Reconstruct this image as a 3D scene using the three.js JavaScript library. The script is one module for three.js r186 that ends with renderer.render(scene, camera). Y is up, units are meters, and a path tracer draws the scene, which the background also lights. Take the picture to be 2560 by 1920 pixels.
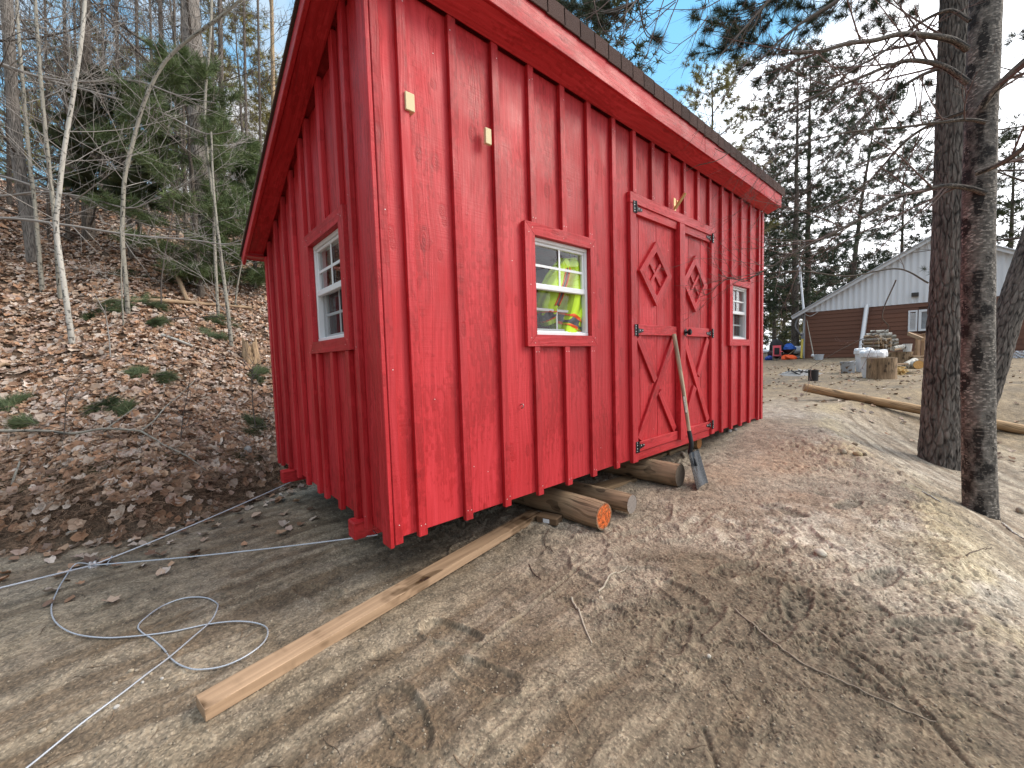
import * as THREE from 'three';

// ------------------------------------------------------------------ camera, sky, sun, exposure
const scene = new THREE.Scene();
const D2R = Math.PI / 180;
const CAM = new THREE.Vector3(-0.7503, 0.8333, 1.7172);
const camera = new THREE.PerspectiveCamera(86.749, 4 / 3, 0.05, 600);
camera.position.copy(CAM);
camera.rotation.order = 'YXZ';
camera.rotation.set(-3.543 * D2R, -41.272 * D2R, -1.737 * D2R);
camera.updateMatrixWorld(true);
scene.add(camera);

const renderer = new THREE.WebGLRenderer({ antialias: true });
renderer.setSize(1024, 768);
renderer.toneMapping = THREE.LinearToneMapping;
renderer.toneMappingExposure = 1.38;
renderer.shadowMap.enabled = true;
renderer.shadowMap.type = THREE.PCFSoftShadowMap;

// ---- noise
function hash2(x, y, s) {
  let h = Math.imul(x | 0, 374761393) ^ Math.imul(y | 0, 668265263) ^ Math.imul(s | 0, 2147483647 - 97);
  h = Math.imul(h ^ (h >>> 13), 1274126177); h ^= h >>> 16;
  h = Math.imul(h, 2246822519); h ^= h >>> 13;
  return (h >>> 0) / 4294967296;
}
function vnoise(x, y, s = 0, px = 0, py = 0) {
  let xi = Math.floor(x), yi = Math.floor(y);
  const fx = x - xi, fy = y - yi;
  const u = fx * fx * fx * (fx * (fx * 6 - 15) + 10), v = fy * fy * fy * (fy * (fy * 6 - 15) + 10);
  let x1 = xi + 1, y1 = yi + 1;
  if (px) { xi = ((xi % px) + px) % px; x1 = ((x1 % px) + px) % px; }
  if (py) { yi = ((yi % py) + py) % py; y1 = ((y1 % py) + py) % py; }
  const a = hash2(xi, yi, s), b = hash2(x1, yi, s), c = hash2(xi, y1, s), d = hash2(x1, y1, s);
  return a + (b - a) * u + (c - a) * v + (a - b - c + d) * u * v;
}
// period p (lattice cells) keeps a texture tileable
function fbm(x, y, oct = 4, s = 0, px = 0, py = 0) {
  let a = 0.5, t = 0, n = 0;
  for (let i = 0; i < oct; i++) { t += a * vnoise(x, y, s + i * 17, px, py); n += a; a *= 0.5; x *= 2; y *= 2; px *= 2; py *= 2; }
  return t / n;
}
function rnd(seed) { let a = seed >>> 0; return () => { a = (a + 0x6D2B79F5) | 0; let t = Math.imul(a ^ (a >>> 15), 1 | a); t = (t + Math.imul(t ^ (t >>> 7), 61 | t)) ^ t; return ((t ^ (t >>> 14)) >>> 0) / 4294967296; }; }
const clamp = (x, a = 0, b = 1) => x < a ? a : x > b ? b : x;
const lerp = (a, b, t) => a + (b - a) * t;
const sst = (a, b, x) => { const t = clamp((x - a) / (b - a)); return t * t * (3 - 2 * t); };
const V = (x, y, z) => new THREE.Vector3(x, y, z);

// ---- rays through a point of the picture, used to find where real things stand
const FPX = 1016.08;
const camQ = camera.quaternion.clone();
function ray(u, v) { return V((u - 1280) / FPX, -(v - 960) / FPX, -1).applyQuaternion(camQ); }
function at(u, v, dep) { return ray(u, v).multiplyScalar(dep).add(CAM); }
function onY(u, v, y) { const d = ray(u, v); return d.multiplyScalar((y - CAM.y) / d.y).add(CAM); }
function onZ(u, v, z) { const d = ray(u, v); return d.multiplyScalar((z - CAM.z) / d.z).add(CAM); }

// ---- sky: broken cloud, blue overhead, the brightest cloud on the sun's side
const SUN = V(0.70, 0.62, 0.48).normalize();
{
  const SW = 1024, SH = 512, data = new Float32Array(SW * SH * 4);
  const blueDir = ray(1560, 60).normalize(), whiteDir = ray(2150, 250).normalize();
  for (let j = 0; j < SH; j++) for (let i = 0; i < SW; i++) {
    const th = ((j + 0.5) / SH - 0.5) * Math.PI, ph = ((i + 0.5) / SW - 0.5) * 2 * Math.PI;
    const d = V(Math.cos(th) * Math.cos(ph), Math.sin(th), Math.cos(th) * Math.sin(ph));
    const y = Math.max(d.y, 0), k = 1.6 / (y + 0.22);
    const px = d.x * k, pz = d.z * k;
    const w = fbm(px * 0.9 + 7, pz * 0.9 + 3, 3, 5);
    let c = fbm(px * 1.3 + w * 1.6 + 11, pz * 0.8 + w + 5, 6, 9);
    const wis = fbm(px * 2.2 + pz * 1.6 + 40, pz * 4.5 - px * 3 + w * 3, 5, 21);
    const ab = Math.max(0, d.dot(blueDir)), aw = Math.max(0, d.dot(whiteDir)), as = Math.max(0, d.dot(SUN));
    let cov = 0.55 + 1.9 * (c - 0.5) - 0.95 * sst(0.90, 0.995, ab) + 0.75 * sst(0.90, 0.99, aw) + 0.5 * (wis - 0.45);
    cov += 0.45 * (1 - sst(0.0, 0.35, d.y));
    cov = sst(0.12, 0.85, cov);
    const zen = sst(0.0, 0.85, d.y);
    const bl = [lerp(0.34, 0.16, zen), lerp(0.66, 0.46, zen), lerp(0.88, 0.80, zen)];
    const lum = (0.78 + 0.55 * c) * (0.27 + 0.16 * sst(-0.9, 0.5, d.dot(SUN)) + 0.50 * sst(0.1, 0.95, d.y) + 1.45 * Math.pow(as, 2.2) + 0.60 * sst(0.45, 0.98, aw));
    const cl = [lum * 1.0, lum * 1.01, lum * 1.04];
    const o = (j * SW + i) * 4, dim = d.y < 0 ? lerp(1, 0.25, sst(0, -0.25, d.y)) : 1;
    for (let q = 0; q < 3; q++) data[o + q] = lerp(bl[q] * (0.85 + 0.35 * as), cl[q], cov) * dim;
    data[o + 3] = 1;
  }
  const sky = new THREE.DataTexture(data, SW, SH, THREE.RGBAFormat, THREE.FloatType);
  sky.mapping = THREE.EquirectangularReflectionMapping;
  sky.magFilter = THREE.LinearFilter; sky.minFilter = THREE.LinearFilter; sky.wrapS = THREE.RepeatWrapping;
  sky.needsUpdate = true;
  scene.background = sky; scene.environment = sky;
}
const sun = new THREE.DirectionalLight(0xfff0dc, 1.9);
sun.position.copy(SUN).multiplyScalar(60);
sun.target.position.set(2, 0, 0);
sun.castShadow = true;
sun.shadow.radius = 42;
sun.shadow.mapSize.set(2048, 2048);
sun.shadow.bias = -0.0005;
Object.assign(sun.shadow.camera, { left: -30, right: 30, top: 30, bottom: -30, near: 1, far: 160 });
scene.add(sun, sun.target);

// ------------------------------------------------------------------ building tools
const used = {};
function numbered(n) { used[n] = (used[n] ?? -1) + 1; return used[n] ? n + '_' + String(used[n]).padStart(3, '0') : n; }
function tag(o, label, category, group, kind) {
  if (label) o.userData.label = label;
  if (category) o.userData.category = category;
  if (group) o.userData.group = group;
  if (kind) o.userData.kind = kind;
  return o;
}
function thing(name, label, category, base, group) {
  const o = new THREE.Group(); o.name = numbered(name); scene.add(o);
  o.position.copy(base || V(0, 0, 0)); o.org = o.position.clone();
  return tag(o, label, category, group);
}
function part(name, parent, label) { const o = new THREE.Group(); o.name = name; parent.add(o); o.org = parent.org; if (label) o.userData.label = label; return o; }

// mesh builder in world coordinates; build() makes ONE named mesh under a parent
class MB {
  constructor() { this.p = []; this.n = []; this.t = []; this.c = []; this.i = []; this.useC = false; }
  get nv() { return this.p.length / 3; }
  vert(x, y, z, nx, ny, nz, u, v) { this.p.push(x, y, z); this.n.push(nx, ny, nz); this.t.push(u, v); if (this.useC) this.c.push(this.cr, this.cg, this.cb); return this.p.length / 3 - 1; }
  color(r, g, b) { this.useC = true; this.cr = r; this.cg = g; this.cb = b; return this; }
  tri(a, b, c, uv) {
    const ux = b.x - a.x, uy = b.y - a.y, uz = b.z - a.z, vx = c.x - a.x, vy = c.y - a.y, vz = c.z - a.z;
    let nx = uy * vz - uz * vy, ny = uz * vx - ux * vz, nz = ux * vy - uy * vx; const l = Math.hypot(nx, ny, nz) || 1; nx /= l; ny /= l; nz /= l;
    const k = this.nv; const q = uv || [0, 0, 1, 0, 0, 1];
    this.vert(a.x, a.y, a.z, nx, ny, nz, q[0], q[1]); this.vert(b.x, b.y, b.z, nx, ny, nz, q[2], q[3]); this.vert(c.x, c.y, c.z, nx, ny, nz, q[4], q[5]);
    this.i.push(k, k + 1, k + 2);
  }
  quad(a, b, c, d, uv) { const q = uv || [0, 0, 1, 0, 1, 1, 0, 1]; this.tri(a, b, c, [q[0], q[1], q[2], q[3], q[4], q[5]]); this.tri(a, c, d, [q[0], q[1], q[4], q[5], q[6], q[7]]); }
  // box with chamfered edges; grain runs along `axis`; uv in metres
  box(c, s, o = {}) {
    const ch = Math.min(o.ch ?? 0.003, s[0] * 0.45, s[1] * 0.45, s[2] * 0.45), h = [s[0] / 2, s[1] / 2, s[2] / 2];
    const ax = o.axis ?? 1, uo = o.uo ?? 0, vo = o.vo ?? 0, m = o.m, cc = Array.isArray(c) ? V(...c) : c;
    const pt = (sx, sy, sz, f) => { const q = [sx * h[0], sy * h[1], sz * h[2]], g = [sx, sy, sz]; for (let k = 0; k < 3; k++) if (k !== f) q[k] -= g[k] * ch; return q; };
    const face = (L) => {
      const P = L.map(q => { const v = V(q[0], q[1], q[2]); if (m) v.applyMatrix4(m); return v.add(cc); });
      // order by outward side
      const ctr = V(0, 0, 0); for (const q of L) ctr.add(V(q[0], q[1], q[2])); if (m) ctr.applyMatrix4(m.clone().setPosition(0, 0, 0));
      const nn = V().crossVectors(P[1].clone().sub(P[0]), P[2].clone().sub(P[0]));
      let idx = L.map((_, k) => k); if (nn.dot(ctr) < 0) idx.reverse();
      const n0 = [0, 0, 0]; for (const q of L) for (let k = 0; k < 3; k++) n0[k] += Math.abs(q[k]) > h[k] - 1e-9 ? Math.sign(q[k]) : 0;
      const dom = [0, 1, 2].reduce((a, b) => Math.abs(n0[b]) > Math.abs(n0[a]) ? b : a, 0);
      const oth = [0, 1, 2].filter(k => k !== ax);
      const uvf = q => { const vv = q[ax] + vo; let uu; if (dom === ax) return [q[oth[0]] + uo, q[oth[1]] + vo]; uu = dom === oth[0] ? q[oth[1]] + h[oth[0]] * Math.sign(q[oth[0]]) : q[oth[0]]; return [uu + uo, vv]; };
      if (L.length === 4) this.quad(P[idx[0]], P[idx[1]], P[idx[2]], P[idx[3]], idx.flatMap(k => uvf(L[k])));
      else this.tri(P[idx[0]], P[idx[1]], P[idx[2]], idx.flatMap(k => uvf(L[k])));
    };
    for (let f = 0; f < 3; f++) for (const g of [-1, 1]) {
      const a = (f + 1) % 3, b = (f + 2) % 3, mk = (sa, sb) => { const q = [0, 0, 0]; q[f] = g; q[a] = sa; q[b] = sb; return pt(...q, f); };
      face([mk(-1, -1), mk(1, -1), mk(1, 1), mk(-1, 1)]);
    }
    if (ch > 1e-5) {
      for (let f = 0; f < 3; f++) for (const sa of [-1, 1]) for (const sb of [-1, 1]) {
        const a = (f + 1) % 3, b = (f + 2) % 3, mk = (sf, wf) => { const q = [0, 0, 0]; q[f] = sf; q[a] = sa; q[b] = sb; return pt(...q, wf); };
        face([mk(-1, a), mk(1, a), mk(1, b), mk(-1, b)]);
      }
      for (const x of [-1, 1]) for (const y of [-1, 1]) for (const z of [-1, 1]) face([pt(x, y, z, 0), pt(x, y, z, 1), pt(x, y, z, 2)]);
    }
    return this;
  }
  // smooth tube along points; radii per point; rf(angle, s) scales the radius
  tube(pts, rad, sides = 6, o = {}) {
    const n = pts.length, k0 = this.nv; let L = 0; const T = V(), N = V(), B = V(), prev = V();
    const vs = o.vs ?? 1, us = o.us ?? 1;
    for (let a = 0; a < n; a++) {
      if (a) L += pts[a].distanceTo(pts[a - 1]);
      T.copy(pts[Math.min(a + 1, n - 1)]).sub(pts[Math.max(a - 1, 0)]).normalize();
      if (a === 0) { N.set(0, 1, 0); if (Math.abs(T.y) > 0.9) N.set(1, 0, 0); if (o.up) N.copy(o.up); }
      N.addScaledVector(T, -N.dot(T)).normalize(); B.crossVectors(T, N);
      const r = Array.isArray(rad) ? rad[a] : rad;
      for (let b = 0; b <= sides; b++) {
        const an = b / sides * Math.PI * 2, cx = Math.cos(an), sx = Math.sin(an);
        let rr = r; if (o.rf) rr *= o.rf(b % sides / sides * Math.PI * 2, L, a);
        const ex = o.flat ? cx : cx, ey = o.flat ? sx * o.flat : sx;
        const nx = N.x * ex + B.x * ey, ny = N.y * ex + B.y * ey, nz = N.z * ex + B.z * ey;
        if (o.cf) { const c = o.cf(an, L, a); this.color(c[0], c[1], c[2]); }
        this.vert(pts[a].x + nx * rr, pts[a].y + ny * rr, pts[a].z + nz * rr, N.x * cx + B.x * sx, N.y * cx + B.y * sx, N.z * cx + B.z * sx, (o.uo ?? 0) + b / sides * us, (o.vo ?? 0) + L * vs);
      }
    }
    const w = sides + 1;
    for (let a = 0; a < n - 1; a++) for (let b = 0; b < sides; b++) {
      const p = k0 + a * w + b; this.i.push(p, p + 1, p + w + 1, p, p + w + 1, p + w);
    }
    if (o.rf) this.smoothFrom(k0, w, n);
    const capAt = (a, sgn) => {
      const c = pts[a]; T.copy(pts[Math.min(a + 1, n - 1)]).sub(pts[Math.max(a - 1, 0)]).normalize().multiplyScalar(sgn);
      const kc = this.vert(c.x, c.y, c.z, T.x, T.y, T.z, 0.5, 0.5), ring = [];
      for (let b = 0; b <= sides; b++) { const q = (k0 + a * w + b) * 3; const an = b / sides * Math.PI * 2; ring.push(this.vert(this.p[q], this.p[q + 1], this.p[q + 2], T.x, T.y, T.z, 0.5 + 0.5 * Math.cos(an), 0.5 + 0.5 * Math.sin(an))); }
      for (let b = 0; b < sides; b++) sgn > 0 ? this.i.push(kc, ring[b], ring[b + 1]) : this.i.push(kc, ring[b + 1], ring[b]);
    };
    if (o.cap0) capAt(0, -1); if (o.cap1) capAt(n - 1, 1);
    return this;
  }
  smoothFrom(k0, w, n) {   // normals of a (n x w) grid whose last column repeats the first
    const P = (a, b) => { const q = (k0 + a * w + ((b % (w - 1)) + (w - 1)) % (w - 1)) * 3; return V(this.p[q], this.p[q + 1], this.p[q + 2]); };
    for (let a = 0; a < n; a++) for (let b = 0; b < w; b++) {
      const dv = P(Math.min(a + 1, n - 1), b).sub(P(Math.max(a - 1, 0), b)), du = P(a, b + 1).sub(P(a, b - 1));
      const nn = du.cross(dv).normalize(), q = (k0 + a * w + b) * 3; this.n[q] = nn.x; this.n[q + 1] = nn.y; this.n[q + 2] = nn.z;
    }
  }
  // surface of revolution about a vertical axis: profile [[r, y], ...]
  lathe(c, prof, sides = 20, o = {}) {
    const k0 = this.nv; let L = 0;
    for (let a = 0; a < prof.length; a++) {
      if (a) L += Math.hypot(prof[a][0] - prof[a - 1][0], prof[a][1] - prof[a - 1][1]);
      const p0 = prof[Math.max(a - 1, 0)], p1 = prof[Math.min(a + 1, prof.length - 1)];
      let nr = p1[1] - p0[1], ny = -(p1[0] - p0[0]); const l = Math.hypot(nr, ny) || 1; nr /= l; ny /= l;
      for (let b = 0; b <= sides; b++) { const an = b / sides * 2 * Math.PI, x = Math.cos(an), z = Math.sin(an); const r = prof[a][0] * (o.rf ? o.rf(an, prof[a][1]) : 1); this.vert(c.x + r * x, c.y + prof[a][1], c.z + r * z, nr * x, ny, nr * z, b / sides * (o.us ?? 1), L * (o.vs ?? 1)); }
    }
    const w = sides + 1;
    for (let a = 0; a < prof.length - 1; a++) for (let b = 0; b < sides; b++) { const p = k0 + a * w + b; this.i.push(p, p + w + 1, p + 1, p, p + w, p + w + 1); }
    return this;
  }
  // grid surface f(s, t) -> Vector3
  grid(f, ns, nt, o = {}) {
    const k0 = this.nv;
    for (let a = 0; a <= ns; a++) for (let b = 0; b <= nt; b++) {
      const s = a / ns, t = b / nt, e = 1e-3, p = f(s, t), du = f(Math.min(s + e, 1), t).sub(f(Math.max(s - e, 0), t)), dv = f(s, Math.min(t + e, 1)).sub(f(s, Math.max(t - e, 0)));
      const n = du.cross(dv).normalize(); this.vert(p.x, p.y, p.z, n.x, n.y, n.z, s * (o.us ?? 1), t * (o.vs ?? 1));
    }
    for (let a = 0; a < ns; a++) for (let b = 0; b < nt; b++) { const p = k0 + a * (nt + 1) + b; this.i.push(p, p + nt + 1, p + nt + 2, p, p + nt + 2, p + 1); }
    return this;
  }
  geo(org) {
    const g = new THREE.BufferGeometry(), p = new Float32Array(this.p);
    if (org) for (let k = 0; k < p.length; k += 3) { p[k] -= org.x; p[k + 1] -= org.y; p[k + 2] -= org.z; }
    g.setAttribute('position', new THREE.BufferAttribute(p, 3)); g.setAttribute('normal', new THREE.BufferAttribute(new Float32Array(this.n), 3)); g.setAttribute('uv', new THREE.BufferAttribute(new Float32Array(this.t), 2));
    if (this.useC) g.setAttribute('color', new THREE.BufferAttribute(new Float32Array(this.c), 3));
    g.setIndex(new THREE.BufferAttribute(new Uint32Array(this.i), 1));
    return g;
  }
  build(name, mat, parent, label) {
    const top = !parent;
    const m = new THREE.Mesh(this.geo(top ? null : parent.org), mat); m.castShadow = m.receiveShadow = true;
    m.name = top ? numbered(name) : name; (parent || scene).add(m); m.org = top ? V(0, 0, 0) : parent.org; if (label) m.userData.label = label; return m;
  }
}
function inst(name, geo, mat, mats, cols, parent) {
  const m = new THREE.InstancedMesh(geo, mat, mats.length); mats.forEach((q, k) => m.setMatrixAt(k, q));
  if (cols) cols.forEach((c, k) => m.setColorAt(k, c));
  m.castShadow = m.receiveShadow = true; m.name = parent ? name : numbered(name); m.userData.kind = 'stuff'; (parent || scene).add(m); return m;
}
const M4 = () => new THREE.Matrix4();
function basis(x, y, z, p) { const m = M4().makeBasis(x, y, z); if (p) m.setPosition(p); return m; }
// frame whose x axis runs along d
function frameX(d, up = V(0, 1, 0)) { const x = d.clone().normalize(), z = V().crossVectors(x, up).normalize(), y = V().crossVectors(z, x); return basis(x, y, z); }
function spline(P, n) { return new THREE.CatmullRomCurve3(P, false, 'centripetal').getPoints(n); }

// ------------------------------------------------------------------ textures
function tex(w, h, f, srgb, rx, ry) {
  const d = new Uint8Array(w * h * 4);
  for (let j = 0; j < h; j++) for (let i = 0; i < w; i++) { const c = f((i + 0.5) / w, (j + 0.5) / h, i, j), o = (j * w + i) * 4; if (typeof c === 'number') { d[o] = d[o + 1] = d[o + 2] = clamp(c) * 255; } else { d[o] = clamp(c[0]) * 255; d[o + 1] = clamp(c[1]) * 255; d[o + 2] = clamp(c[2]) * 255; } d[o + 3] = 255; }
  const t = new THREE.DataTexture(d, w, h, THREE.RGBAFormat); t.wrapS = t.wrapT = THREE.RepeatWrapping; t.magFilter = THREE.LinearFilter; t.minFilter = THREE.LinearMipmapLinearFilter; t.generateMipmaps = true;
  if (srgb) t.colorSpace = THREE.SRGBColorSpace; t.repeat.set(rx, ry); t.needsUpdate = true; return t;
}
const enc = x => x <= 0.0031308 ? 12.92 * x : 1.055 * Math.pow(x, 1 / 2.4) - 0.055;
const lin = (r, g, b) => new THREE.Color().setRGB(r, g, b);

// red stained rough-sawn boards: 1.28 m x 2.56 m of wood
const RW = 768, RH = 1536, redA = new Float32Array(RW * RH), redB = new Float32Array(RW * RH);
{
  const r = rnd(41), knots = [];
  for (let k = 0; k < 30; k++) knots.push([r() * 1.28, r() * 2.56, 0.010 + r() * 0.016, 1.5 + r()]);
  for (let j = 0; j < RH; j++) for (let i = 0; i < RW; i++) {
    const x = (i + 0.5) / RW * 1.28, y = (j + 0.5) / RH * 2.56;
    let kx = 0, kd = 0, ring = 0;
    for (const q of knots) {
      let dx = x - q[0], dy = y - q[1]; if (dx > 0.64) dx -= 1.28; if (dx < -0.64) dx += 1.28; if (dy > 1.28) dy -= 2.56; if (dy < -1.28) dy += 2.56;
      if (Math.abs(dx) > 0.13 || Math.abs(dy) > 0.3) continue;
      const e = Math.hypot(dx, dy / q[3]) / q[2]; kx += Math.sign(dx) * q[2] * Math.exp(-Math.abs(dy) / 0.09) * Math.exp(-Math.abs(dx) / 0.05) * 0.9;
      if (e < 3) { kd = Math.max(kd, e < 1 ? 1 : 0); ring = Math.max(ring, Math.exp(-((e - 1) ** 2) * 14)); if (e < 1) ring = Math.max(ring, 0.5 + 0.5 * Math.sin(e * 18)); }
    }
    const w = fbm(x / 1.28 * 4, y / 2.56 * 4, 3, 3, 4, 4);
    const gx = x - kx + (w - 0.5) * 0.05;
    const rings = 0.5 + 0.5 * Math.sin((gx * 75 + w * 7 + fbm(x / 1.28 * 6, y / 2.56 * 2, 2, 8, 6, 2) * 9) * 2.2);
    const fine = fbm(gx / 1.28 * 200, y / 2.56 * 10, 3, 12, 200, 10);
    const saw = vnoise(x / 1.28 * 10, y / 2.56 * 720, 31, 10, 720) * (0.4 + 0.6 * vnoise(x / 1.28 * 5, y / 2.56 * 12, 77, 5, 12));
    const bl = fbm(x / 1.28 * 7 + w, y / 2.56 * 5, 4, 51, 7, 5);
    const mot = fbm(x / 1.28 * 80, y / 2.56 * 80, 3, 61, 80, 80);
    const pat = sst(0.50, 0.66, bl + (mot - 0.5) * 0.75);
    redA[j * RW + i] = clamp(0.66 + (fine - 0.5) * 0.40 + (rings - 0.5) * 0.16 - pat * 0.24 + (w - 0.5) * 0.5 - kd * 0.15 - ring * 0.16 + (saw - 0.4) * 0.05);
    redB[j * RW + i] = clamp(0.45 + (fine - 0.5) * 0.7 + (saw - 0.4) * 0.24 + (mot - 0.5) * 0.5 * (0.5 + pat) - ring * 0.35);
  }
}
const tRed = tex(RW, RH, (u, v, i, j) => { const a = redA[j * RW + i]; return [enc(lerp(0.26, 0.62, a)), enc(lerp(0.004, 0.034, a * a)), enc(lerp(0.007, 0.046, a * a))]; }, true, 1 / 1.28, 1 / 2.56);
const tRedB = tex(RW, RH, (u, v, i, j) => redB[j * RW + i], false, 1 / 1.28, 1 / 2.56);
const tRedR = tex(256, 512, (u, v) => 0.42 + 0.30 * fbm(u * 14, v * 14, 4, 5, 14, 14), false, 1 / 1.28, 1 / 2.56);
const redM = [[1, 1, 1], [0.9, 0.85, 0.87], [1.08, 1.25, 1.2], [0.97, 0.92, 0.92]].map(c => new THREE.MeshStandardMaterial({ map: tRed, bumpMap: tRedB, bumpScale: 0.0018, roughnessMap: tRedR, roughness: 1, color: lin(...c) }));
// raw sawn softwood 0.5 m x 2 m
const tRaw = tex(256, 1024, (u, v) => { const w = fbm(u * 3, v * 3, 3, 2, 3, 3), g = fbm(u * 60 + w * 3, v * 6, 3, 4, 60, 6), rr = 0.5 + 0.5 * Math.sin((u * 22 + w * 5) * 4), k = sst(0.66, 0.74, fbm(u * 5, v * 9, 2, 9, 5, 9)), st = sst(0.52, 0.72, fbm(u * 3, v * 14, 4, 33, 3, 14)); const a = 0.62 + (g - 0.5) * 0.4 + (rr - 0.5) * 0.14 - k * 0.42 - st * 0.40 + (fbm(u * 2, v * 5, 3, 71, 2, 5) - 0.5) * 0.5; return [enc(lerp(0.12, 0.56, a)), enc(lerp(0.07, 0.38, a)), enc(lerp(0.03, 0.215, a))]; }, true, 2, 0.5);
const tRawB = tex(256, 1024, (u, v) => 0.5 + 0.5 * (fbm(u * 90, v * 8, 3, 4, 90, 8) - 0.5) + 0.25 * (vnoise(u * 4, v * 400, 7, 4, 400) - 0.5), false, 2, 0.5);
const rawM = new THREE.MeshStandardMaterial({ map: tRaw, bumpMap: tRawB, bumpScale: 0.001, roughness: 0.75, color: lin(0.95, 0.93, 1.02) });
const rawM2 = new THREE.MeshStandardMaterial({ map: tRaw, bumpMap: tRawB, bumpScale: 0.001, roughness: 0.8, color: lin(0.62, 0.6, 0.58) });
// weathered log: u round, v metres
const tLog = tex(512, 1024, (u, v) => { const w = fbm(u * 4, v * 3, 3, 2, 4, 3), g = fbm(u * 40 + w * 4, v * 4, 4, 4, 40, 4), cr = sst(0.62, 0.72, fbm(u * 24 + w * 3, v * 2, 3, 14, 24, 2)), b = fbm(u * 4, v * 5, 4, 24, 4, 5), kn = sst(0.70, 0.76, fbm(u * 9, v * 9, 2, 44, 9, 9)); const a = clamp(0.5 + (g - 0.5) * 0.6 - cr * 0.4 + (b - 0.5) * 0.9 - kn * 0.35); return [enc(lerp(0.06, 0.44, a)), enc(lerp(0.036, 0.30, a)), enc(lerp(0.018, 0.178, a))]; }, true, 1, 1);
const tLogB = tex(512, 1024, (u, v) => { const w = fbm(u * 4, v * 3, 3, 2, 4, 3); return 0.6 + 0.5 * (fbm(u * 40 + w * 4, v * 4, 4, 4, 40, 4) - 0.5) - 0.5 * sst(0.62, 0.72, fbm(u * 24 + w * 3, v * 2, 3, 14, 24, 2)); }, false, 1, 1);
const logM = new THREE.MeshStandardMaterial({ map: tLog, bumpMap: tLogB, bumpScale: 0.005, roughness: 0.85 });
// end grain discs: bare, painted orange, greyed
const ringsF = (u, v) => { const r = Math.hypot(u - 0.5, v - 0.5) * 2, a = Math.atan2(v - 0.5, u - 0.5), w = fbm(u * 4, v * 4, 3, 6); return { r, s: 0.5 + 0.5 * Math.sin(r * 60 + w * 7), c: sst(0.80, 0.98, vnoise(a * 3.2 + 20, 3, 9)) * sst(0.05, 0.4, r), w: fbm(u * 14, v * 14, 3, 16) }; };
const tEnd = tex(128, 128, (u, v) => { const q = ringsF(u, v), a = 0.6 + 0.16 * (q.s - 0.5) - q.c * 0.4 + (q.w - 0.5) * 0.4; return [enc(lerp(0.1, 0.5, a)), enc(lerp(0.06, 0.34, a)), enc(lerp(0.03, 0.19, a))]; }, true, 1, 1);
const tEndO = tex(128, 128, (u, v) => { const q = ringsF(u, v), k = sst(0.98, 0.80, q.r + (q.w - 0.5) * 0.3), a = clamp(0.55 + 0.5 * (q.s - 0.5) - q.c * 0.5 + (q.w - 0.5) * 1.3), bare = sst(0.60, 0.80, fbm(u * 9, v * 9, 3, 41)) * 0.6; return [enc(lerp(0.20, lerp(0.85 * a + 0.08, 0.30 * a + 0.05, bare), k)), enc(lerp(0.135, lerp(0.16 * a + 0.02, 0.17 * a + 0.03, bare), k)), enc(lerp(0.08, lerp(0.03 * a, 0.08 * a, bare), k))]; }, true, 1, 1);
const endM = new THREE.MeshStandardMaterial({ map: tEnd, roughness: 0.85 }), endO = new THREE.MeshStandardMaterial({ map: tEndO, roughness: 0.7 }), endG = new THREE.MeshStandardMaterial({ map: tEnd, roughness: 0.8, color: lin(0.75, 0.95, 1.5) });
const endD = new THREE.MeshStandardMaterial({ map: tEnd, roughness: 0.85, color: lin(0.3, 0.33, 0.42) });
// bark: u round, v metres
function cells(x, y, px, py, s) {   // distance to the nearest and the next cell border of a jittered grid
  const xi = Math.floor(x), yi = Math.floor(y); let a = 9, b = 9, id = 0;
  for (let j = -1; j <= 1; j++) for (let i = -1; i <= 1; i++) { let cx = xi + i, cy = yi + j; const hx = px ? ((cx % px) + px) % px : cx, hy = py ? ((cy % py) + py) % py : cy, dx = cx + 0.08 + 0.84 * hash2(hx, hy, s) - x, dy = cy + hash2(hx, hy, s + 1) - y, d = dx * dx + dy * dy; if (d < a) { b = a; a = d; id = hash2(hx, hy, s + 2); } else if (d < b) b = d; }
  return [Math.sqrt(b) - Math.sqrt(a), id];
}
// plated bark: long plates parted by dark cracks; returns plate height 0..1 and the plate's tone
function plates(u, v, nu, nv, pv, s) { const w = fbm(u * 8, v * 6, 3, s, 8, pv ? pv * 6 : 0) - 0.5, q = fbm(u * 40, v * 20, 2, s + 9, 40, pv ? pv * 20 : 0) - 0.5, c = cells(u * nu + w * 0.9 + q * 0.35, v * nv + w * 0.8, nu, pv ? pv * nv : 0, s + 3), c2 = cells(u * nu * 2 + q * 0.5, v * nv * 2.5, nu * 2, pv ? Math.round(pv * nv * 2.5) : 0, s + 7); return [sst(0.02, 0.30, c[0]) * (0.80 + 0.20 * sst(0.0, 0.2, c2[0])), c[1] * 0.65 + c2[1] * 0.35]; }
const tBark = tex(512, 1024, (u, v) => { const P = plates(u, v, 21, 9, 1, 3), fl = fbm(u * 70, v * 30, 3, 8, 70, 30), b = fbm(u * 5, v * 4, 3, 19, 5, 4), a = clamp(0.20 + P[0] * 0.34 + (P[1] - 0.5) * 0.30 * P[0] + (fl - 0.5) * 0.8 + (b - 0.5) * 0.5); return [enc(lerp(0.020, 0.25, a)), enc(lerp(0.016, 0.215, a)), enc(lerp(0.013, 0.185, a))]; }, true, 1, 0.6);
const tBarkB = tex(512, 1024, (u, v) => { const P = plates(u, v, 21, 9, 1, 3); return 0.15 + 0.55 * P[0] + 0.5 * (fbm(u * 50, v * 24, 3, 8, 50, 24) - 0.5); }, false, 1, 0.6);
const barkM = new THREE.MeshStandardMaterial({ map: tBark, bumpMap: tBarkB, bumpScale: 0.012, roughness: 0.95 });
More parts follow.
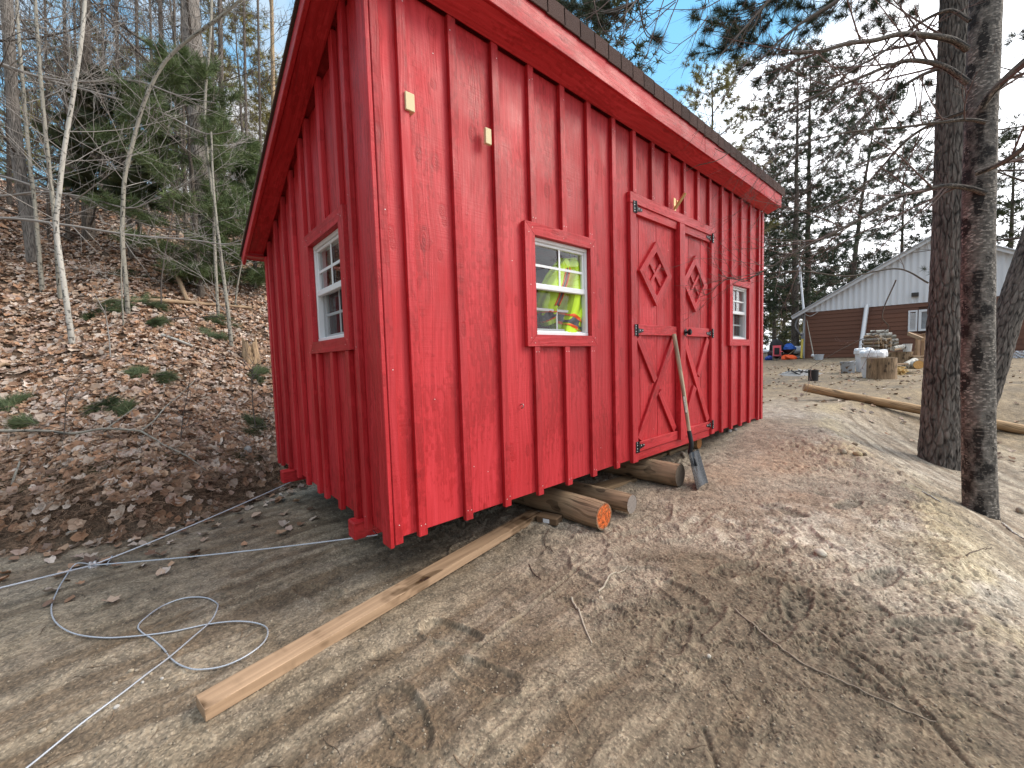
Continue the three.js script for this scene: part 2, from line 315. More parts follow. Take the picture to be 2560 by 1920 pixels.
const barkFar = new THREE.MeshStandardMaterial({ map: tBark, bumpMap: tBarkB, bumpScale: 0.008, roughness: 0.95, color: lin(1.15, 1.1, 1.05) });
const barkGrey = new THREE.MeshStandardMaterial({ map: tBark, bumpMap: tBarkB, bumpScale: 0.005, roughness: 0.95, color: lin(1.6, 1.65, 1.7) });
// smooth lenticelled bark (cherry / yellow birch), dark and pale flecks running round the stem
const tLen = tex(512, 1024, (u, v) => { const w = fbm(u * 6, v * 6, 3, 3, 6, 6), s = fbm(u * 34, v * 120, 3, 5, 34, 120), fl = sst(0.58, 0.70, s), dk = sst(0.50, 0.70, fbm(u * 8, v * 9, 5, 23, 8, 9) + (s - 0.5) * 0.35), pl = sst(0.52, 0.74, fbm(u * 4, v * 6, 4, 29, 4, 6)); let a = 0.30 + (w - 0.5) * 0.30 + fl * (0.22 + 0.45 * pl) - dk * 0.42 + (s - 0.5) * 0.45 + (fbm(u * 40, v * 40, 2, 37, 40, 40) - 0.5) * 0.25; a = clamp(a); return [enc(lerp(0.013, 0.38, a)), enc(lerp(0.010, 0.335, a)), enc(lerp(0.008, 0.285, a))]; }, true, 1, 0.9);
const tLenB = tex(256, 512, (u, v) => 0.5 + 0.6 * (fbm(u * 34, v * 120, 3, 5, 34, 120) - 0.5) - 0.4 * sst(0.5, 0.7, fbm(u * 5, v * 5, 4, 23, 5, 5)), false, 1, 0.9);
const lenM = new THREE.MeshStandardMaterial({ map: tLen, bumpMap: tLenB, bumpScale: 0.005, roughness: 0.85 });
// pale birch / poplar
const tBirch = tex(256, 1024, (u, v) => { const s = fbm(u * 6, v * 60, 3, 5, 6, 60), m = sst(0.64, 0.74, s), sc = sst(0.66, 0.72, fbm(u * 4, v * 7, 3, 15, 4, 7)), w = fbm(u * 6, v * 10, 3, 25, 6, 10); const a = clamp(0.75 + (w - 0.5) * 0.5 - m * 0.5 - sc * 0.6); return [enc(lerp(0.03, 0.56, a)), enc(lerp(0.027, 0.53, a)), enc(lerp(0.022, 0.47, a))]; }, true, 1, 0.8);
const birchM = new THREE.MeshStandardMaterial({ map: tBirch, roughness: 0.8 });
const poplarM = new THREE.MeshStandardMaterial({ map: tBirch, roughness: 0.85, color: lin(0.62, 0.61, 0.57) });
const twigM = new THREE.MeshStandardMaterial({ color: lin(0.10, 0.082, 0.07), roughness: 0.9 });
const twigPale = new THREE.MeshStandardMaterial({ color: lin(0.30, 0.275, 0.25), roughness: 0.9 });
const twigRed = new THREE.MeshStandardMaterial({ color: lin(0.15, 0.10, 0.085), roughness: 0.85 });
const std = (r, g, b, ro = 0.7, me = 0, x = {}) => new THREE.MeshStandardMaterial({ color: lin(r, g, b), roughness: ro, metalness: me, ...x });
const blackMetal = std(0.012, 0.012, 0.014, 0.45, 0.3), screwM = std(0.6, 0.6, 0.62, 0.35, 0.9), whiteVinyl = std(0.78, 0.79, 0.80, 0.4), brassM = std(0.72, 0.52, 0.24, 0.35, 0.75);
// ------------------------------------------------------------------ lie of the land
const PX = [[-40, -0.6], [-8, -0.36], [-1, -0.30], [0.6, -0.285], [1.3, -0.262], [2.4, -0.205], [3.5, -0.145], [4.2, -0.045], [4.9, 0.0], [7, 0.03], [10, 0.06], [13, 0.09], [20, 0.34], [30, 0.6], [60, 0.9], [300, 1.5]];
function prof(x) { if (x <= PX[0][0]) return PX[0][1]; for (let k = 1; k < PX.length; k++) if (x < PX[k][0]) { const t = (x - PX[k - 1][0]) / (PX[k][0] - PX[k - 1][0]); return lerp(PX[k - 1][1], PX[k][1], t * t * (3 - 2 * t) * 0.5 + t * 0.5); } return PX[PX.length - 1][1]; }
function edgeZ(x) { return 2.42 - 0.32 * Math.exp(-((x + 0.9) ** 2) / 0.5) + 0.10 * Math.sin(x * 2.1) * Math.exp(-((x + 1) ** 2) / 8) + 0.35 * sst(0.1, 3, x) + 1.2 * sst(-3, -9, x); }
function hillT(x, z) { return -z - edgeZ(x) + 0.16 * (vnoise(x * 3, z * 3, 4) - 0.5) + 0.10 * (vnoise(x * 9, z * 9, 6) - 0.5); }
const CREST = [[-3, 3.4], [0.4, 2.25], [1.51, 1.86], [2.39, 1.69], [3.22, 1.49], [4.16, 0.97], [4.78, 0.66], [6.3, 0.35], [9, 0.9], [12, 2.0], [16, 5], [30, 14]];
function crestS(x, z) {   // signed distance beyond the crest of the bank on the right
  let best = 1e9, sg = 1;
  for (let k = 1; k < CREST.length; k++) {
    const a = CREST[k - 1], b = CREST[k], dx = b[0] - a[0], dz = b[1] - a[1], t = clamp(((x - a[0]) * dx + (z - a[1]) * dz) / (dx * dx + dz * dz));
    const qx = x - a[0] - dx * t, qz = z - a[1] - dz * t, d = Math.hypot(qx, qz);
    if (d < best) { best = d; sg = dx * qz - dz * qx > 0 ? 1 : -1; }
  }
  return best * sg;
}
function landY(x, z) {
  let y = prof(x);
  const t = hillT(x, z);
  const fade = 1 - sst(3.2, 9, x + 0.12 * (z + 6));
  if (t > -0.3) {
    const tt = Math.max(t, 0), cap = 15.5 * (1 - Math.exp(-Math.pow(tt / 15.5, 1.0) * 1.35)) / (1 - Math.exp(-1.35)) * 0.93;
    y += fade * (0.15 * sst(-0.03, 0.22, t) + 0.50 * (tt < 10.5 ? tt : 10.5 + 1.2 * (1 - Math.exp(-(tt - 10.5) / 1.6))) + 0.08 * sst(0, 3, tt) * 1.0 + 0.10 * (fbm(x * 0.7, z * 0.7, 3, 40) - 0.5) * sst(0.2, 2, tt) * 2);
  }
  const s = crestS(x, z);
  if (s > -0.4) { const a = 0.62 * (1 - sst(7, 12, x)); const ss = s + 0.12; if (ss > 0) y -= a * (1 - Math.exp(-ss * ss / (0.35 + ss) / 0.75)); }
  return y;
}
const PRINTS = [];   // boot prints: x, z, heading, depth
{
  const r = rnd(7);
  for (const [u, v] of [[1935, 1560], [1990, 1500], [1760, 1530], [1690, 1560], [1840, 1420], [1900, 1365], [1020, 1760], [1210, 1660], [1700, 1470], [1960, 1290], [1890, 1330], [1480, 1500], [1600, 1420], [2120, 1280], [2060, 1200], [2200, 1450], [1130, 1560], [2330, 1560], [2100, 1650], [790, 1460], [860, 1420]]) { const p = onY(u, v, -0.25); PRINTS.push([p.x, p.z, r() * 6.28, 0.007 + r() * 0.008]); }
  for (let k = 0; k < 26; k++) PRINTS.push([0.2 + r() * 6, -0.1 + r() * 1.9, r() * 6.28, 0.003 + r() * 0.006]);
}
const CUTS = [[[2060, 1570], [2190, 1650], [2290, 1740], [2420, 1890]], [[1480, 1380], [1350, 1480], [1180, 1610]], [[1760, 1800], [1790, 1880], [1785, 1960]]].map(L => L.map(q => onY(q[0], q[1], -0.25)));
function segD(x, z, P) { let b = 1e9; for (let k = 1; k < P.length; k++) { const dx = P[k].x - P[k - 1].x, dz = P[k].z - P[k - 1].z, t = clamp(((x - P[k - 1].x) * dx + (z - P[k - 1].z) * dz) / (dx * dx + dz * dz)); b = Math.min(b, Math.hypot(x - P[k - 1].x - dx * t, z - P[k - 1].z - dz * t)); } return b; }
function relief(x, z, far) {
  // trodden and scraped sand: lumps, drag marks along the shed, prints, raindrop pits
  const t = hillT(x, z), sand = 1 - sst(-0.05, 0.12, t);
  let h = 0.026 * (fbm(x * 1.7, z * 1.7, 4, 60) - 0.5) + 0.012 * (fbm(x * 7, z * 7, 4, 70) - 0.5);
  if (far > 7) return h * 1.6 + (sand < 1 ? (1 - sand) * 0.05 * (fbm(x * 6, z * 6, 3, 71) - 0.5) : 0);
  const cs = crestS(x, z);
  const trod = sst(-0.2, 0.9, x) * (1 - sst(-0.1, 0.4, cs));
  const drag = (1 - sst(0.2, 1.5, x)) + 0.4 * sst(0.0, 0.5, cs);
  const w = fbm(x * 2, z * 2, 2, 62) * 1.5;
  const zz = cs > 0 ? z + x * 0.55 : z + x * 0.06;
  h += sand * drag * (0.010 * (fbm(x * 0.9, zz * 13 + w, 4, 80) - 0.5) + 0.007 * (fbm(x * 3, zz * 55 + w, 2, 82) - 0.5));
  const cl = fbm(x * 16, z * 16, 4, 90);
  const ck = cells(x * 5 + (w - 0.7) * 0.5 + (cl - 0.5) * 1.2, z * 5 + (cl - 0.5) * 1.5, 0, 0, 140)[0]; h += sand * trod * sst(0.45, 0.6, fbm(x * 0.9 + 4, z * 0.9, 2, 141)) * (-0.007 * sst(0.05, 0.0, ck) + 0.004 * Math.exp(-((ck - 0.09) ** 2) / 0.002));
  const soft = sst(0.42, 0.62, fbm(x * 1.3 + 9, z * 1.3, 3, 98)) * 0.85 + 0.15; h += sand * (0.25 + 0.75 * trod) * soft * (0.013 * sst(0.50, 0.68, cl) * (vnoise(x * 44, z * 44, 91) - 0.3) + 0.013 * sst(0.80, 1.0, 1 - Math.abs(2 * fbm(x * 4 + w, z * 4, 4, 96) - 1)) * (1 + 0.5 * w) - 0.004);
  h += 0.0095 * (0.35 + 0.65 * soft) * (fbm(x * 70, z * 70, 3, 97) - 0.5) * (sand * 0.85 + 0.15);
  for (const q of PRINTS) {
    const dx = x - q[0], dz = z - q[1]; if (dx * dx + dz * dz > 0.06) continue;
    const c = Math.cos(q[2]), s = Math.sin(q[2]), a = (dx * c + dz * s) / 0.145, b = (-dx * s + dz * c) / (0.052 * (1 + 0.25 * a));
    const e = Math.sqrt(a * a * a * a * 0.6 + a * a * 0.4 + b * b);
    h += -q[3] * (1 - sst(0.78, 1.02, e))  * (0.9 + 0.1 * Math.sin(a * 34 + b * b * 3)) + q[3] * 0.6 * Math.exp(-((e - 1.15) ** 2) / 0.02);
  }
  for (const P of CUTS) { const d = segD(x, z, P); if (d < 0.06) h += -0.009 * Math.exp(-d * d / 0.00004) + 0.004 * Math.exp(-((d - 0.018) ** 2) / 0.00012); }
  // raindrop pits on the pale sand to the right
  const pit = sst(0.2, 0.9, x - z * 0.3) * (1 - sst(0.3, 0.8, cs)) * sst(0.30, 0.50, fbm(x * 1.6, z * 1.6, 3, 110)) * sst(-1.15, -0.6, cs) * sst(0.2, 0.7, z);
  if (pit > 0.02) {
    const g = 0.034, ix = Math.floor(x / g), iz = Math.floor(z / g);
    for (let a = -1; a <= 1; a++) for (let b = -1; b <= 1; b++) {
      const k = hash2(ix + a, iz + b, 120); if (k > 0.75) continue;
      const ux = (ix + a + hash2(ix + a, iz + b, 121)) * g, uz = (iz + b + hash2(ix + a, iz + b, 122)) * g, rr = 0.0055 + 0.0085 * k, d = Math.hypot(x - ux, z - uz) / rr;
      if (d < 2) h -= pit * 0.015 * Math.exp(-d * d * 1.1) - pit * 0.0012 * Math.exp(-((d - 1.35) ** 2) * 6);
    }
  }
  return h;
}
function groundY(x, z) { return landY(x, z) + relief(x, z, Math.hypot(x - CAM.x, z - CAM.z)); }
function sandColor(x, z, y, h) {
  // colours of dry sand, damp soil, iron-tinged sand and leaf mould
  const t = hillT(x, z), cs = crestS(x, z);
  const a = fbm(x * 0.9 + 3, z * 0.9, 4, 200), b = fbm(x * 3.1, z * 3.1, 4, 210), c = fbm(x * 11, z * 11, 4, 220), g = fbm(x * 60, z * 60, 2, 230);
  let col = [0.365, 0.308, 0.24];
  const mix = (q, k) => { col = [lerp(col[0], q[0], k), lerp(col[1], q[1], k), lerp(col[2], q[2], k)]; };
  // damp brown where it was scraped: left of the shed and in front of the corner
  const damp = clamp(sst(1.5, 0.0, x - z * 0.25) * 0.55 + sst(0.42, 0.62, b + (c - 0.5) * 0.7) * 0.42 + 0.95 * sst(0.55, 1.25, z + (b - 0.5) * 0.9) * sst(1.9, 0.7, x + (a - 0.5) * 1.6) * sst(-1.2, -0.1, x) * (1 - 0.45 * sst(-0.8, -0.3, cs)));
  mix([0.155, 0.122, 0.084], damp);
  if (x < 1.2) { const w = fbm(x * 2, z * 2, 2, 62) * 1.5, s = fbm(x * 0.9, (z + x * 0.06) * 13 + w, 4, 80); mix([0.31, 0.26, 0.19], 0.5 * sst(0.50, 0.68, s) * sst(1.2, 0, x)); mix([0.125, 0.085, 0.05], 0.6 * sst(0.5, 0.32, s) * sst(1.2, 0, x)); }
  mix([0.38, 0.25, 0.165], 0.6 * Math.exp(-((x - 3.1) ** 2 / 1.4 + (z - 0.75) ** 2 / 0.35)) * sst(0.3, 0.55, a * 0.6 + b * 0.5));
  mix([0.44, 0.405, 0.345], 0.65 * sst(0.47, 0.68, a + (c - 0.5) * 0.5) * sst(0.9, 2.2, x));
  mix([0.46, 0.385, 0.235], 0.55 * Math.exp(-(cs * cs) / 0.05) * sst(0.4, 0.6, b));
  if (cs > 0.05) { const zz = z + x * 0.55, s = fbm(x * 1.2, zz * 14 + a * 2, 4, 260); mix(s > 0.5 ? [0.42, 0.37, 0.29] : [0.20, 0.155, 0.11], sst(0.05, 0.3, cs) * clamp(Math.abs(s - 0.5) * 5)); }
  // dead grass, needles and mould on the yard behind
  const yard = sst(5.5, 9, Math.hypot(x, z) * 0.6 + x * 0.45 + (a - 0.5) * 3);
  mix([lerp(0.13, 0.30, b), lerp(0.095, 0.225, b), lerp(0.06, 0.13, b)], yard * 0.85);
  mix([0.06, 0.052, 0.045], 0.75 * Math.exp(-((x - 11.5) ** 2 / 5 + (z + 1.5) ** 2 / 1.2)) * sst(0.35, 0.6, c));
  const pitShade = clamp(-(h + 0.004) * 70) * sst(0.4, 0.9, x) * sst(-1.15, -0.6, cs) * sst(0.2, 0.7, z); mix([0.085, 0.08, 0.06], pitShade * 0.65);  // shade of pits and prints painted into the colour, with dark debris
  const k = 0.72 + 0.56 * c + 0.30 * (g - 0.5) + clamp(h * 6, -0.12, 0.1);  // lows painted darker and ridges lighter by relief height
  col = [col[0] * k, col[1] * k, col[2] * k];
  if (t > -0.06) { const f = sst(-0.05, 0.10, t), m = fbm(x * 14, z * 14, 3, 240), e = sst(0.9, 0.15, t) * 0.6; const q = [lerp(0.075, 0.17, m) * (1 - e * 0.4), lerp(0.047, 0.112, m) * (1 - e * 0.4), lerp(0.029, 0.072, m) * (1 - e * 0.35)]; mix(q, f * (1 - sst(3.2, 9, x + 0.12 * (z + 6)) * 0.6)); }
  return col;
}
{
  // one sheet out to the horizon, finest where one stands
  const rs = [0.05, 0.25, 0.45, 0.62, 0.74]; let r = 0.80;
  while (r < 420) { rs.push(r); r += Math.min(Math.max(0.0021 * r * r, 0.002), r < 18 ? 0.016 * r : 0.08 * r); }
  const head = -41.272 * D2R, th = [];
  for (let a = -180; a < -57; a += 3) th.push(a);
  for (let a = -57; a <= 57; a += 0.14) th.push(a);
  for (let a = 58; a <= 180; a += 3) th.push(a);
  const NR = rs.length, NT = th.length, pos = new Float32Array(NR * NT * 3), col = new Float32Array(NR * NT * 3), uv = new Float32Array(NR * NT * 2), nor = new Float32Array(NR * NT * 3);
  for (let i = 0; i < NR; i++) for (let j = 0; j < NT; j++) {
    const an = head - th[j] * D2R, x = CAM.x - Math.sin(an) * rs[i], z = CAM.z - Math.cos(an) * rs[i], k = i * NT + j;
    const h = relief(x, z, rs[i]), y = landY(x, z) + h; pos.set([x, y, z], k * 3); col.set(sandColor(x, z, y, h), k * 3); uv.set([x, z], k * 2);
  }
  for (let i = 0; i < NR; i++) for (let j = 0; j < NT; j++) {
    const q = (a, b) => { const k = (clamp(a, 0, NR - 1) * NT + clamp(b, 0, NT - 1)) * 3; return [pos[k], pos[k + 1], pos[k + 2]]; };
    const a = q(i + 1, j), b = q(i - 1, j), c = q(i, j + 1), d = q(i, j - 1);
    const ux = a[0] - b[0], uy = a[1] - b[1], uz = a[2] - b[2], vx = c[0] - d[0], vy = c[1] - d[1], vz = c[2] - d[2];
    let nx = uy * vz - uz * vy, ny = uz * vx - ux * vz, nz = ux * vy - uy * vx; const l = Math.hypot(nx, ny, nz) * Math.sign(ny || 1) || 1; nor.set([nx / l, ny / l, nz / l], (i * NT + j) * 3);
  }
  const idx = new Uint32Array((NR - 1) * (NT - 1) * 6); let o = 0;
  for (let i = 0; i < NR - 1; i++) for (let j = 0; j < NT - 1; j++) { const k = i * NT + j; idx[o++] = k; idx[o++] = k + NT; idx[o++] = k + 1; idx[o++] = k + 1; idx[o++] = k + NT; idx[o++] = k + NT + 1; }
  // winding upward
  { const A = idx[0] * 3, B = idx[1] * 3, C = idx[2] * 3, ny = (pos[B + 2] - pos[A + 2]) * (pos[C] - pos[A]) - (pos[B] - pos[A]) * (pos[C + 2] - pos[A + 2]); if (ny < 0) for (let k = 0; k < idx.length; k += 3) { const q = idx[k + 1]; idx[k + 1] = idx[k + 2]; idx[k + 2] = q; } }
  const g = new THREE.BufferGeometry(); g.setAttribute('position', new THREE.BufferAttribute(pos, 3)); g.setAttribute('normal', new THREE.BufferAttribute(nor, 3)); g.setAttribute('color', new THREE.BufferAttribute(col, 3)); g.setAttribute('uv', new THREE.BufferAttribute(uv, 2)); g.setIndex(new THREE.BufferAttribute(idx, 1));
  const grain = tex(1024, 1024, (u, v) => { const f = fbm(u * 160, v * 160, 3, 300, 160, 160), m = fbm(u * 30, v * 30, 3, 310, 30, 30), p = sst(0.80, 0.86, vnoise(u * 220, v * 220, 320, 220, 220)), dk = sst(0.80, 0.87, vnoise(u * 200, v * 200, 330, 200, 200)); const a = 0.80 + (f - 0.5) * 0.42 + (m - 0.5) * 0.30 + p * 0.22 - dk * 0.12; return [a, a * 0.985, a * 0.965]; }, true, 1 / 1.3, 1 / 1.3);
  const gb = tex(1024, 1024, (u, v) => 0.5 + 0.5 * (fbm(u * 160, v * 160, 3, 300, 160, 160) - 0.5) + 0.5 * (fbm(u * 45, v * 45, 3, 311, 45, 45) - 0.5), false, 1 / 1.3, 1 / 1.3);
  const m = new THREE.Mesh(g, new THREE.MeshStandardMaterial({ map: grain, bumpMap: gb, bumpScale: 0.006, vertexColors: true, roughness: 0.95, color: lin(1.35, 1.35, 1.35) }));
  m.name = 'ground'; m.castShadow = m.receiveShadow = true; m.userData.kind = 'structure'; m.userData.label = 'scraped sandy path, leaf-covered slope and yard'; scene.add(m);
}
// ------------------------------------------------------------------ the red board-and-batten shed (its wall feet lie at y = 0)
const shed = thing('red_shed', 'red board and batten shed with white windows and double doors, resting on log rollers', 'shed', V(0, 0, 0));
const WL = 4.877, WD = 2.232, BT = 0.027;
const rS = rnd(12);
const redMat = () => redM[Math.floor(rS() * redM.length)];
const roofY = z => 2.742 + 0.378 * (z - 0.14);
function rbox(name, c, s, axis, parent, o = {}) { return new MB().box(c, s, { axis, ch: o.ch ?? 0.003, uo: 0.05 + rS() * 0.8, vo: rS() * 2.5, m: o.m }).build(name, o.mat || redMat(), parent || shed, o.label); }
// window and door openings on the front: x0, x1, y0, y1
const OPEN = [[0.965, 1.487, 0.972, 1.552], [3.915, 4.392, 0.972, 1.552]];
const OPENL = [[-0.975, -0.435, 0.972, 1.552]];
const BX = [0.144, 0.414, 0.682, 0.946, 1.216, 1.478, 1.756, 2.02, 2.29, 2.55, 2.823, 3.09, 3.346, 3.635, 3.889, 4.156, 4.423, 4.71];
const BW = 0.046;
const HF = 2.50;   // top of the front wall
{
  const cut = [-0.002, ...BX.map(x => x + BW / 2), WL - 0.02];
  const col = (x0, x1, list) => {   // vertical pieces of a column with the openings cut out
    let ys = [[0.02, HF]];
    for (const q of list) if (x1 > q[0] + 0.004 && x0 < q[1] - 0.004) ys = ys.flatMap(([a, b]) => [[a, Math.min(b, q[2])], [Math.max(a, q[3]), b]].filter(w => w[1] - w[0] > 0.02));
    return ys;
  };
  const DOOR = [2.045, 3.386, -0.1, 1.985];
  for (let k = 0; k + 1 < cut.length; k++) {
    // split a board where an opening begins or ends inside it
    const xs = [cut[k] + 0.0015, cut[k + 1] - 0.0015];
    for (const q of [...OPEN, DOOR]) for (const e of [q[0], q[1]]) if (e > xs[0] + 0.01 && e < xs[xs.length - 1] - 0.01) xs.push(e);
    xs.sort((a, b) => a - b);
    const uo = 0.05 + rS() * 0.8, vo = rS() * 2.5, mt = redMat(), dz = (rS() - 0.5) * 0.002, parts = [];
    // pieces that touch make one board; an opening right across a board leaves two
    for (let i = 0; i + 1 < xs.length; i++) for (const [a, b] of col(xs[i], xs[i + 1], [...OPEN, DOOR])) {
      const near = parts.filter(q => q.some(w => w.i === i - 1 && w.a < b - 0.0001 && w.b > a + 0.0001)), me = { i, a, b };
      if (!near.length) parts.push([me]); else { near[0].push(me); for (const q of near.slice(1)) { near[0].push(...q); parts.splice(parts.indexOf(q), 1); } }
    }
    for (const q of parts) { const mb = new MB(); for (const w of q) mb.box([(xs[w.i] + xs[w.i + 1]) / 2, (w.a + w.b) / 2, -BT - 0.011 + dz], [xs[w.i + 1] - xs[w.i], w.b - w.a, 0.022], { axis: 1, ch: 0.0015, uo: uo + (xs[w.i] + xs[w.i + 1]) / 2 - cut[k], vo: vo + (w.a + w.b) / 2 }); mb.build('board', mt, shed); }
  }
  // battens; those in the way of a window or of the doors are cut short
  BX.forEach((x, k) => {
    let ys = [[0.0, HF]];
    if (x > 0.86 && x < 1.53) ys = [[0, 0.905], [1.62, HF]];
    if (x > 3.80 && x < 4.44) ys = [[0, 0.905], [1.62, HF]];
    if (x > 1.95 && x < 3.42) ys = [[2.049, HF]];
    for (const [a, b] of ys) rbox('batten', [x + BW / 2, (a + b) / 2, -BT / 2], [BW, b - a - 0.002, BT], 1, shed, { ch: 0.002 });
  });
  // corner boards
  rbox('corner_board', [0.0105, 1.26, -0.0445], [0.021, 2.54, 0.085], 1);
  rbox('corner_board', [0.0425, 1.25, -BT / 2 + 0.001], [0.041, 2.50, BT], 1);
  rbox('corner_board', [WL - 0.03, 1.25, -BT / 2], [0.06, 2.50, BT], 1);
}
// left wall: boards run across z, plane of batten faces x = 0
{
  const LB = [-0.262, -1.052, -1.31, -1.557, -1.815, -2.07], LW = [-0.401, -0.647, -0.91];
  const cut = [-0.022, -0.262 + 0.02, -0.525, -0.785, -1.052 + 0.02, -1.31 + 0.02, -1.557 + 0.02, -1.815 + 0.02, -2.07 + 0.02, -WD + 0.02];
  const topY = z => roofY(z) - 0.05;
  for (let k = 0; k + 1 < cut.length; k++) {
    const za = cut[k] - 0.0015, zb = cut[k + 1] + 0.0015, q = OPENL[0], zs = [za, zb];
    for (const e of [q[0], q[1]]) if (e < za - 0.01 && e > zb + 0.01) zs.push(e);
    zs.sort((a, b) => b - a);
    const mb = new MB(), uo = 0.05 + rS() * 0.8, vo = rS() * 2.5;
    for (let i = 0; i + 1 < zs.length; i++) {
      const zm = (zs[i] + zs[i + 1]) / 2, T = topY(zs[i + 1]) + 0.02; let ys = [[0.02, T]];
      if (zm > q[0] && zm < q[1]) ys = [[0.02, q[2]], [q[3], T]];
      const alone = zs.length === 2 && ys.length === 2, mt = redMat();
      for (const [a, b] of ys) { const t = alone ? new MB() : mb; t.box([BT + 0.011, (a + b) / 2, zm], [0.022, b - a, zs[i] - zs[i + 1]], { axis: 1, ch: 0.0015, uo: uo + zm, vo: vo + (a + b) / 2 }); if (alone) t.build('board', mt, shed); }
    }
    if (mb.nv) mb.build('board', redMat(), shed);
  }
  for (const z of LB) { const T = topY(z - 0.045); rbox('batten', [BT / 2, T / 2, z - BW / 2], [BT, T, BW], 1, shed, { ch: 0.002 }); }
  for (const z of LW) { const T = topY(z - 0.045); rbox('batten', [BT / 2, 0.451, z - BW / 2], [BT, 0.902, BW], 1, shed, { ch: 0.002 }); rbox('batten', [BT / 2, (1.622 + T) / 2, z - BW / 2], [BT, T - 1.622, BW], 1, shed, { ch: 0.002 }); }
  rbox('corner_board', [BT / 2, 0.87, -WD - 0.002 + 0.03], [BT, 1.74, 0.06], 1);
}
// right and rear walls
for (let k = 0; k < 8; k++) { const z = -0.05 - (k + 0.5) * 0.268, T = roofY(z - 0.13) - 0.06; rbox('board', [WL - 0.032, T / 2 + 0.01, z], [0.022, T - 0.02, 0.266], 1); if (k) rbox('batten', [WL - 0.011, T / 2, z + 0.134], [0.02, T, BW], 1); }
for (let k = 0; k < 18; k++) rbox('board', [0.06 + (k + 0.5) * 0.264, 0.86, -WD + 0.031], [0.262, 1.68, 0.022], 1);
// floor, skids
new MB().box([WL / 2, 0.05, -WD / 2], [WL - 0.1, 0.04, WD - 0.12], { axis: 0 }).build('floor', rawM2, shed);
for (const z of [-0.40, -1.82]) {
  const a = z > -1 ? -0.035 : -0.06;
  const mb = new MB().box([WL / 2 + a, -0.028, z], [WL, 0.092, 0.088], { axis: 0, ch: 0.006, uo: 0.3, vo: rS() });
  mb.build('skid', redM[0], shed);
}
// eaves: fascia, soffit, rake boards, roof deck and the shingles folded over the high edge
const XA = -0.135, XB = 4.985;
{
  rbox('fascia', [(XA + 2.9) / 2, 2.620, 0.138], [2.9 - XA, 0.168, 0.022], 0, shed, { ch: 0.003, mat: redM[0] });
  rbox('fascia', [(2.902 + XB) / 2, 2.620, 0.138], [XB - 2.902, 0.168, 0.022], 0, shed, { ch: 0.003, mat: redM[2] });
  const sl = Math.atan2(0.045, 0.13);
  rbox('soffit', [(XA + XB) / 2, 2.525, 0.064], [XB - XA, 0.016, 0.138], 0, shed, { m: M4().makeRotationX(-sl) });
  const an = Math.atan(0.378), rot = M4().makeRotationX(-an), len = 2.55 / Math.cos(an) ;
  const mid = (z, dy) => roofY(z) + dy;
  const zm = (0.15 - 2.40) / 2, L = 2.55 / Math.cos(an);
  for (const x of [XA + 0.011, XB - 0.011]) rbox('rake_board', [x, mid(zm, -0.058), zm], [0.022, 0.070, L - 0.01], 2, shed, { m: rot });
  rbox('roof_deck', [(XA + XB) / 2, mid(zm, -0.030), zm], [XB - XA - 0.048, 0.02, L - 0.05], 0, shed, { m: rot });
  const roofMat = std(0.062, 0.036, 0.030, 0.9);
  new MB().box([(XA + XB) / 2, mid(zm, -0.012), zm], [XB - XA + 0.03, 0.014, L + 0.02], { axis: 0, ch: 0.003, m: rot }).build('roof', roofMat, shed);
  // rear box and its return at the low eave
  rbox('fascia', [(XA + XB) / 2, 1.80, -WD - 0.115], [XB - XA, 0.135, 0.02], 0);
  rbox('soffit', [(XA + XB) / 2, 1.745, -WD - 0.05], [XB - XA - 0.01, 0.012, 0.11], 0);
  rbox('eave_return', [-0.062, 1.795, -WD - 0.048], [0.122, 0.10, 0.10], 0);
  rbox('rake_soffit', [-0.055, mid(zm, -0.072), zm], [0.11, 0.012, L - 0.16], 2, shed, { m: rot });
  // ridge shingles, each lapping the next
  const tR = rnd(31);
  const shM = [0, 1, 2].map(k => new THREE.MeshStandardMaterial({ color: lin(0.062 + k * 0.012, 0.034 + k * 0.006, 0.028 + k * 0.005), roughness: 0.95, bumpMap: tex(128, 128, (u, v) => vnoise(u * 64, v * 64, 5 + k, 64, 64), false, 12, 12), bumpScale: 0.002 }));
  for (let k = 0, x = XA - 0.012; x < XB; k++) {
    const w = 0.137, y0 = roofY(0.14);
    const tilt = M4().makeRotationZ(0.035);
    const mb = new MB();
    mb.box([x + w / 2, y0 - 0.020 + 0.001 * (k % 2), 0.158], [w + 0.012, 0.100, 0.009], { axis: 0, ch: 0.002, m: tilt });
    mb.box([x + w / 2, y0 + 0.018, 0.095], [w + 0.012, 0.009, 0.13], { axis: 0, ch: 0.002, m: tilt });
    mb.build('shingle', shM[Math.floor(tR() * 3)], shed);
    x += w;
  }
}
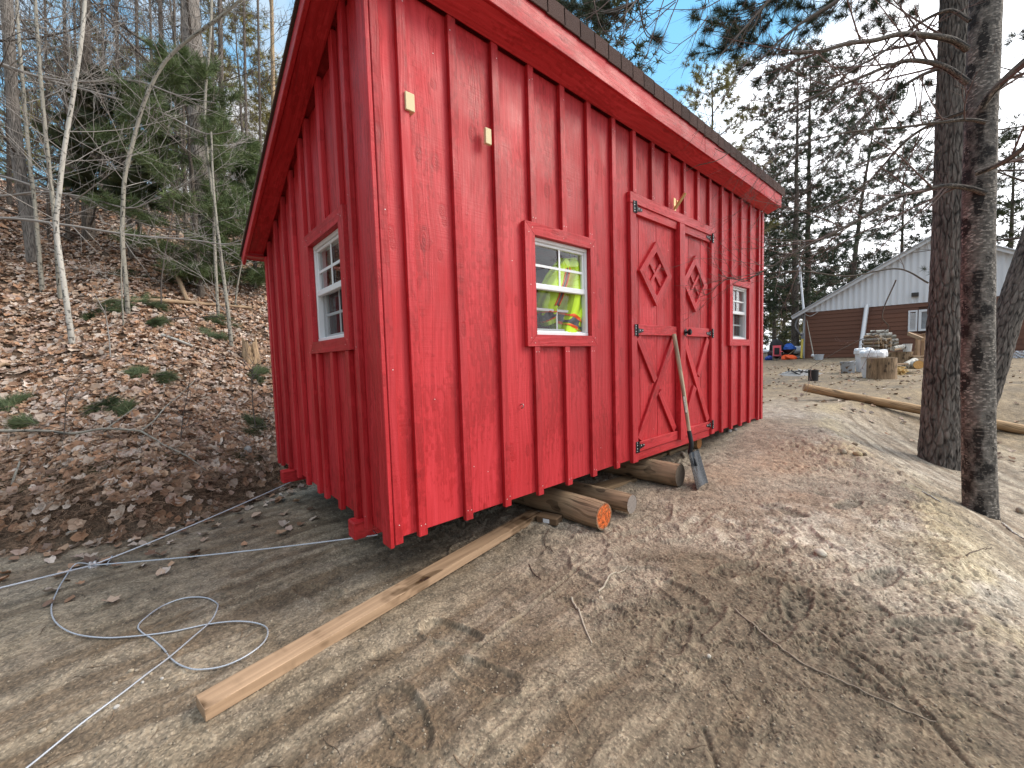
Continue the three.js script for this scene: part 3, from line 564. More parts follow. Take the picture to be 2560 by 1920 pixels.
// windows: vinyl single-hung, six-light look; ax = 'x' on the front, 'z' on the left wall
const paneM = new THREE.MeshPhysicalMaterial({ color: 0xffffff, transmission: 1, roughness: 0.0, thickness: 0, ior: 1.55, specularIntensity: 1 });
const screenM = new THREE.MeshStandardMaterial({ color: lin(0.03, 0.03, 0.032), roughness: 0.8, transparent: true, opacity: 0.30 });
function windowAt(a0, a1, y0, y1, left, label) {
  const w = part('window', shed, label), T = (a, y, d) => left ? [d, y, a] : [a, y, -d], S = (sa, sy, sd) => left ? [sd, sy, sa] : [sa, sy, sd];
  const bar = (name, a, b, c, d, dep, th, mat = whiteVinyl, ch = 0.003) => new MB().box(T((a + b) / 2, (c + d) / 2, dep + th / 2), S(b - a, d - c, th), { ch }).build(name, mat, w);
  const F = 0.022, D = 0.026;
  // outer frame
  bar('frame', a0, a1, y0, y0 + F, D, 0.07); bar('frame', a0, a1, y1 - F, y1, D, 0.07); bar('frame', a0, a0 + F, y0 + F, y1 - F, D + 0.002, 0.066); bar('frame', a1 - F, a1, y0 + F, y1 - F, D + 0.002, 0.066);
  const ym = (y0 + y1) / 2 + 0.005, b0 = a0 + F, b1 = a1 - F, s = 0.022;
  // upper sash, outer; lower sash, inner
  const sash = (yA, yB, dep, scr) => {
    bar('sash', b0, b1, yA, yA + s, dep, 0.022); bar('sash', b0, b1, yB - s * 0.8, yB, dep, 0.022); bar('sash', b0, b0 + s * 0.7, yA + s, yB - s * 0.8, dep + 0.001, 0.02); bar('sash', b1 - s * 0.7, b1, yA + s, yB - s * 0.8, dep + 0.001, 0.02);
    const am = (b0 + b1) / 2, yc = (yA + yB) / 2;
    bar('muntin', am - 0.008, am + 0.008, yA + s, yB - s * 0.8, dep + 0.004, 0.005, whiteVinyl, 0.001); bar('muntin', b0 + s * 0.7, b1 - s * 0.7, yc - 0.008, yc + 0.008, dep + 0.0045, 0.0055, whiteVinyl, 0.001);
    const p = new MB(), z = dep + 0.012; p.quad(V(...T(b0 + s * 0.6, yA + s * 0.9, z)), V(...T(b1 - s * 0.6, yA + s * 0.9, z)), V(...T(b1 - s * 0.6, yB - s * 0.7, z)), V(...T(b0 + s * 0.6, yB - s * 0.7, z))); p.build('pane', paneM, w);
    if (scr) { const q = new MB(), zz = dep - 0.010; q.quad(V(...T(b0, yA, zz)), V(...T(b1, yA, zz)), V(...T(b1, yB, zz)), V(...T(b0, yB, zz))); q.build('insect_screen', screenM, w); bar('screen_frame', b0, b1, yA - 0.004, yA + 0.008, zz - 0.004, 0.006); }
  };
  sash(ym - 0.012, y1 - F, D + 0.012, false); sash(y0 + F, ym + 0.010, D + 0.044, true);
  bar('meeting_rail', b0, b1, ym - 0.017, ym + 0.017, D + 0.006, 0.03);
  // red casing, mitred
  const c0 = a0 - 0.078, c1 = a1 + 0.062 + (left ? 0.012 : 0), yy0 = y0 - 0.069, yy1 = y1 + 0.069, dz = -0.004, th = 0.03;
  const mit = (P) => { const mb = new MB(), f = P.map(q => V(...T(q[0], q[1], dz))), k = P.map(q => V(...T(q[0], q[1], dz + th))), uo = rS(), vo = rS() * 2, uv = q => { const hz = Math.abs(P[1][0] - P[0][0]) > Math.abs(P[3][1] - P[0][1]) && Math.abs(P[1][1] - P[0][1]) < 0.01; return hz ? [q[1] + uo, q[0] + vo] : [q[0] + uo, q[1] + vo]; };
    const U = [0, 1, 2, 3].flatMap(i => uv(P[i])); if (left) mb.quad(f[3], f[2], f[1], f[0], [U[6], U[7], U[4], U[5], U[2], U[3], U[0], U[1]]); else mb.quad(f[0], f[1], f[2], f[3], U);
    for (let i = 0; i < 4; i++) { const j = (i + 1) % 4; left ? mb.quad(f[i], f[j], k[j], k[i]) : mb.quad(f[j], f[i], k[i], k[j]); }
    mb.build('casing', redMat(), w); };
  const g = 0.0012;
  mit([[c0 + g, yy0], [c1 - g, yy0], [a1 - g, y0], [a0 + g, y0]]); mit([[a0 + g, y1], [a1 - g, y1], [c1 - g, yy1], [c0 + g, yy1]]);
  mit([[c0, yy0 + g], [a0, y0 + g], [a0, y1 - g], [c0, yy1 - g]]); mit([[a1, y0 + g], [c1, yy0 + g], [c1, yy1 - g], [a1, y1 - g]]);
  for (const [a, y] of [[c0 + 0.03, yy0 + 0.05], [c0 + 0.06, yy0 + 0.02], [c1 - 0.03, yy0 + 0.055], [c1 - 0.06, yy0 + 0.03], [c0 + 0.03, yy1 - 0.06], [c0 + 0.06, yy1 - 0.03], [c1 - 0.03, yy1 - 0.05], [c1 - 0.06, yy1 - 0.035], [(c0 + c1) / 2, yy1 - 0.05], [c0 + 0.035, (yy0 + yy1) / 2], [c1 - 0.035, (yy0 + yy1) / 2]])
    nails.push([...T(a, y, dz), left]);
}
const nails = [];
windowAt(...[OPEN[0][0], OPEN[0][1], OPEN[0][2], OPEN[0][3]], false, 'front window with the bright yellow jacket behind it');
windowAt(OPEN[1][0], OPEN[1][1], OPEN[1][2], OPEN[1][3], false, 'front window right of the doors');
windowAt(OPENL[0][0], OPENL[0][1], OPENL[0][2], OPENL[0][3], true, 'window in the shaded side wall');
// door casing, doors
{
  rbox('door_casing', [2.0095, 0.982, -0.012], [0.075, 1.964, 0.032], 1); rbox('door_casing', [3.4205, 0.992, -0.012], [0.073, 1.944, 0.032], 1);
  rbox('door_casing', [2.7145, 2.0065, -0.0115], [1.485, 0.081, 0.033], 0);
  rbox('door_sill', [2.715, 0.035, -0.03], [1.335, 0.066, 0.03], 0);
  const doorM = std(0.6, 0.6, 0.6);
  const mk = (x0, x1, rightHand, label) => {
    const d = part('door', shed, label); const zP = -0.032, y0 = 0.072, y1 = 1.958;
    const xs = rightHand ? [x0, 2.967, 3.219, x1] : [x0, 2.136, 2.403, x1];
    for (let k = 0; k + 1 < xs.length; k++) rbox('plank', [(xs[k] + xs[k + 1]) / 2, (y0 + y1) / 2, zP - 0.009], [xs[k + 1] - xs[k] - 0.005, y1 - y0, 0.018], 1, d, { ch: 0.002 });
    const fx0 = rightHand ? 2.808 : x0 + 0.004, fx1 = x1 - 0.006, zt = zP + 0.013, bar = (n, c, s, ax, o) => rbox(n, c, s, ax, d, { ch: 0.002, ...o });
    bar('rail', [(fx0 + fx1) / 2, 1.936, zt], [fx1 - fx0, 0.07, 0.026], 0); bar('rail', [(fx0 + fx1) / 2, 1.029, zt], [fx1 - fx0 - (rightHand ? 0.06 : 0), 0.08, 0.026], 0); bar('rail', [(fx0 + fx1) / 2, 0.112, zt], [fx1 - fx0, 0.076, 0.026], 0);
    if (rightHand) bar('astragal', [2.757, (y0 + y1) / 2 - 0.002, -0.006], [0.094, y1 - y0, 0.052], 1);
    // X brace between middle and bottom rails
    const xa = fx0 + 0.028, xb = fx1 - 0.028, ya = 0.155, yb = 0.985, L = Math.hypot(xb - xa, yb - ya), an = Math.atan2(yb - ya, xb - xa);
    const rot = M4().makeRotationZ(an - Math.PI / 2), rot2 = M4().makeRotationZ(Math.PI / 2 - an), cx = (xa + xb) / 2, cy = (ya + yb) / 2;
    const main = rightHand ? rot2 : rot, cut = rightHand ? rot : rot2, cd = rightHand ? V(Math.cos(an), Math.sin(an), 0) : V(-Math.cos(an), Math.sin(an), 0);
    bar('brace', [cx, cy, zt - 0.002], [0.066, L - 0.03, 0.022], 1, { m: main });
    const gap = 0.066 / Math.abs(Math.sin(2 * (Math.PI / 2 - an))) / 2 + 0.024, h = (L - 0.03) / 2 - gap;
    for (const s of [-1, 1]) bar('brace', [cx + cd.x * s * (gap + h / 2), cy + cd.y * s * (gap + h / 2), zt - 0.002], [0.066, h, 0.022], 1, { m: cut });
    // diamond with crossed bars
    const ox = rightHand ? 3.066 : 2.363, oy = rightHand ? 1.475 : 1.487, hw = 0.253, hh = 0.258;
    const tip = (a) => V(ox + hw * Math.cos(a), oy + hh * Math.sin(a), 0);
    const C4 = [tip(0), tip(Math.PI / 2), tip(Math.PI), tip(-Math.PI / 2)], ins = C4.map(q => V(ox + (q.x - ox) * 0.69, oy + (q.y - oy) * 0.69, 0));
    for (let k = 0; k < 4; k++) { const j = (k + 1) % 4, P = [C4[k], C4[j], ins[j], ins[k]], mb = new MB(), uo = rS(), vo = rS(); const f = P.map(q => V(q.x, q.y, zt + 0.013)), b = P.map(q => V(q.x, q.y, zP)); const dir = C4[j].clone().sub(C4[k]).normalize(), pr = V(-dir.y, dir.x, 0), uv = P.flatMap(q => [q.dot(pr) + uo, q.dot(dir) + vo]); mb.quad(f[0], f[1], f[2], f[3], uv); for (let i = 0; i < 4; i++) { const n = (i + 1) % 4; mb.quad(f[n], f[i], b[i], b[n], [0, 0, 0.2, 0, 0.2, 0.03, 0, 0.03]); } mb.build('diamond_trim', redMat(), d); }
    const mids = k => ins[k].clone().add(ins[(k + 1) % 4]).multiplyScalar(0.5);
    for (const k of [0, 1]) { const a = mids(k), b = mids(k + 2), L2 = a.distanceTo(b); bar('diamond_bar', [(a.x + b.x) / 2, (a.y + b.y) / 2, zt - 0.004 - 0.002 * k], [0.026, L2 - 0.004, 0.016], 1, { m: M4().makeRotationZ(Math.atan2(b.y - a.y, b.x - a.x) - Math.PI / 2) }); }
    // black tee hinges with bright screws
    for (const y of [1.943, 1.024, 0.118]) {
      const s = rightHand ? -1 : 1, hx = rightHand ? 3.392 : 2.045, mb = new MB();
      mb.box([hx - s * 0.020, y, 0.0065], [0.034, 0.088, 0.004], { ch: 0.001 });
      mb.tube([V(hx, y - 0.044, 0.008), V(hx, y + 0.044, 0.008)], 0.008, 8, { cap0: true, cap1: true });
      const z = zt + 0.0165, P = [V(hx, y - 0.030, z), V(hx + s * 0.045, y - 0.013, z), V(hx + s * 0.104, y - 0.010, z), V(hx + s * 0.104, y + 0.010, z), V(hx + s * 0.045, y + 0.013, z), V(hx, y + 0.030, z)];
      for (let k = 1; k < 5; k++) { const [a, b, c] = s > 0 ? [P[0], P[k], P[k + 1]] : [P[0], P[k + 1], P[k]]; mb.tri(a, b, c); }
      for (let k = 0; k < 6; k++) { const a = P[k], b = P[(k + 1) % 6], a2 = a.clone().setZ(z - 0.004), b2 = b.clone().setZ(z - 0.004); mb.quad(a, b, b2, a2); }
      const hinge = mb.build('hinge', blackMetal, d), sc = new MB();
      for (const [dx, dy, zz] of [[-0.020, 0.032, 0.0086], [-0.020, 0.013, 0.0086], [-0.020, -0.013, 0.0086], [-0.020, -0.032, 0.0086], [0.022, 0.011, z], [0.022, -0.011, z], [0.055, 0, z], [0.092, 0, z]]) sc.lathe(V(0, 0, 0), [[0, 0.002], [0.003, 0.0016], [0.0045, 0]], 7), sc.i.length && (() => { const n = 8 * 3, k0 = sc.nv - n; for (let q = k0; q < sc.nv; q++) { const y1 = sc.p[q * 3 + 1], z1 = sc.p[q * 3 + 2]; sc.p[q * 3] += hx + s * dx; sc.p[q * 3 + 1] = y + dy - z1; sc.p[q * 3 + 2] = zz + y1; const ny = sc.n[q * 3 + 1], nz = sc.n[q * 3 + 2]; sc.n[q * 3 + 1] = -nz; sc.n[q * 3 + 2] = ny; } })();
      sc.build('screw', screwM, d);
    }
    if (rightHand) {   // knob and its plate on the astragal
      const mb = new MB().box([2.842, 1.021, 0.0], [0.022, 0.075, 0.006], { ch: 0.002 });
      mb.tube([V(2.800, 1.021, 0.018), V(2.800, 1.021, 0.040)], 0.010, 10, {}); mb.tube([V(2.800, 1.021, 0.040), V(2.800, 1.021, 0.052), V(2.800, 1.021, 0.066), V(2.800, 1.021, 0.074)], [0.012, 0.027, 0.027, 0.016], 14, { cap1: true }); mb.tube([V(2.800, 1.021, 0.019), V(2.800, 1.021, 0.025)], 0.028, 14, { cap1: true });
      mb.build('door_knob', blackMetal, d);
    }
    return d;
  };
  mk(2.051, 2.708, false, 'left door leaf'); mk(2.710, 3.383, true, 'right door leaf with the black knob');
}
// unpainted wood blocks, brass flagpole holder, a rusty hook, nail heads
for (const [a, b, c, d] of [[0.168, 0.213, 1.962, 2.041], [0.612, 0.650, 1.952, 2.032]]) new MB().box([(a + b) / 2, (c + d) / 2, a < 0.3 ? -0.008 : 0.010], [b - a, d - c, a < 0.3 ? 0.038 : 0.019], { axis: 1, ch: 0.002, uo: a, vo: b * 3 }).build('wood_block', std(0.72, 0.6, 0.36, 0.7), shed, 'small unpainted wood block');
{
  const f = part('flagpole_holder', shed);
  new MB().box([2.668, 2.104, -0.006], [0.034, 0.104, 0.004], { ch: 0.001 }).build('plate', brassM, f);
  const a = V(2.668, 2.068, -0.002), b = V(2.672, 2.172, 0.085); new MB().tube([a, b], 0.0135, 14, { cap0: true, cap1: false }).tube([b, a.clone().lerp(b, 0.1)], 0.0105, 14, {}).build('socket', brassM, f);
  new MB().tube([V(2.668, 2.108, 0.02), V(2.668, 2.128, 0.012)], 0.006, 8, { cap0: true, cap1: true }).build('thumbscrew', brassM, f);
}
new MB().tube(spline([V(0.842, 0.565, -0.026), V(0.842, 0.570, -0.008), V(0.842, 0.558, -0.002), V(0.842, 0.548, -0.010), V(0.842, 0.545, -0.020)], 14), 0.003, 6, { cap1: true }).build('hook', std(0.35, 0.3, 0.28, 0.5, 0.6), shed);
{
  for (const x of BX) { const up = x > 1.95 && x < 3.42 ? [2.08, 2.44] : [0.05, 2.42]; for (const y of up) for (const d of [0.012, 0.034]) if (rS() > 0.2) nails.push([x + d, y + (rS() - 0.5) * 0.02, 0, false]); if (x > 0.86 && x < 1.53) for (const d of [0.012, 0.034]) nails.push([x + d, 0.87, 0, false], [x + d, 1.65, 0, false]); }
  for (let k = 0; k < 26; k++) nails.push([0.2 + rS() * 4.4, 0.1 + rS() * 2.2, -BT + 0.001, false]);
  nails.push([0.045, 0.09, 0.0005, false], [0.05, 1.5, 0.0005, false], [0.05, 0.8, 0.0005, false]);
  for (const z of [-0.285, -1.075, -1.33, -1.58, -1.84]) for (const y of [0.05, 0.9, 1.6]) nails.push([0, y + rS() * 0.05, z, true]);
  const mb = new MB();
  for (const [x, y, z, left] of nails) { const c = V(x, y, z), n = left ? V(-1, 0, 0) : V(0, 0, 1), u = left ? V(0, 0, 1) : V(1, 0, 0), r = 0.0028; c.addScaledVector(n, 0.0012); const P = []; for (let k = 0; k < 6; k++) P.push(c.clone().addScaledVector(u, r * Math.cos(k * Math.PI / 3)).addScaledVector(V(0, 1, 0), r * Math.sin(k * Math.PI / 3))); for (let k = 0; k < 6; k++) mb.tri(c.clone().addScaledVector(n, 0.0006), P[k], P[(k + 1) % 6]); }
  mb.build('nail_head', std(0.75, 0.6, 0.58, 0.45, 0.3), shed).userData.kind = 'stuff';
}
// ------------------------------------------------------------------ rollers, planks, shovel, cable, jacket
function hit(u, v, lift = 0) {   // where a line of sight meets the land
  const d = ray(u, v); let t = 0.5, p = V();
  for (; t < 120; t += 0.05 + t * 0.01) { p.copy(CAM).addScaledVector(d, t); if (p.y < landY(p.x, p.z) + lift) break; }
  let a = t - 0.05 - t * 0.012, b = t; for (let k = 0; k < 22; k++) { const m = (a + b) / 2; p.copy(CAM).addScaledVector(d, m); if (p.y < landY(p.x, p.z) + lift) b = m; else a = m; }
  p.copy(CAM).addScaledVector(d, b); p.dep = b; return p;
}
function rollerLog(label, end, far, r, endMat, seed) {
  const o = thing('roller_log', label, 'log', end, 'peeled logs the shed rolls on');
  const n = 26, P = []; for (let k = 0; k <= n; k++) { const t = k / n, p = end.clone().lerp(far, t); p.x += 0.006 * Math.sin(t * 5 + seed); P.push(p); }
  new MB().tube(P, r, 28, { rf: (a, L) => 1 + 0.05 * (fbm(Math.cos(a) * 1.3 + 7 + seed, Math.sin(a) * 1.3 + L * 2.2, 3, seed) - 0.5) + (L < 0.012 ? -0.05 : 0) + 0.10 * L / 2.4 * -0.5, us: 1, vs: 1, uo: seed * 0.37, up: V(0, 1, 0), cap1: true }).build('log_body', logM, o);
  const mb = new MB(), N = 28, c = end.clone(), ax = end.clone().sub(far).normalize(), u = V(0, 1, 0).addScaledVector(ax, -ax.y).normalize(), w = V().crossVectors(ax, u);
  const R = a => r * 0.955 * (1 + 0.05 * (fbm(Math.cos(a) * 1.3 + 7 + seed, Math.sin(a) * 1.3, 3, seed) - 0.5));
  for (let k = 0; k < N; k++) { const a = k / N * 6.2832, b = (k + 1) / N * 6.2832, P = q => c.clone().addScaledVector(u, R(q) * Math.cos(q)).addScaledVector(w, R(q) * Math.sin(q)).addScaledVector(ax, 0.001), t = q => [0.5 + 0.5 * Math.cos(q), 0.5 + 0.5 * Math.sin(q)]; mb.tri(c.clone().addScaledVector(ax, 0.002), P(a), P(b), [0.5, 0.5, ...t(a), ...t(b)]); }
  mb.build('end_grain', endMat, o, endMat === endO ? 'end sprayed orange' : undefined);
  return o;
}
rollerLog('peeled roller log with bright orange painted end, nearest under the shed', V(1.312, -0.172, 0.205), V(1.20, -0.185, -2.3), 0.089, endO, 1);
rollerLog('slimmer grey-ended roller log just behind the orange-ended one', V(1.612, -0.170, 0.215), V(1.47, -0.19, -2.2), 0.066, endG, 2);
rollerLog('thick dark-ended roller log beside the shovel blade', V(2.305, -0.122, 0.21), V(2.18, -0.145, -2.3), 0.092, endD, 3);
rollerLog('roller log with dull orange end, farthest under the doors', V(3.43, -0.092, -0.14), V(3.36, -0.11, -2.3), 0.064, new THREE.MeshStandardMaterial({ map: tEnd, roughness: 0.85, color: lin(0.85, 0.5, 0.22) }), 4);

function board2(name, label, a, b, w, th, mat, group, seed) {   // a plank from a to b (centres of its ends)
  const d = b.clone().sub(a), L = d.length(), m = frameX(d);
  const mb = new MB().box([(a.x + b.x) / 2, (a.y + b.y) / 2, (a.z + b.z) / 2], [L, th, w], { axis: 0, ch: 0.0015, m, uo: seed * 0.31, vo: seed * 0.77 });
  const o = mb.build(name, mat); return tag(o, label, 'plank', group);
}
board2('plank', 'long pale sawn plank running from the foreground to under the shed', V(-0.707, -0.272, 0.083), V(1.17, -0.242, -0.262), 0.094, 0.042, rawM, null, 1);
board2('plank', 'short track plank between the grey-ended log and the dark-ended log', V(1.30, -0.228, -0.335), V(2.225, -0.212, -0.175), 0.125, 0.036, rawM2, null, 2);
board2('plank', 'wide track plank under the left door leaf', V(2.24, -0.185, -0.40), V(3.03, -0.160, -0.36), 0.17, 0.036, rawM2, null, 3);
board2('plank', 'track plank end behind the shovel handle under the doors', V(3.04, -0.155, -0.33), V(3.62, -0.118, -0.27), 0.15, 0.036, rawM2, null, 4);
{
  const o = thing('wood_offcut', 'dark wood offcut with a white patch beside the orange-ended log', 'wood block', V(1.15, -0.24, -0.12));
  const m = frameX(V(0.3, 0, 1));
  new MB().box([1.155, -0.232, -0.12], [0.15, 0.045, 0.09], { axis: 0, ch: 0.004, m, vo: 0.4 }).build('block', new THREE.MeshStandardMaterial({ map: tRaw, bumpMap: tRawB, bumpScale: 0.001, roughness: 0.85, color: lin(0.34, 0.30, 0.28) }), o);
  const s = V(-0.9578, 0, 0.2873); new MB().box([1.155 + s.x * 0.0455, -0.232, -0.12 + s.z * 0.0455], [0.045, 0.026, 0.002], { axis: 0, ch: 0, m }).build('label', std(0.8, 0.82, 0.85, 0.4), o);
}
// shovel leaning on the astragal
{
  const o = thing('shovel', 'long-handled square shovel with black blade leaning against the doors', 'shovel', V(2.42, -0.2, 0.33));
  const top = V(2.598, 1.000, 0.016), neck = V(2.452, 0.005, 0.246), sock = top.clone().lerp(neck, 0.80);
  const H = spline([top, top.clone().lerp(neck, 0.4).add(V(0.004, 0, 0.003)), sock, top.clone().lerp(neck, 0.84)], 22);
  const tH = tex(128, 512, (u, v) => { const g = fbm(u * 24, v * 5, 3, 4, 24, 5), d = sst(0.45, 0.7, fbm(u * 4, v * 7, 4, 8, 4, 7)); const a = 0.62 + (g - 0.5) * 0.4 - d * 0.35; return [enc(lerp(0.12, 0.62, a)), enc(lerp(0.09, 0.47, a)), enc(lerp(0.06, 0.30, a))]; }, true, 1, 1);
  new MB().tube(H, H.map((_, k) => 0.0148 + 0.003 * Math.cos(k / 22 * 2.6) ), 14, { cap0: true, vs: 1 }).build('handle', new THREE.MeshStandardMaterial({ map: tH, roughness: 0.6 }), o);
  const steel = new THREE.MeshStandardMaterial({ color: lin(0.05, 0.052, 0.056), roughness: 0.42, metalness: 0.55, roughnessMap: tex(128, 128, (u, v) => 0.55 + 0.6 * (fbm(u * 6, v * 6, 4, 3, 6, 6) - 0.3), false, 4, 4) });
  const BL = V(2.297, -0.205, 0.345), BR = V(2.516, -0.203, 0.335), mid = BL.clone().add(BR).multiplyScalar(0.5);
  const up = neck.clone().sub(mid).normalize(), side = BR.clone().sub(BL).normalize(), nrm = V().crossVectors(side, up).normalize();
  const bend = spline([sock, sock.clone().lerp(neck, 0.55), neck.clone().addScaledVector(nrm, -0.014).addScaledVector(up, 0.035), neck.clone().addScaledVector(up, -0.02), neck.clone().addScaledVector(up, -0.075).addScaledVector(nrm, 0.004)], 24);
  new MB().tube(bend, bend.map((_, k) => k < 14 ? 0.0178 : lerp(0.0178, 0.010, (k - 14) / 10)), 14, { cap0: true }).build('socket', std(0.018, 0.018, 0.02, 0.55, 0.4), o);
  // dished blade with turned-up shoulders
  const Lb = 0.272, dish = (s, t) => { const x = (s - 0.5) * 2, w = lerp(0.112, 0.098, t) * (t > 0.93 ? 1 - Math.pow((t - 0.93) / 0.07, 2) * 0.12 : 1); return mid.clone().addScaledVector(side, x * w).addScaledVector(up, t * Lb - 0.012 * (1 - x * x) * (1 - t)).addScaledVector(nrm, 0.030 * Math.pow(Math.abs(x), 2.2) * lerp(0.45, 1, t) - 0.012 + 0.018 * Math.pow(t, 3) * (1 - x * x) + 0.016 * Math.exp(-x * x * 40) * sst(0.35, 1, t)); };
  const mb = new MB().grid(dish, 26, 26); const off = mb.nv; mb.grid((s, t) => dish(1 - s, t).addScaledVector(nrm, -0.003), 26, 26); mb.build('blade', steel, o);
  const lab = new MB(), a = top.clone().lerp(neck, 0.52), b = top.clone().lerp(neck, 0.66), ax = b.clone().sub(a).normalize(), tc = CAM.clone().sub(a).normalize(), sd = V().crossVectors(ax, tc).normalize(), fw = V().crossVectors(sd, ax);
  const P = (q, t) => q.clone().addScaledVector(sd, Math.sin(t) * 0.0172).addScaledVector(fw, Math.cos(t) * 0.0172);
  for (let k = 0; k < 6; k++) { const t0 = -0.55 + k * 0.16, t1 = t0 + 0.16; lab.quad(P(a, t0), P(b, t0), P(b, t1), P(a, t1), [k / 6, 0, k / 6, 1, (k + 1) / 6, 1, (k + 1) / 6, 0]); }
  lab.build('sticker', new THREE.MeshStandardMaterial({ map: tex(64, 256, (u, v) => (u < 0.12 || u > 0.88 || v < 0.03 || v > 0.97) ? [0.12, 0.12, 0.12] : (v > 0.2 && v < 0.8 && Math.abs(u - 0.5) < 0.12 && vnoise(v * 60, 1, 4) > 0.45) ? [0.35, 0.35, 0.34] : [0.86, 0.84, 0.78], true, 1, 1), roughness: 0.5, side: THREE.DoubleSide }), o);
}
// steel wire rope: two bridle legs from the skids to a clamp, the pulling line, and a loose tail in loops
const ropeTex = tex(32, 64, (u, v) => { const s = Math.sin((u * 6 + v * 3) * 6.283); const a = 0.62 + 0.25 * s; return [a, a * 1.02, a * 1.06]; }, true, 1, 160);
const ropeM = new THREE.MeshStandardMaterial({ map: ropeTex, roughness: 0.4, metalness: 0.35, color: lin(1.25, 1.28, 1.3) });
{
  const clampP = onY(232, 1413, -0.235);
  const G = (u, v, l = 0.006) => { const p = hit(u, v); p.y = groundY(p.x, p.z) + l; return p; };
  const k1 = V(0.02, -0.058, -0.345), k2 = V(-0.03, -0.055, -1.80);
  const c1 = onY(945, 1337, -0.062);
  const o = thing('steel_cable', 'steel wire rope bridle from the shed skids with a loose looped tail on the sand', 'cable', clampP);
  const far = onY(0, 1470, -0.19); const dir = far.clone().sub(clampP);
  const tw = [clampP, clampP.clone().addScaledVector(dir, 0.5), far, clampP.clone().addScaledVector(dir, 4)];
  new MB().tube(tw, 0.0046, 8, {}).build('pulling_line', ropeM, o);
  const sag = (a, b, s) => { const P = []; for (let k = 0; k <= 16; k++) { const t = k / 16, p = a.clone().lerp(b, t); p.y -= s * 4 * t * (1 - t); P.push(p); } return P; };
  new MB().tube([...sag(clampP, c1, 0.012), V(0.06, -0.045, -0.36), V(0.2, -0.05, -0.36)], 0.0036, 8, {}).build('bridle_leg', ropeM, o);
  new MB().tube([...sag(clampP, onY(722, 1207, -0.075), 0.012), V(0.1, -0.06, -1.82)], 0.0038, 8, {}).build('bridle_leg', ropeM, o);
  const z7 = [[520, 500], [440, 528], [370, 595], [318, 675], [297, 755], [318, 830], [390, 885], [480, 912], [620, 921], [800, 908], [1000, 880], [1200, 835], [1370, 820], [1490, 828], [1542, 870], [1520, 950], [1420, 1030], [1290, 1085], [1140, 1110], [1050, 1085], [985, 1035], [945, 975], [880, 920], [815, 880], [797, 845], [850, 790], [950, 720], [1060, 685], [1180, 682], [1245, 710], [1255, 760], [1220, 815], [1100, 925], [970, 1045], [850, 1145], [700, 1265], [500, 1415], [190, 1662], [-100, 1900]];
  const L = z7.map((q, k) => G(q[0] * 0.43403, 1200 + q[1] * 0.43403, k > 29 ? 0.013 : k > 18 ? 0.005 : 0.010)); L[0] = clampP.clone().add(V(0, 0.004, 0)); L[1].y = lerp(clampP.y, L[1].y, 0.35); L[2].y = lerp(clampP.y, L[2].y, 0.75);
  new MB().tube(spline(L, 260), 0.0031, 7, {}).build('loose_tail', ropeM, o);
  const st = [G(265, 1425), G(280, 1410, 0.03), clampP]; new MB().tube(spline([clampP, clampP.clone().add(V(0.06, -0.012, 0.01)), G(268, 1418, 0.02), G(281, 1402, 0.035)], 12), 0.0036, 6, { cap1: true }).build('rope_stub', ropeM, o);
  // saddle clamp: two plates, two bolts with nuts
  const m = frameX(dir), cl = new MB(); cl.box([clampP.x, clampP.y + 0.009, clampP.z], [0.034, 0.008, 0.026], { m, ch: 0.002 }); cl.box([clampP.x, clampP.y - 0.010, clampP.z], [0.034, 0.008, 0.026], { m, ch: 0.002 });
  for (const s of [-1, 1]) { const q = V(s * 0.010, 0, 0).applyMatrix4(m).add(clampP); cl.tube([q.clone().add(V(0, -0.02, 0)), q.clone().add(V(0, 0.022, 0))], 0.004, 8, { cap1: true }); cl.tube([q.clone().add(V(0, 0.013, 0)), q.clone().add(V(0, 0.019, 0))], 0.0075, 6, { cap1: true, cap0: true }); }
  cl.build('clamp', std(0.75, 0.76, 0.78, 0.3, 0.7), o);
}
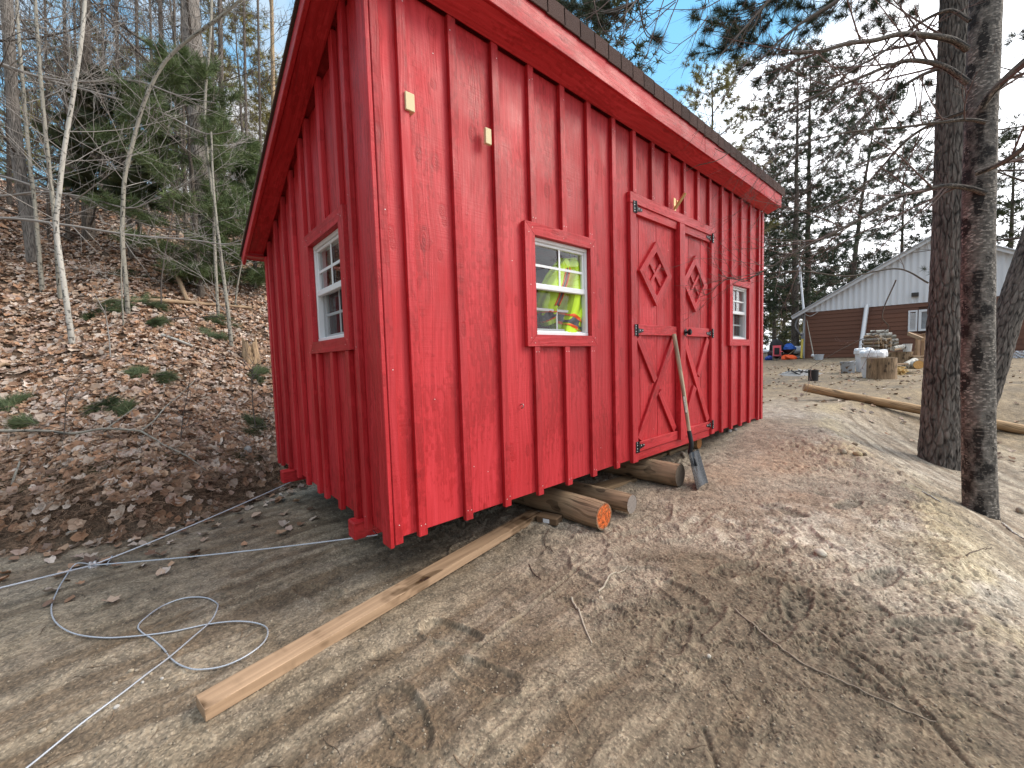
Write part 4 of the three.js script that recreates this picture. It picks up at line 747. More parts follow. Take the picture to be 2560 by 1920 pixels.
// high-visibility jacket hanging behind the window
{
  const Z = -0.14, o = thing('safety_jacket', 'lime yellow high visibility jacket with grey and orange bands hanging inside the front window', 'jacket', V(1.55, 1.1, Z));
  const W = (x, y) => onZ(1280 + x * 0.22913, 520 + y * 0.22913, Z);
  const loft = (rows, t0, t1, k, n = 18, s = 20, fold = 0.07, seed = 1) => {   // rows: x, y, half width (picture units), depth (m)
    const cs = rows.map(q => { const p = W(q[0], q[1]); return [p, W(q[0] + q[2], q[1]).distanceTo(p), q[3]]; });
    const f = t => { const a = t * (cs.length - 1), i = Math.min(Math.floor(a), cs.length - 2), w = a - i, e = w * w * (3 - 2 * w); return [cs[i][0].clone().lerp(cs[i + 1][0], w), lerp(cs[i][1], cs[i + 1][1], e), lerp(cs[i][2], cs[i + 1][2], e)]; };
    return new MB().grid((u, t) => { const [p, r, d] = f(lerp(t0, t1, t)), [p2] = f(Math.min(1, lerp(t0, t1, t) + 0.02)), [p0] = f(Math.max(0, lerp(t0, t1, t) - 0.02)); const T = p2.sub(p0).normalize(), S = V().crossVectors(T, V(0, 0, 1)).normalize(), a = u * 6.2832, w = 1 + fold * Math.sin(a * 5 + seed + t * 2) + fold * 0.7 * Math.sin(a * 9 + lerp(t0, t1, t) * 14); return p.addScaledVector(S, Math.cos(a) * r * k * w).add(V(0, 0, Math.sin(a) * d * k * w)); }, s * 2, n);
  };
  const lime = std(0.55, 0.80, 0.025, 0.7, 0, { side: THREE.DoubleSide }), org = std(0.85, 0.12, 0.02, 0.65, 0, { side: THREE.DoubleSide }), grey = std(0.085, 0.088, 0.10, 0.5, 0, { side: THREE.DoubleSide });
  const body = [[640, 560, 60, 0.05], [645, 640, 95, 0.07], [648, 780, 102, 0.08], [640, 950, 104, 0.085], [622, 1100, 108, 0.09], [595, 1240, 112, 0.09], [575, 1340, 116, 0.09], [560, 1600, 120, 0.09]];
  loft(body, 0, 1, 1, 40).build('body', lime, o);
  loft(body, 0.665, 0.70, 1.03, 5).build('orange_band', org, o); loft(body, 0.70, 0.80, 1.02, 6).build('grey_band', grey, o); loft(body, 0.80, 0.835, 1.03, 5).build('orange_band', org, o);
  loft([[690, 1140, 26, 0.03], [705, 1170, 32, 0.04], [712, 1230, 30, 0.04], [700, 1270, 24, 0.03]], 0, 1, 1, 10).build('pocket_flap', org, o);
  const slv = [[560, 590, 42, 0.05], [515, 690, 62, 0.06], [455, 820, 76, 0.065], [400, 960, 84, 0.07], [372, 1090, 86, 0.07], [378, 1180, 78, 0.065], [405, 1262, 52, 0.05]];
  loft(slv, 0, 1, 1, 36, 18, 0.06, 3).build('sleeve', lime, o);
  loft(slv, 0.745, 0.775, 1.05, 5, 18, 0.06, 3).build('orange_band', org, o); loft(slv, 0.775, 0.87, 1.04, 6, 18, 0.06, 3).build('grey_band', grey, o); loft(slv, 0.87, 0.90, 1.05, 5, 18, 0.06, 3).build('orange_band', org, o);
  const st = [[552, 620, 14, 0.04], [540, 700, 20, 0.066], [490, 860, 22, 0.074], [440, 1000, 24, 0.078], [405, 1078, 24, 0.078]], sh = (d) => st.map(q => [q[0] + d, q[1], q[2] * 0.5, q[3]]);
  loft(sh(-20), 0, 1, 1, 24, 8, 0.02).build('orange_stripe', org, o); loft(sh(22), 0, 1, 1, 24, 8, 0.02).build('orange_stripe', org, o); loft(st.map(q => [q[0], q[1], q[2], q[3] - 0.002]), 0, 1, 1, 24, 8, 0.02).build('grey_stripe', grey, o);
  new MB().tube([W(640, 540), W(640, 470)], 0.004, 6).build('hanging_loop', grey, o);
}
// ------------------------------------------------------------------ brown building and the things in the yard
{
  const C1 = at(2013, 896, 20), yT = at(2015, 781, 20).y, yB = C1.y - 0.15;
  let dd = 17; for (let k = 0; k < 30; k++) { const p = at(2321, 754, dd); dd *= 1 + (p.y < yT ? 0.01 : -0.01) * Math.pow(0.85, k) * 3; }
  const pr = at(2321, 754, dd), dw = V(pr.x - C1.x, 0, pr.z - C1.z).normalize(), nw = V(-dw.z, 0, dw.x); if (nw.dot(CAM.clone().sub(C1)) < 0) nw.negate();
  const B = thing('brown_building', 'brown clapboard building with white corrugated gable behind the pine trunks', 'building', V(C1.x, yB, C1.z));
  const onWall = (u, v) => { const r = ray(u, v), t = C1.clone().sub(CAM).dot(nw) / r.dot(nw); return r.multiplyScalar(t).add(CAM); };
  const sOf = p => p.clone().sub(C1).dot(dw);
  const e0 = onWall(1997, 786), e1 = onWall(2332, 595), s0 = sOf(e0), m = (e1.y - e0.y) / (sOf(e1) - s0), e2 = onWall(2508, 625);
  const sPk = (e2.y + m * sOf(e2) - e0.y + m * s0) / (2 * m), rk = s => e0.y + m * (s < sPk ? s - s0 : 2 * sPk - s0 - s), sEnd = 2 * sPk - s0, WLen = sEnd + s0;
  const W = (s, y, d = 0) => V(C1.x + dw.x * s + nw.x * d, y, C1.z + dw.z * s + nw.z * d), fr = basis(dw, V(0, 1, 0), nw);
  const rb = rnd(91), brown = [0.9, 1, 1.12].map(k => std(0.15 * k, 0.060 * k, 0.033 * k, 0.55)), white = std(0.74, 0.76, 0.80, 0.5), greyS = std(0.33, 0.35, 0.37, 0.6);
  const win = [sOf(onWall(2297, 776)), sOf(onWall(2297, 776)) + 1.1, onWall(2297, 828).y, onWall(2297, 775).y];
  const Hs = yT - yB, nC = 13, ch = Hs / nC;
  for (let k = 0; k < nC; k++) {   // each clapboard leans out at its foot
    const y = yB + (k + 0.5) * ch; let a = 0; const cuts = [0, WLen * (0.2 + 0.15 * rb()), WLen * (0.45 + 0.15 * rb()), WLen * (0.72 + 0.1 * rb()), WLen];
    for (let q = 0; q < 4; q++) { let sg = [[cuts[q], cuts[q + 1]]]; if (y > win[2] - ch * 0.3 && y < win[3] + ch * 0.3) sg = sg.flatMap(([x, z]) => [[x, Math.min(z, win[0])], [Math.max(x, win[1]), z]].filter(w => w[1] - w[0] > 0.05));
      for (const [x, z] of sg) new MB().box(W((x + z) / 2, y, 0.012), [z - x - 0.006, ch * 1.08, 0.014], { axis: 0, ch: 0.002, m: fr.clone().multiply(M4().makeRotationX(-0.10)) }).build('siding_board', brown[Math.floor(rb() * 3)], B); }
  }
  const wallM = std(0.10, 0.05, 0.035, 0.8);
  { const mb = new MB(); mb.box(W(WLen / 2, (yB + yT) / 2, -0.08), [WLen, Hs, 0.1], { m: fr, ch: 0 }); mb.build('wall', wallM, B); }
  // ribbed white metal gable, in sheets
  const pitch = 0.205, sheet = 0.82;
  for (let a = 0.02; a < WLen - 0.02; a += sheet) {
    const b = Math.min(a + sheet, WLen - 0.02), n = Math.ceil((b - a) / pitch * 8), mb = new MB();
    const dep = s => 0.035 + 0.022 * Math.max(-0.7, Math.cos((s / pitch) * 6.2832)), nor = s => { const t = Math.sin((s / pitch) * 6.2832) * 0.6 * (Math.cos((s / pitch) * 6.2832) > -0.7 ? 1 : 0); return nw.clone().addScaledVector(dw, t).normalize(); };
    for (let k = 0; k <= n; k++) { const s = lerp(a, b, k / n), N = nor(s), p = W(s, yT - 0.02, dep(s)), q = W(s, Math.max(yT, rk(s) - 0.06), dep(s)); mb.vert(p.x, p.y, p.z, N.x, N.y, N.z, s, 0); mb.vert(q.x, q.y, q.z, N.x, N.y, N.z, s, 1); if (k) { const o = k * 2; mb.i.push(o - 2, o, o + 1, o - 2, o + 1, o - 1); } }
    mb.build('corrugated_sheet', white, B);
  }
  // roof slabs with white barge boards
  for (const sd of [0, 1]) {
    const sa = sd ? sPk : s0 - 0.25, sb = sd ? sEnd + 0.25 : sPk, L = Math.hypot(sb - sa, rk(sb) - rk(sa)), an = Math.atan2(rk(sb) - rk(sa), sb - sa), rot = fr.clone().multiply(M4().makeRotationZ(an)), c = (rk(sa) + rk(sb)) / 2;
    new MB().box(W((sa + sb) / 2, c + 0.05, -4.3), [L, 0.05, 9.2], { m: rot, ch: 0.01 }).build('roof', std(0.45, 0.46, 0.48, 0.5, 0.3), B);
    new MB().box(W((sa + sb) / 2, c - 0.02, 0.22), [L, 0.16, 0.03], { m: rot, ch: 0.006 }).build('barge_board', white, B);
  }
  // grey side wall going back from the corner, with its corner post
  { const mb = new MB(); for (let k = 0; k < 9; k++) { const p = W(-0.03, (yB + yT) / 2, -0.4 - k * 0.95); mb.box(p, [0.05, Hs, 0.93], { m: fr, ch: 0.006 }); } mb.build('side_wall', greyS, B); mb; }
  new MB().box(W(0.02, (yB + yT) / 2, 0.03), [0.09, Hs, 0.06], { m: fr, ch: 0.006 }).build('corner_post', brown[0], B);
  // window with blinds and one louvred shutter
  const wn = part('window', B), wh = win[3] - win[2], yw = (win[2] + win[3]) / 2, bar = (n, sa, sb, ya, yb, d, t, mt, P = wn) => new MB().box(W((sa + sb) / 2, (ya + yb) / 2, d), [sb - sa, yb - ya, t], { m: fr, ch: 0.006 }).build(n, mt, P);
  bar('frame', win[0], win[1], win[3] - 0.09, win[3], 0.05, 0.07, white); bar('frame', win[0], win[1], win[2], win[2] + 0.09, 0.05, 0.07, white); bar('frame', win[0], win[0] + 0.09, win[2] + 0.09, win[3] - 0.09, 0.05, 0.068, white); bar('frame', win[1] - 0.09, win[1], win[2] + 0.09, win[3] - 0.09, 0.05, 0.068, white);
  for (let k = 0; k < 14; k++) bar('blind_slat', win[0] + 0.1, win[1] - 0.1, win[2] + 0.11 + k * (wh - 0.2) / 14, win[2] + 0.11 + (k + 0.62) * (wh - 0.2) / 14, 0.0, 0.01, std(0.42, 0.46, 0.5, 0.5));
  { const mb = new MB(); mb.quad(W(win[0] + 0.08, win[2] + 0.08, 0.03), W(win[1] - 0.08, win[2] + 0.08, 0.03), W(win[1] - 0.08, win[3] - 0.08, 0.03), W(win[0] + 0.08, win[3] - 0.08, 0.03)); mb.build('pane', paneM, wn); }
  const sh = part('shutter', B), s1 = win[0] - 0.03, s00 = s1 - (win[0] - sOf(onWall(2272, 776))) + 0.02;
  bar('stile', s00, s00 + 0.06, win[2], win[3], 0.05, 0.04, white, sh); bar('stile', s1 - 0.06, s1, win[2], win[3], 0.05, 0.04, white, sh); bar('rail', s00 + 0.06, s1 - 0.06, win[3] - 0.07, win[3], 0.05, 0.038, white, sh); bar('rail', s00 + 0.06, s1 - 0.06, win[2], win[2] + 0.07, 0.05, 0.038, white, sh);
  for (let k = 0; k < 13; k++) new MB().box(W((s00 + s1) / 2, win[2] + 0.1 + k * (wh - 0.18) / 13, 0.045), [s1 - s00 - 0.12, 0.05, 0.012], { m: fr.clone().multiply(M4().makeRotationX(0.6)), ch: 0.002 }).build('louvre', white, sh);
  { const p = onWall(2288, 737); new MB().box(p.clone().addScaledVector(nw, 0.1), [0.22, 0.16, 0.12], { m: fr, ch: 0.01 }).build('wall_vent', std(0.05, 0.045, 0.045, 0.7), B); }
  // lower skirt of white sheet at the right end
  const skY = at(2540, 935, 12.5);
  // leaning white pipe
  const pt = onWall(2168, 764).addScaledVector(nw, 0.10), pb = at(2151, 880, pt.clone().sub(CAM).dot(ray(1280, 960)) * 0.97);
  tag(new MB().tube([pt, pb], 0.085, 14, { cap0: true, cap1: true }).build('leaning_pipe', std(0.62, 0.62, 0.63, 0.35, 0.3)), 'white metal pipe leaning against the brown clapboard wall', 'pipe');
  // pole with a crook behind the corner
  { const o = thing('antenna_mast', 'slim white mast with a crooked top rising past the low eave of the brown building', 'mast', at(2011, 896, 20.6)); const P = [at(2011, 896, 20.6), at(2010, 785, 20.6), at(1999, 668, 20.6), at(1996, 664, 20.6), at(1993, 668, 20.6)]; new MB().tube(P, [0.05, 0.05, 0.045, 0.045, 0.04], 10, { cap1: true }).build('pole', white, o); new MB().box(at(2010, 785, 20.55), [0.14, 0.1, 0.14], { ch: 0.01 }).build('bracket', greyS, o); for (const [u, v, q, w] of [[1996, 690, 2002, 692], [2000, 716, 2005, 718]]) new MB().tube([at(u, v, 20.5), at(q, w, 20.5)], 0.02, 6).build('step', white, o); }
  // service cable and meter at the corner
  { const o = thing('utility_meter', 'grey meter box and looped service cable on the building corner', 'meter', W(-0.12, C1.y + 1.1, -0.3)); new MB().box(W(-0.14, C1.y + 1.05, -0.35), [0.16, 0.4, 0.3], { m: fr, ch: 0.02 }).build('meter_box', greyS, o); new MB().tube(spline([W(-0.1, yT - 0.05, 0.05), W(-0.30, yT - 0.25, 0.0), W(-0.42, yT - 0.65, 0.0), W(-0.30, yT - 0.95, -0.1), W(-0.16, yT - 1.2, -0.3)], 20), 0.035, 8).build('cable', std(0.25, 0.25, 0.26, 0.6), o); new MB().tube(spline([W(-0.1, yT - 0.02, 0.1), W(0.2, yT - 0.22, 0.15), W(0.5, yT - 0.05, 0.1)], 14), 0.015, 6).build('cable', std(0.5, 0.5, 0.5, 0.6), o); }
  tag(new MB().tube([at(2003, 896, 19.6), at(2006, 848, 19.8)], 0.05, 8, { cap1: true }).build('yellow_pole', std(0.55, 0.42, 0.06, 0.5)), 'short yellow pole standing at the grey corner of the building', 'pole');
  { const o = thing('fishing_rod', 'thin rod leaning on the brown wall by the corner', 'rod', at(2035, 899, 19)); new MB().tube([at(2035, 899, 19), at(2033, 883, 19.1), at(2017, 800, 19.7)], [0.03, 0.025, 0.012], 6).build('rod', std(0.4, 0.36, 0.3, 0.5), o); new MB().lathe(at(2032, 889, 18.98), [[0.02, -0.08], [0.07, -0.04], [0.07, 0.04], [0.02, 0.08]], 10).build('reel', std(0.7, 0.7, 0.7, 0.4), o); }
}
// ---- vessels
function bucket(name, label, u, vBase, vTop, wPx, mat, o = {}) {
  const p = hit(u, vBase); if (o.dep) p.copy(at(u, vBase, p.dep = o.dep)); const k = p.dep / FPX, r = wPx / 2 * k, h = (vBase - vTop) * k, g = thing(name, label, o.cat || 'bucket', p, o.group);
  const b = p.clone().add(V(0, -0.01, 0)), tp = o.taper ?? 0.86;
  new MB().lathe(b, [[r * tp * 0.98, 0.0], [r * tp, 0.01], [r * 0.985, h - 0.02], [r * 1.05, h - 0.018], [r * 1.06, h], [r * 0.96, h + 0.001], [r * 0.9, h * 0.5], [r * tp * 0.9, 0.03]], 26, o.rough ? { rf: (a, y) => 1 + 0.02 * Math.sin(a * 3 + y * 9) } : {}).lathe(b, [[r * tp * 0.9, 0.031], [0.001, 0.03]], 20).build('body', mat, g);
  if (o.bail) new MB().tube(spline([0, 1, 2, 3, 4, 5, 6].map(q => { const a = q / 6 * Math.PI; return b.clone().add(V(r * 1.05 * Math.cos(a), h - 0.03 + r * 0.35 * Math.sin(a), r * 0.8 * Math.sin(a))); }), 18), 0.006, 5).build('bail_handle', screwM, g);
  return [g, p, r, h];
}
const rustyW = new THREE.MeshStandardMaterial({ map: tex(64, 64, (u, v) => { const s = sst(0.55, 0.7, fbm(u * 6, v * 6, 4, 3, 6, 6)); return [lerp(0.62, 0.42, s), lerp(0.64, 0.34, s), lerp(0.66, 0.27, s)]; }, true, 2, 2), roughness: 0.5, metalness: 0.3 });
const stumpTop = new THREE.MeshStandardMaterial({ map: tEnd, roughness: 0.9, color: lin(0.55, 0.55, 0.56) });
function stump(label, u, vB, vT, wPx, dep, group) {
  const p = hit(u, vB); if (dep) p.copy(at(u, vB, p.dep = dep)); const k = p.dep / FPX, r = wPx / 2 * k, h = (vB - vT) * k, g = thing('chopping_block', label, 'chopping block', p, group);
  const P = [0, 0.25, 0.5, 0.75, 1].map(t => p.clone().add(V(0, -0.03 + t * (h + 0.03), 0)));
  new MB().tube(P, [1.03, 1.01, 1, 0.99, 1].map(q => q * r), 30, { rf: (a, L) => 1 + 0.05 * (fbm(Math.cos(a) * 2 + u, Math.sin(a) * 2 + L, 3, 5) - 0.5), us: 3, vs: 1, up: V(1, 0, 0) }).build('side', logM, g);
  const mb = new MB(), c = p.clone().add(V(0, h + 0.002, 0)); for (let q = 0; q < 30; q++) { const a = q / 30 * 6.2832, b = (q + 1) / 30 * 6.2832; mb.tri(c, c.clone().add(V(r * 0.98 * Math.cos(b), 0, r * 0.98 * Math.sin(b))), c.clone().add(V(r * 0.98 * Math.cos(a), 0, r * 0.98 * Math.sin(a))), [0.5, 0.5, 0.5 + 0.5 * Math.cos(b), 0.5 + 0.5 * Math.sin(b), 0.5 + 0.5 * Math.cos(a), 0.5 + 0.5 * Math.sin(a)]); } mb.build('top', stumpTop, g);
  return [p, r, h];
}
const zq = (x, y) => [1900 + x * 0.22604, 800 + y * 0.22604];
bucket('black_bucket', 'dented black bucket standing behind the raised end of the long pole', 2033, 952, 924, 22, std(0.016, 0.015, 0.015, 0.6), { rough: true, taper: 0.95 });
bucket('metal_bucket', 'galvanised washtub bucket left of the white bins', ...(() => { const a = zq(970, 582); return [a[0], a[1]]; })(), zq(0, 458)[1], 31, rustyW, { bail: true });
bucket('grey_bucket', 'small pale grey bucket at the foot of the brown wall', zq(652, 438)[0], zq(0, 440)[1], zq(0, 378)[1], 20, std(0.55, 0.58, 0.62, 0.5), { taper: 0.8 });
{
  const bagM = std(0.75, 0.76, 0.78, 0.35, 0, { side: THREE.DoubleSide });
  const bin = (label, x, yB, yT, w, dep, seed) => { const a = zq(x, yB), [g, p, r, h] = bucket('waste_bin', label, a[0], a[1], zq(0, yT)[1], w * 0.22604, std(0.74, 0.76, 0.79, 0.45), { cat: 'bin', taper: 0.82, dep });
    new MB().grid((s, t) => { const A = s * 6.2832, n = fbm(Math.cos(A) * 2 + seed, Math.sin(A) * 2 + t * 2, 3, seed); const rr = t < 0.4 ? r * (1.09 + 0.04 * Math.sin(A * 9)) : r * 1.08 * (1 - (t - 0.4) / 0.6); const y = t < 0.4 ? h - 0.10 * (1 - t / 0.4) + 0.03 * n : h + 0.03 + 0.10 * n * (1 - Math.abs(t - 0.65)); return p.clone().add(V(rr * Math.cos(A), y, rr * Math.sin(A))); }, 40, 12).build('bin_liner', bagM, g); };
  bin('white bin with a bin liner, behind the nearer white bin', 1140, 572, 345, 150, null, 3);
  bin('nearer white bin with a crumpled liner beside the large stump', 1245, 632, 370, 215, null, 8);
}
stump('large round chopping block in front of the white bins', zq(1342, 650)[0], zq(0, 648)[1], zq(0, 420)[1], 57, null);
const st2 = stump('grey chopping block behind, carrying the split log and white bucket', zq(1545, 480)[0], zq(0, 486)[1], zq(0, 352)[1], 48, null);
bucket('white_bucket', 'white bucket standing on the rear chopping block', zq(1628, 350)[0], zq(0, 348)[1], zq(0, 262)[1], 18, std(0.72, 0.72, 0.70, 0.5), { dep: st2[0].dep - 0.05, taper: 0.85 });
{ // bark-faced split log lying on the rear block
  const d = st2[0].dep - 0.2, o = thing('split_log', 'split birch log lying on the rear chopping block', 'log', at(...zq(1530, 335), d));
  const a = at(...zq(1478, 318), d), b = at(...zq(1590, 300), d + 0.1), P = [0, 0.5, 1].map(t => a.clone().lerp(b, t));
  new MB().tube(P, [0.085, 0.09, 0.085], 14, { flat: 0.75, cap0: true, cap1: true }).build('bark', birchM, o); new MB().box(at(...zq(1525, 322), d - 0.09), [0.3, 0.05, 0.02], { m: frameX(b.clone().sub(a)), ch: 0.005, axis: 0 }).build('split_face', rawM, o);
}
// stacked birch firewood against the wall
{
  const splitG = std(0.26, 0.225, 0.185, 0.9);
  const r = rnd(5), dep = st2[0].dep + 1.2, k = dep / FPX, base = zq(1318, 345), O = at(...base, dep);
  let proto = null; const right = V(1, 0, 0).applyQuaternion(camQ).setY(0).normalize(), fwd = V(-right.z, 0, right.x);
  const rows = [[1190, 1480, 318], [1180, 1480, 275], [1180, 1470, 235], [1200, 1450, 198], [1210, 1420, 165], [1240, 1390, 132]];
  rows.forEach(([xa, xb, y], ri) => {
    for (let c = 0; c < 3; c++) {
      const p = at(...zq((xa + xb) / 2 + (r() - 0.5) * 20, y + (r() - 0.5) * 8), dep + c * 0.14 - 0.1);
      const lg = thing('birch_log', 'pale birch log in the ' + ['bottom', 'second', 'third', 'fourth', 'fifth', 'top'][ri] + ' row of the firewood stack by the leaning pipe', 'log', p, 'birch logs, ' + ['bottom', 'second', 'third', 'fourth', 'fifth', 'top'][ri] + ' row of the stack');
      const L = (xb - xa) * 0.22604 * k * 0.5, dir = right.clone().multiplyScalar(0.86).addScaledVector(fwd, 0.5 + (r() - 0.5) * 0.2).add(V(0, (r() - 0.4) * 0.10, 0)).normalize();
      const a = p.clone().addScaledVector(dir, -L), b = p.clone().addScaledVector(dir, L), rr = 0.055 + r() * 0.02;
      new MB().tube([a, p, b], [rr, rr * 0.97, rr * 0.94], 12, { uo: r(), vo: r() }).build('bark', r() < 0.7 ? birchM : poplarM, lg);
      for (const [q, s] of [[a, -1], [b, 1]]) { const mb = new MB(); mb.tube([q.clone().addScaledVector(dir, -s * 0.001), q.clone().addScaledVector(dir, s * 0.002)], rr * 0.93, 12, { cap0: s < 0, cap1: s > 0 }); mb.build('end_grain', stumpTop, lg); }
    }
  });
  for (let c = 0; c < 26; c++) {   // split pieces seen end on at the left of the stack
    const x = 1150 + (c % 6) * 26 + r() * 8, y = 330 - Math.floor(c / 6) * 34 - r() * 8, p = at(...zq(x, y), dep - 0.15 + r() * 0.1), dir = right.clone().multiplyScalar(-0.35).addScaledVector(fwd, -1).normalize();
    const lg = new MB(), rr = 0.05 + r() * 0.02, b = p.clone().addScaledVector(dir, -0.45); lg.tube([p, b], rr, 5 + Math.floor(r() * 2), { up: V(r() - 0.5, 1, r() - 0.5).normalize(), cap0: true, cap1: true, vs: 1 });
    tag(lg.build('split_firewood', r() < 0.5 ? splitG : logM), 'grey split firewood piece, end showing, left part of the stack', 'firewood', 'split firewood left in the stack');
  }
}
// kindling sticks and a cut birch round with fresh yellow end
{
  const r = rnd(15), pr = hit(...zq(1545, 605)), dep = pr.dep, right = V(1, 0, 0).applyQuaternion(camQ).setY(0).normalize(), fwd = V(-right.z, 0, right.x);
  for (let c = 0; c < 34; c++) { const p = at(...zq(1482 + r() * 120, 610 - (c / 34) * 95 + r() * 8), dep + r() * 0.1), d = right.clone().multiplyScalar(r() - 0.3).addScaledVector(fwd, -(0.3 + r())).add(V(0, (r() - 0.5) * 0.2, 0)).normalize(), L = 0.16 + r() * 0.12;
    tag(new MB().box(p, [L, 0.022 + r() * 0.02, 0.022 + r() * 0.025], { axis: 0, ch: 0.002, m: frameX(d), vo: r() }).build('kindling_stick', std(0.62, 0.44, 0.2, 0.75)), 'yellow kindling stick in the pile right of the large chopping block', 'kindling', 'kindling sticks in the pile'); }
  tag(new MB().box(at(...zq(1540, 488), dep + 0.1), [0.36, 0.03, 0.12], { axis: 0, ch: 0.003, m: frameX(right) }).build('kindling_board', rawM), 'pale board lying on top of the kindling pile', 'board');
  const o = thing('birch_round', 'cut birch log with a fresh yellow end beside the kindling', 'log', at(...zq(1755, 540), dep + 0.2)), a = at(...zq(1755, 495), dep - 0.05), b = at(...zq(1640, 500), dep + 0.55);
  new MB().tube([a, a.clone().lerp(b, 0.5), b], [0.115, 0.112, 0.105], 22, { cap1: true }).build('bark', birchM, o); const mb = new MB(); const dd = a.clone().sub(b).normalize(); mb.tube([a, a.clone().addScaledVector(dd, 0.003)], 0.108, 22, { cap1: true }); mb.build('end_grain', new THREE.MeshStandardMaterial({ map: tEnd, roughness: 0.8, color: lin(1.7, 1.4, 0.85) }), o);
  const o2 = thing('birch_round', 'white birch log lying behind the fresh-cut one', 'log', at(...zq(1640, 470), dep + 0.4)), a2 = at(...zq(1610, 505), dep + 0.15), b2 = at(...zq(1710, 452), dep + 0.7);
  new MB().tube([a2, b2], 0.085, 18, { cap0: true, cap1: true }).build('bark', birchM, o2);
}
// timber steps with a rail beside the building
{
  const dep = 13.2, o = thing('timber_steps', 'new timber step frame with sloping rail under the shuttered window', 'steps', at(...zq(1760, 470), dep));
  const right = V(1, 0, 0).applyQuaternion(camQ).setY(0).normalize(), m = frameX(right), post = (x, y0, y1, w, d = dep) => { const a = at(...zq(x, y0), d), b = at(...zq(x, y1), d); new MB().box([(a.x + b.x) / 2, (a.y + b.y) / 2, (a.z + b.z) / 2], [w, b.y - a.y, w], { axis: 1, m, ch: 0.004, vo: x * 0.01 }).build('post', rawM, o); };
  post(1742, 400, 205, 0.10, dep + 0.25); post(1815, 480, 150, 0.10);
  const bd = (x0, y0, x1, y1, w, th, n, d0 = dep, d1 = dep) => { const a = at(...zq(x0, y0), d0), b = at(...zq(x1, y1), d1); new MB().box([(a.x + b.x) / 2, (a.y + b.y) / 2, (a.z + b.z) / 2], [a.distanceTo(b), th, w], { axis: 0, m: frameX(b.clone().sub(a)), ch: 0.004 }).build(n, rawM, o); };
  bd(1640, 150, 1800, 212, 0.06, 0.11, 'rail', dep + 0.5, dep - 0.3); bd(1650, 140, 1850, 180, 0.14, 0.035, 'cap_board', dep + 0.6, dep + 0.3); bd(1650, 402, 1810, 400, 0.28, 0.045, 'tread', dep, dep); bd(1690, 440, 1830, 440, 0.05, 0.14, 'stringer', dep - 0.1, dep - 0.1);
}
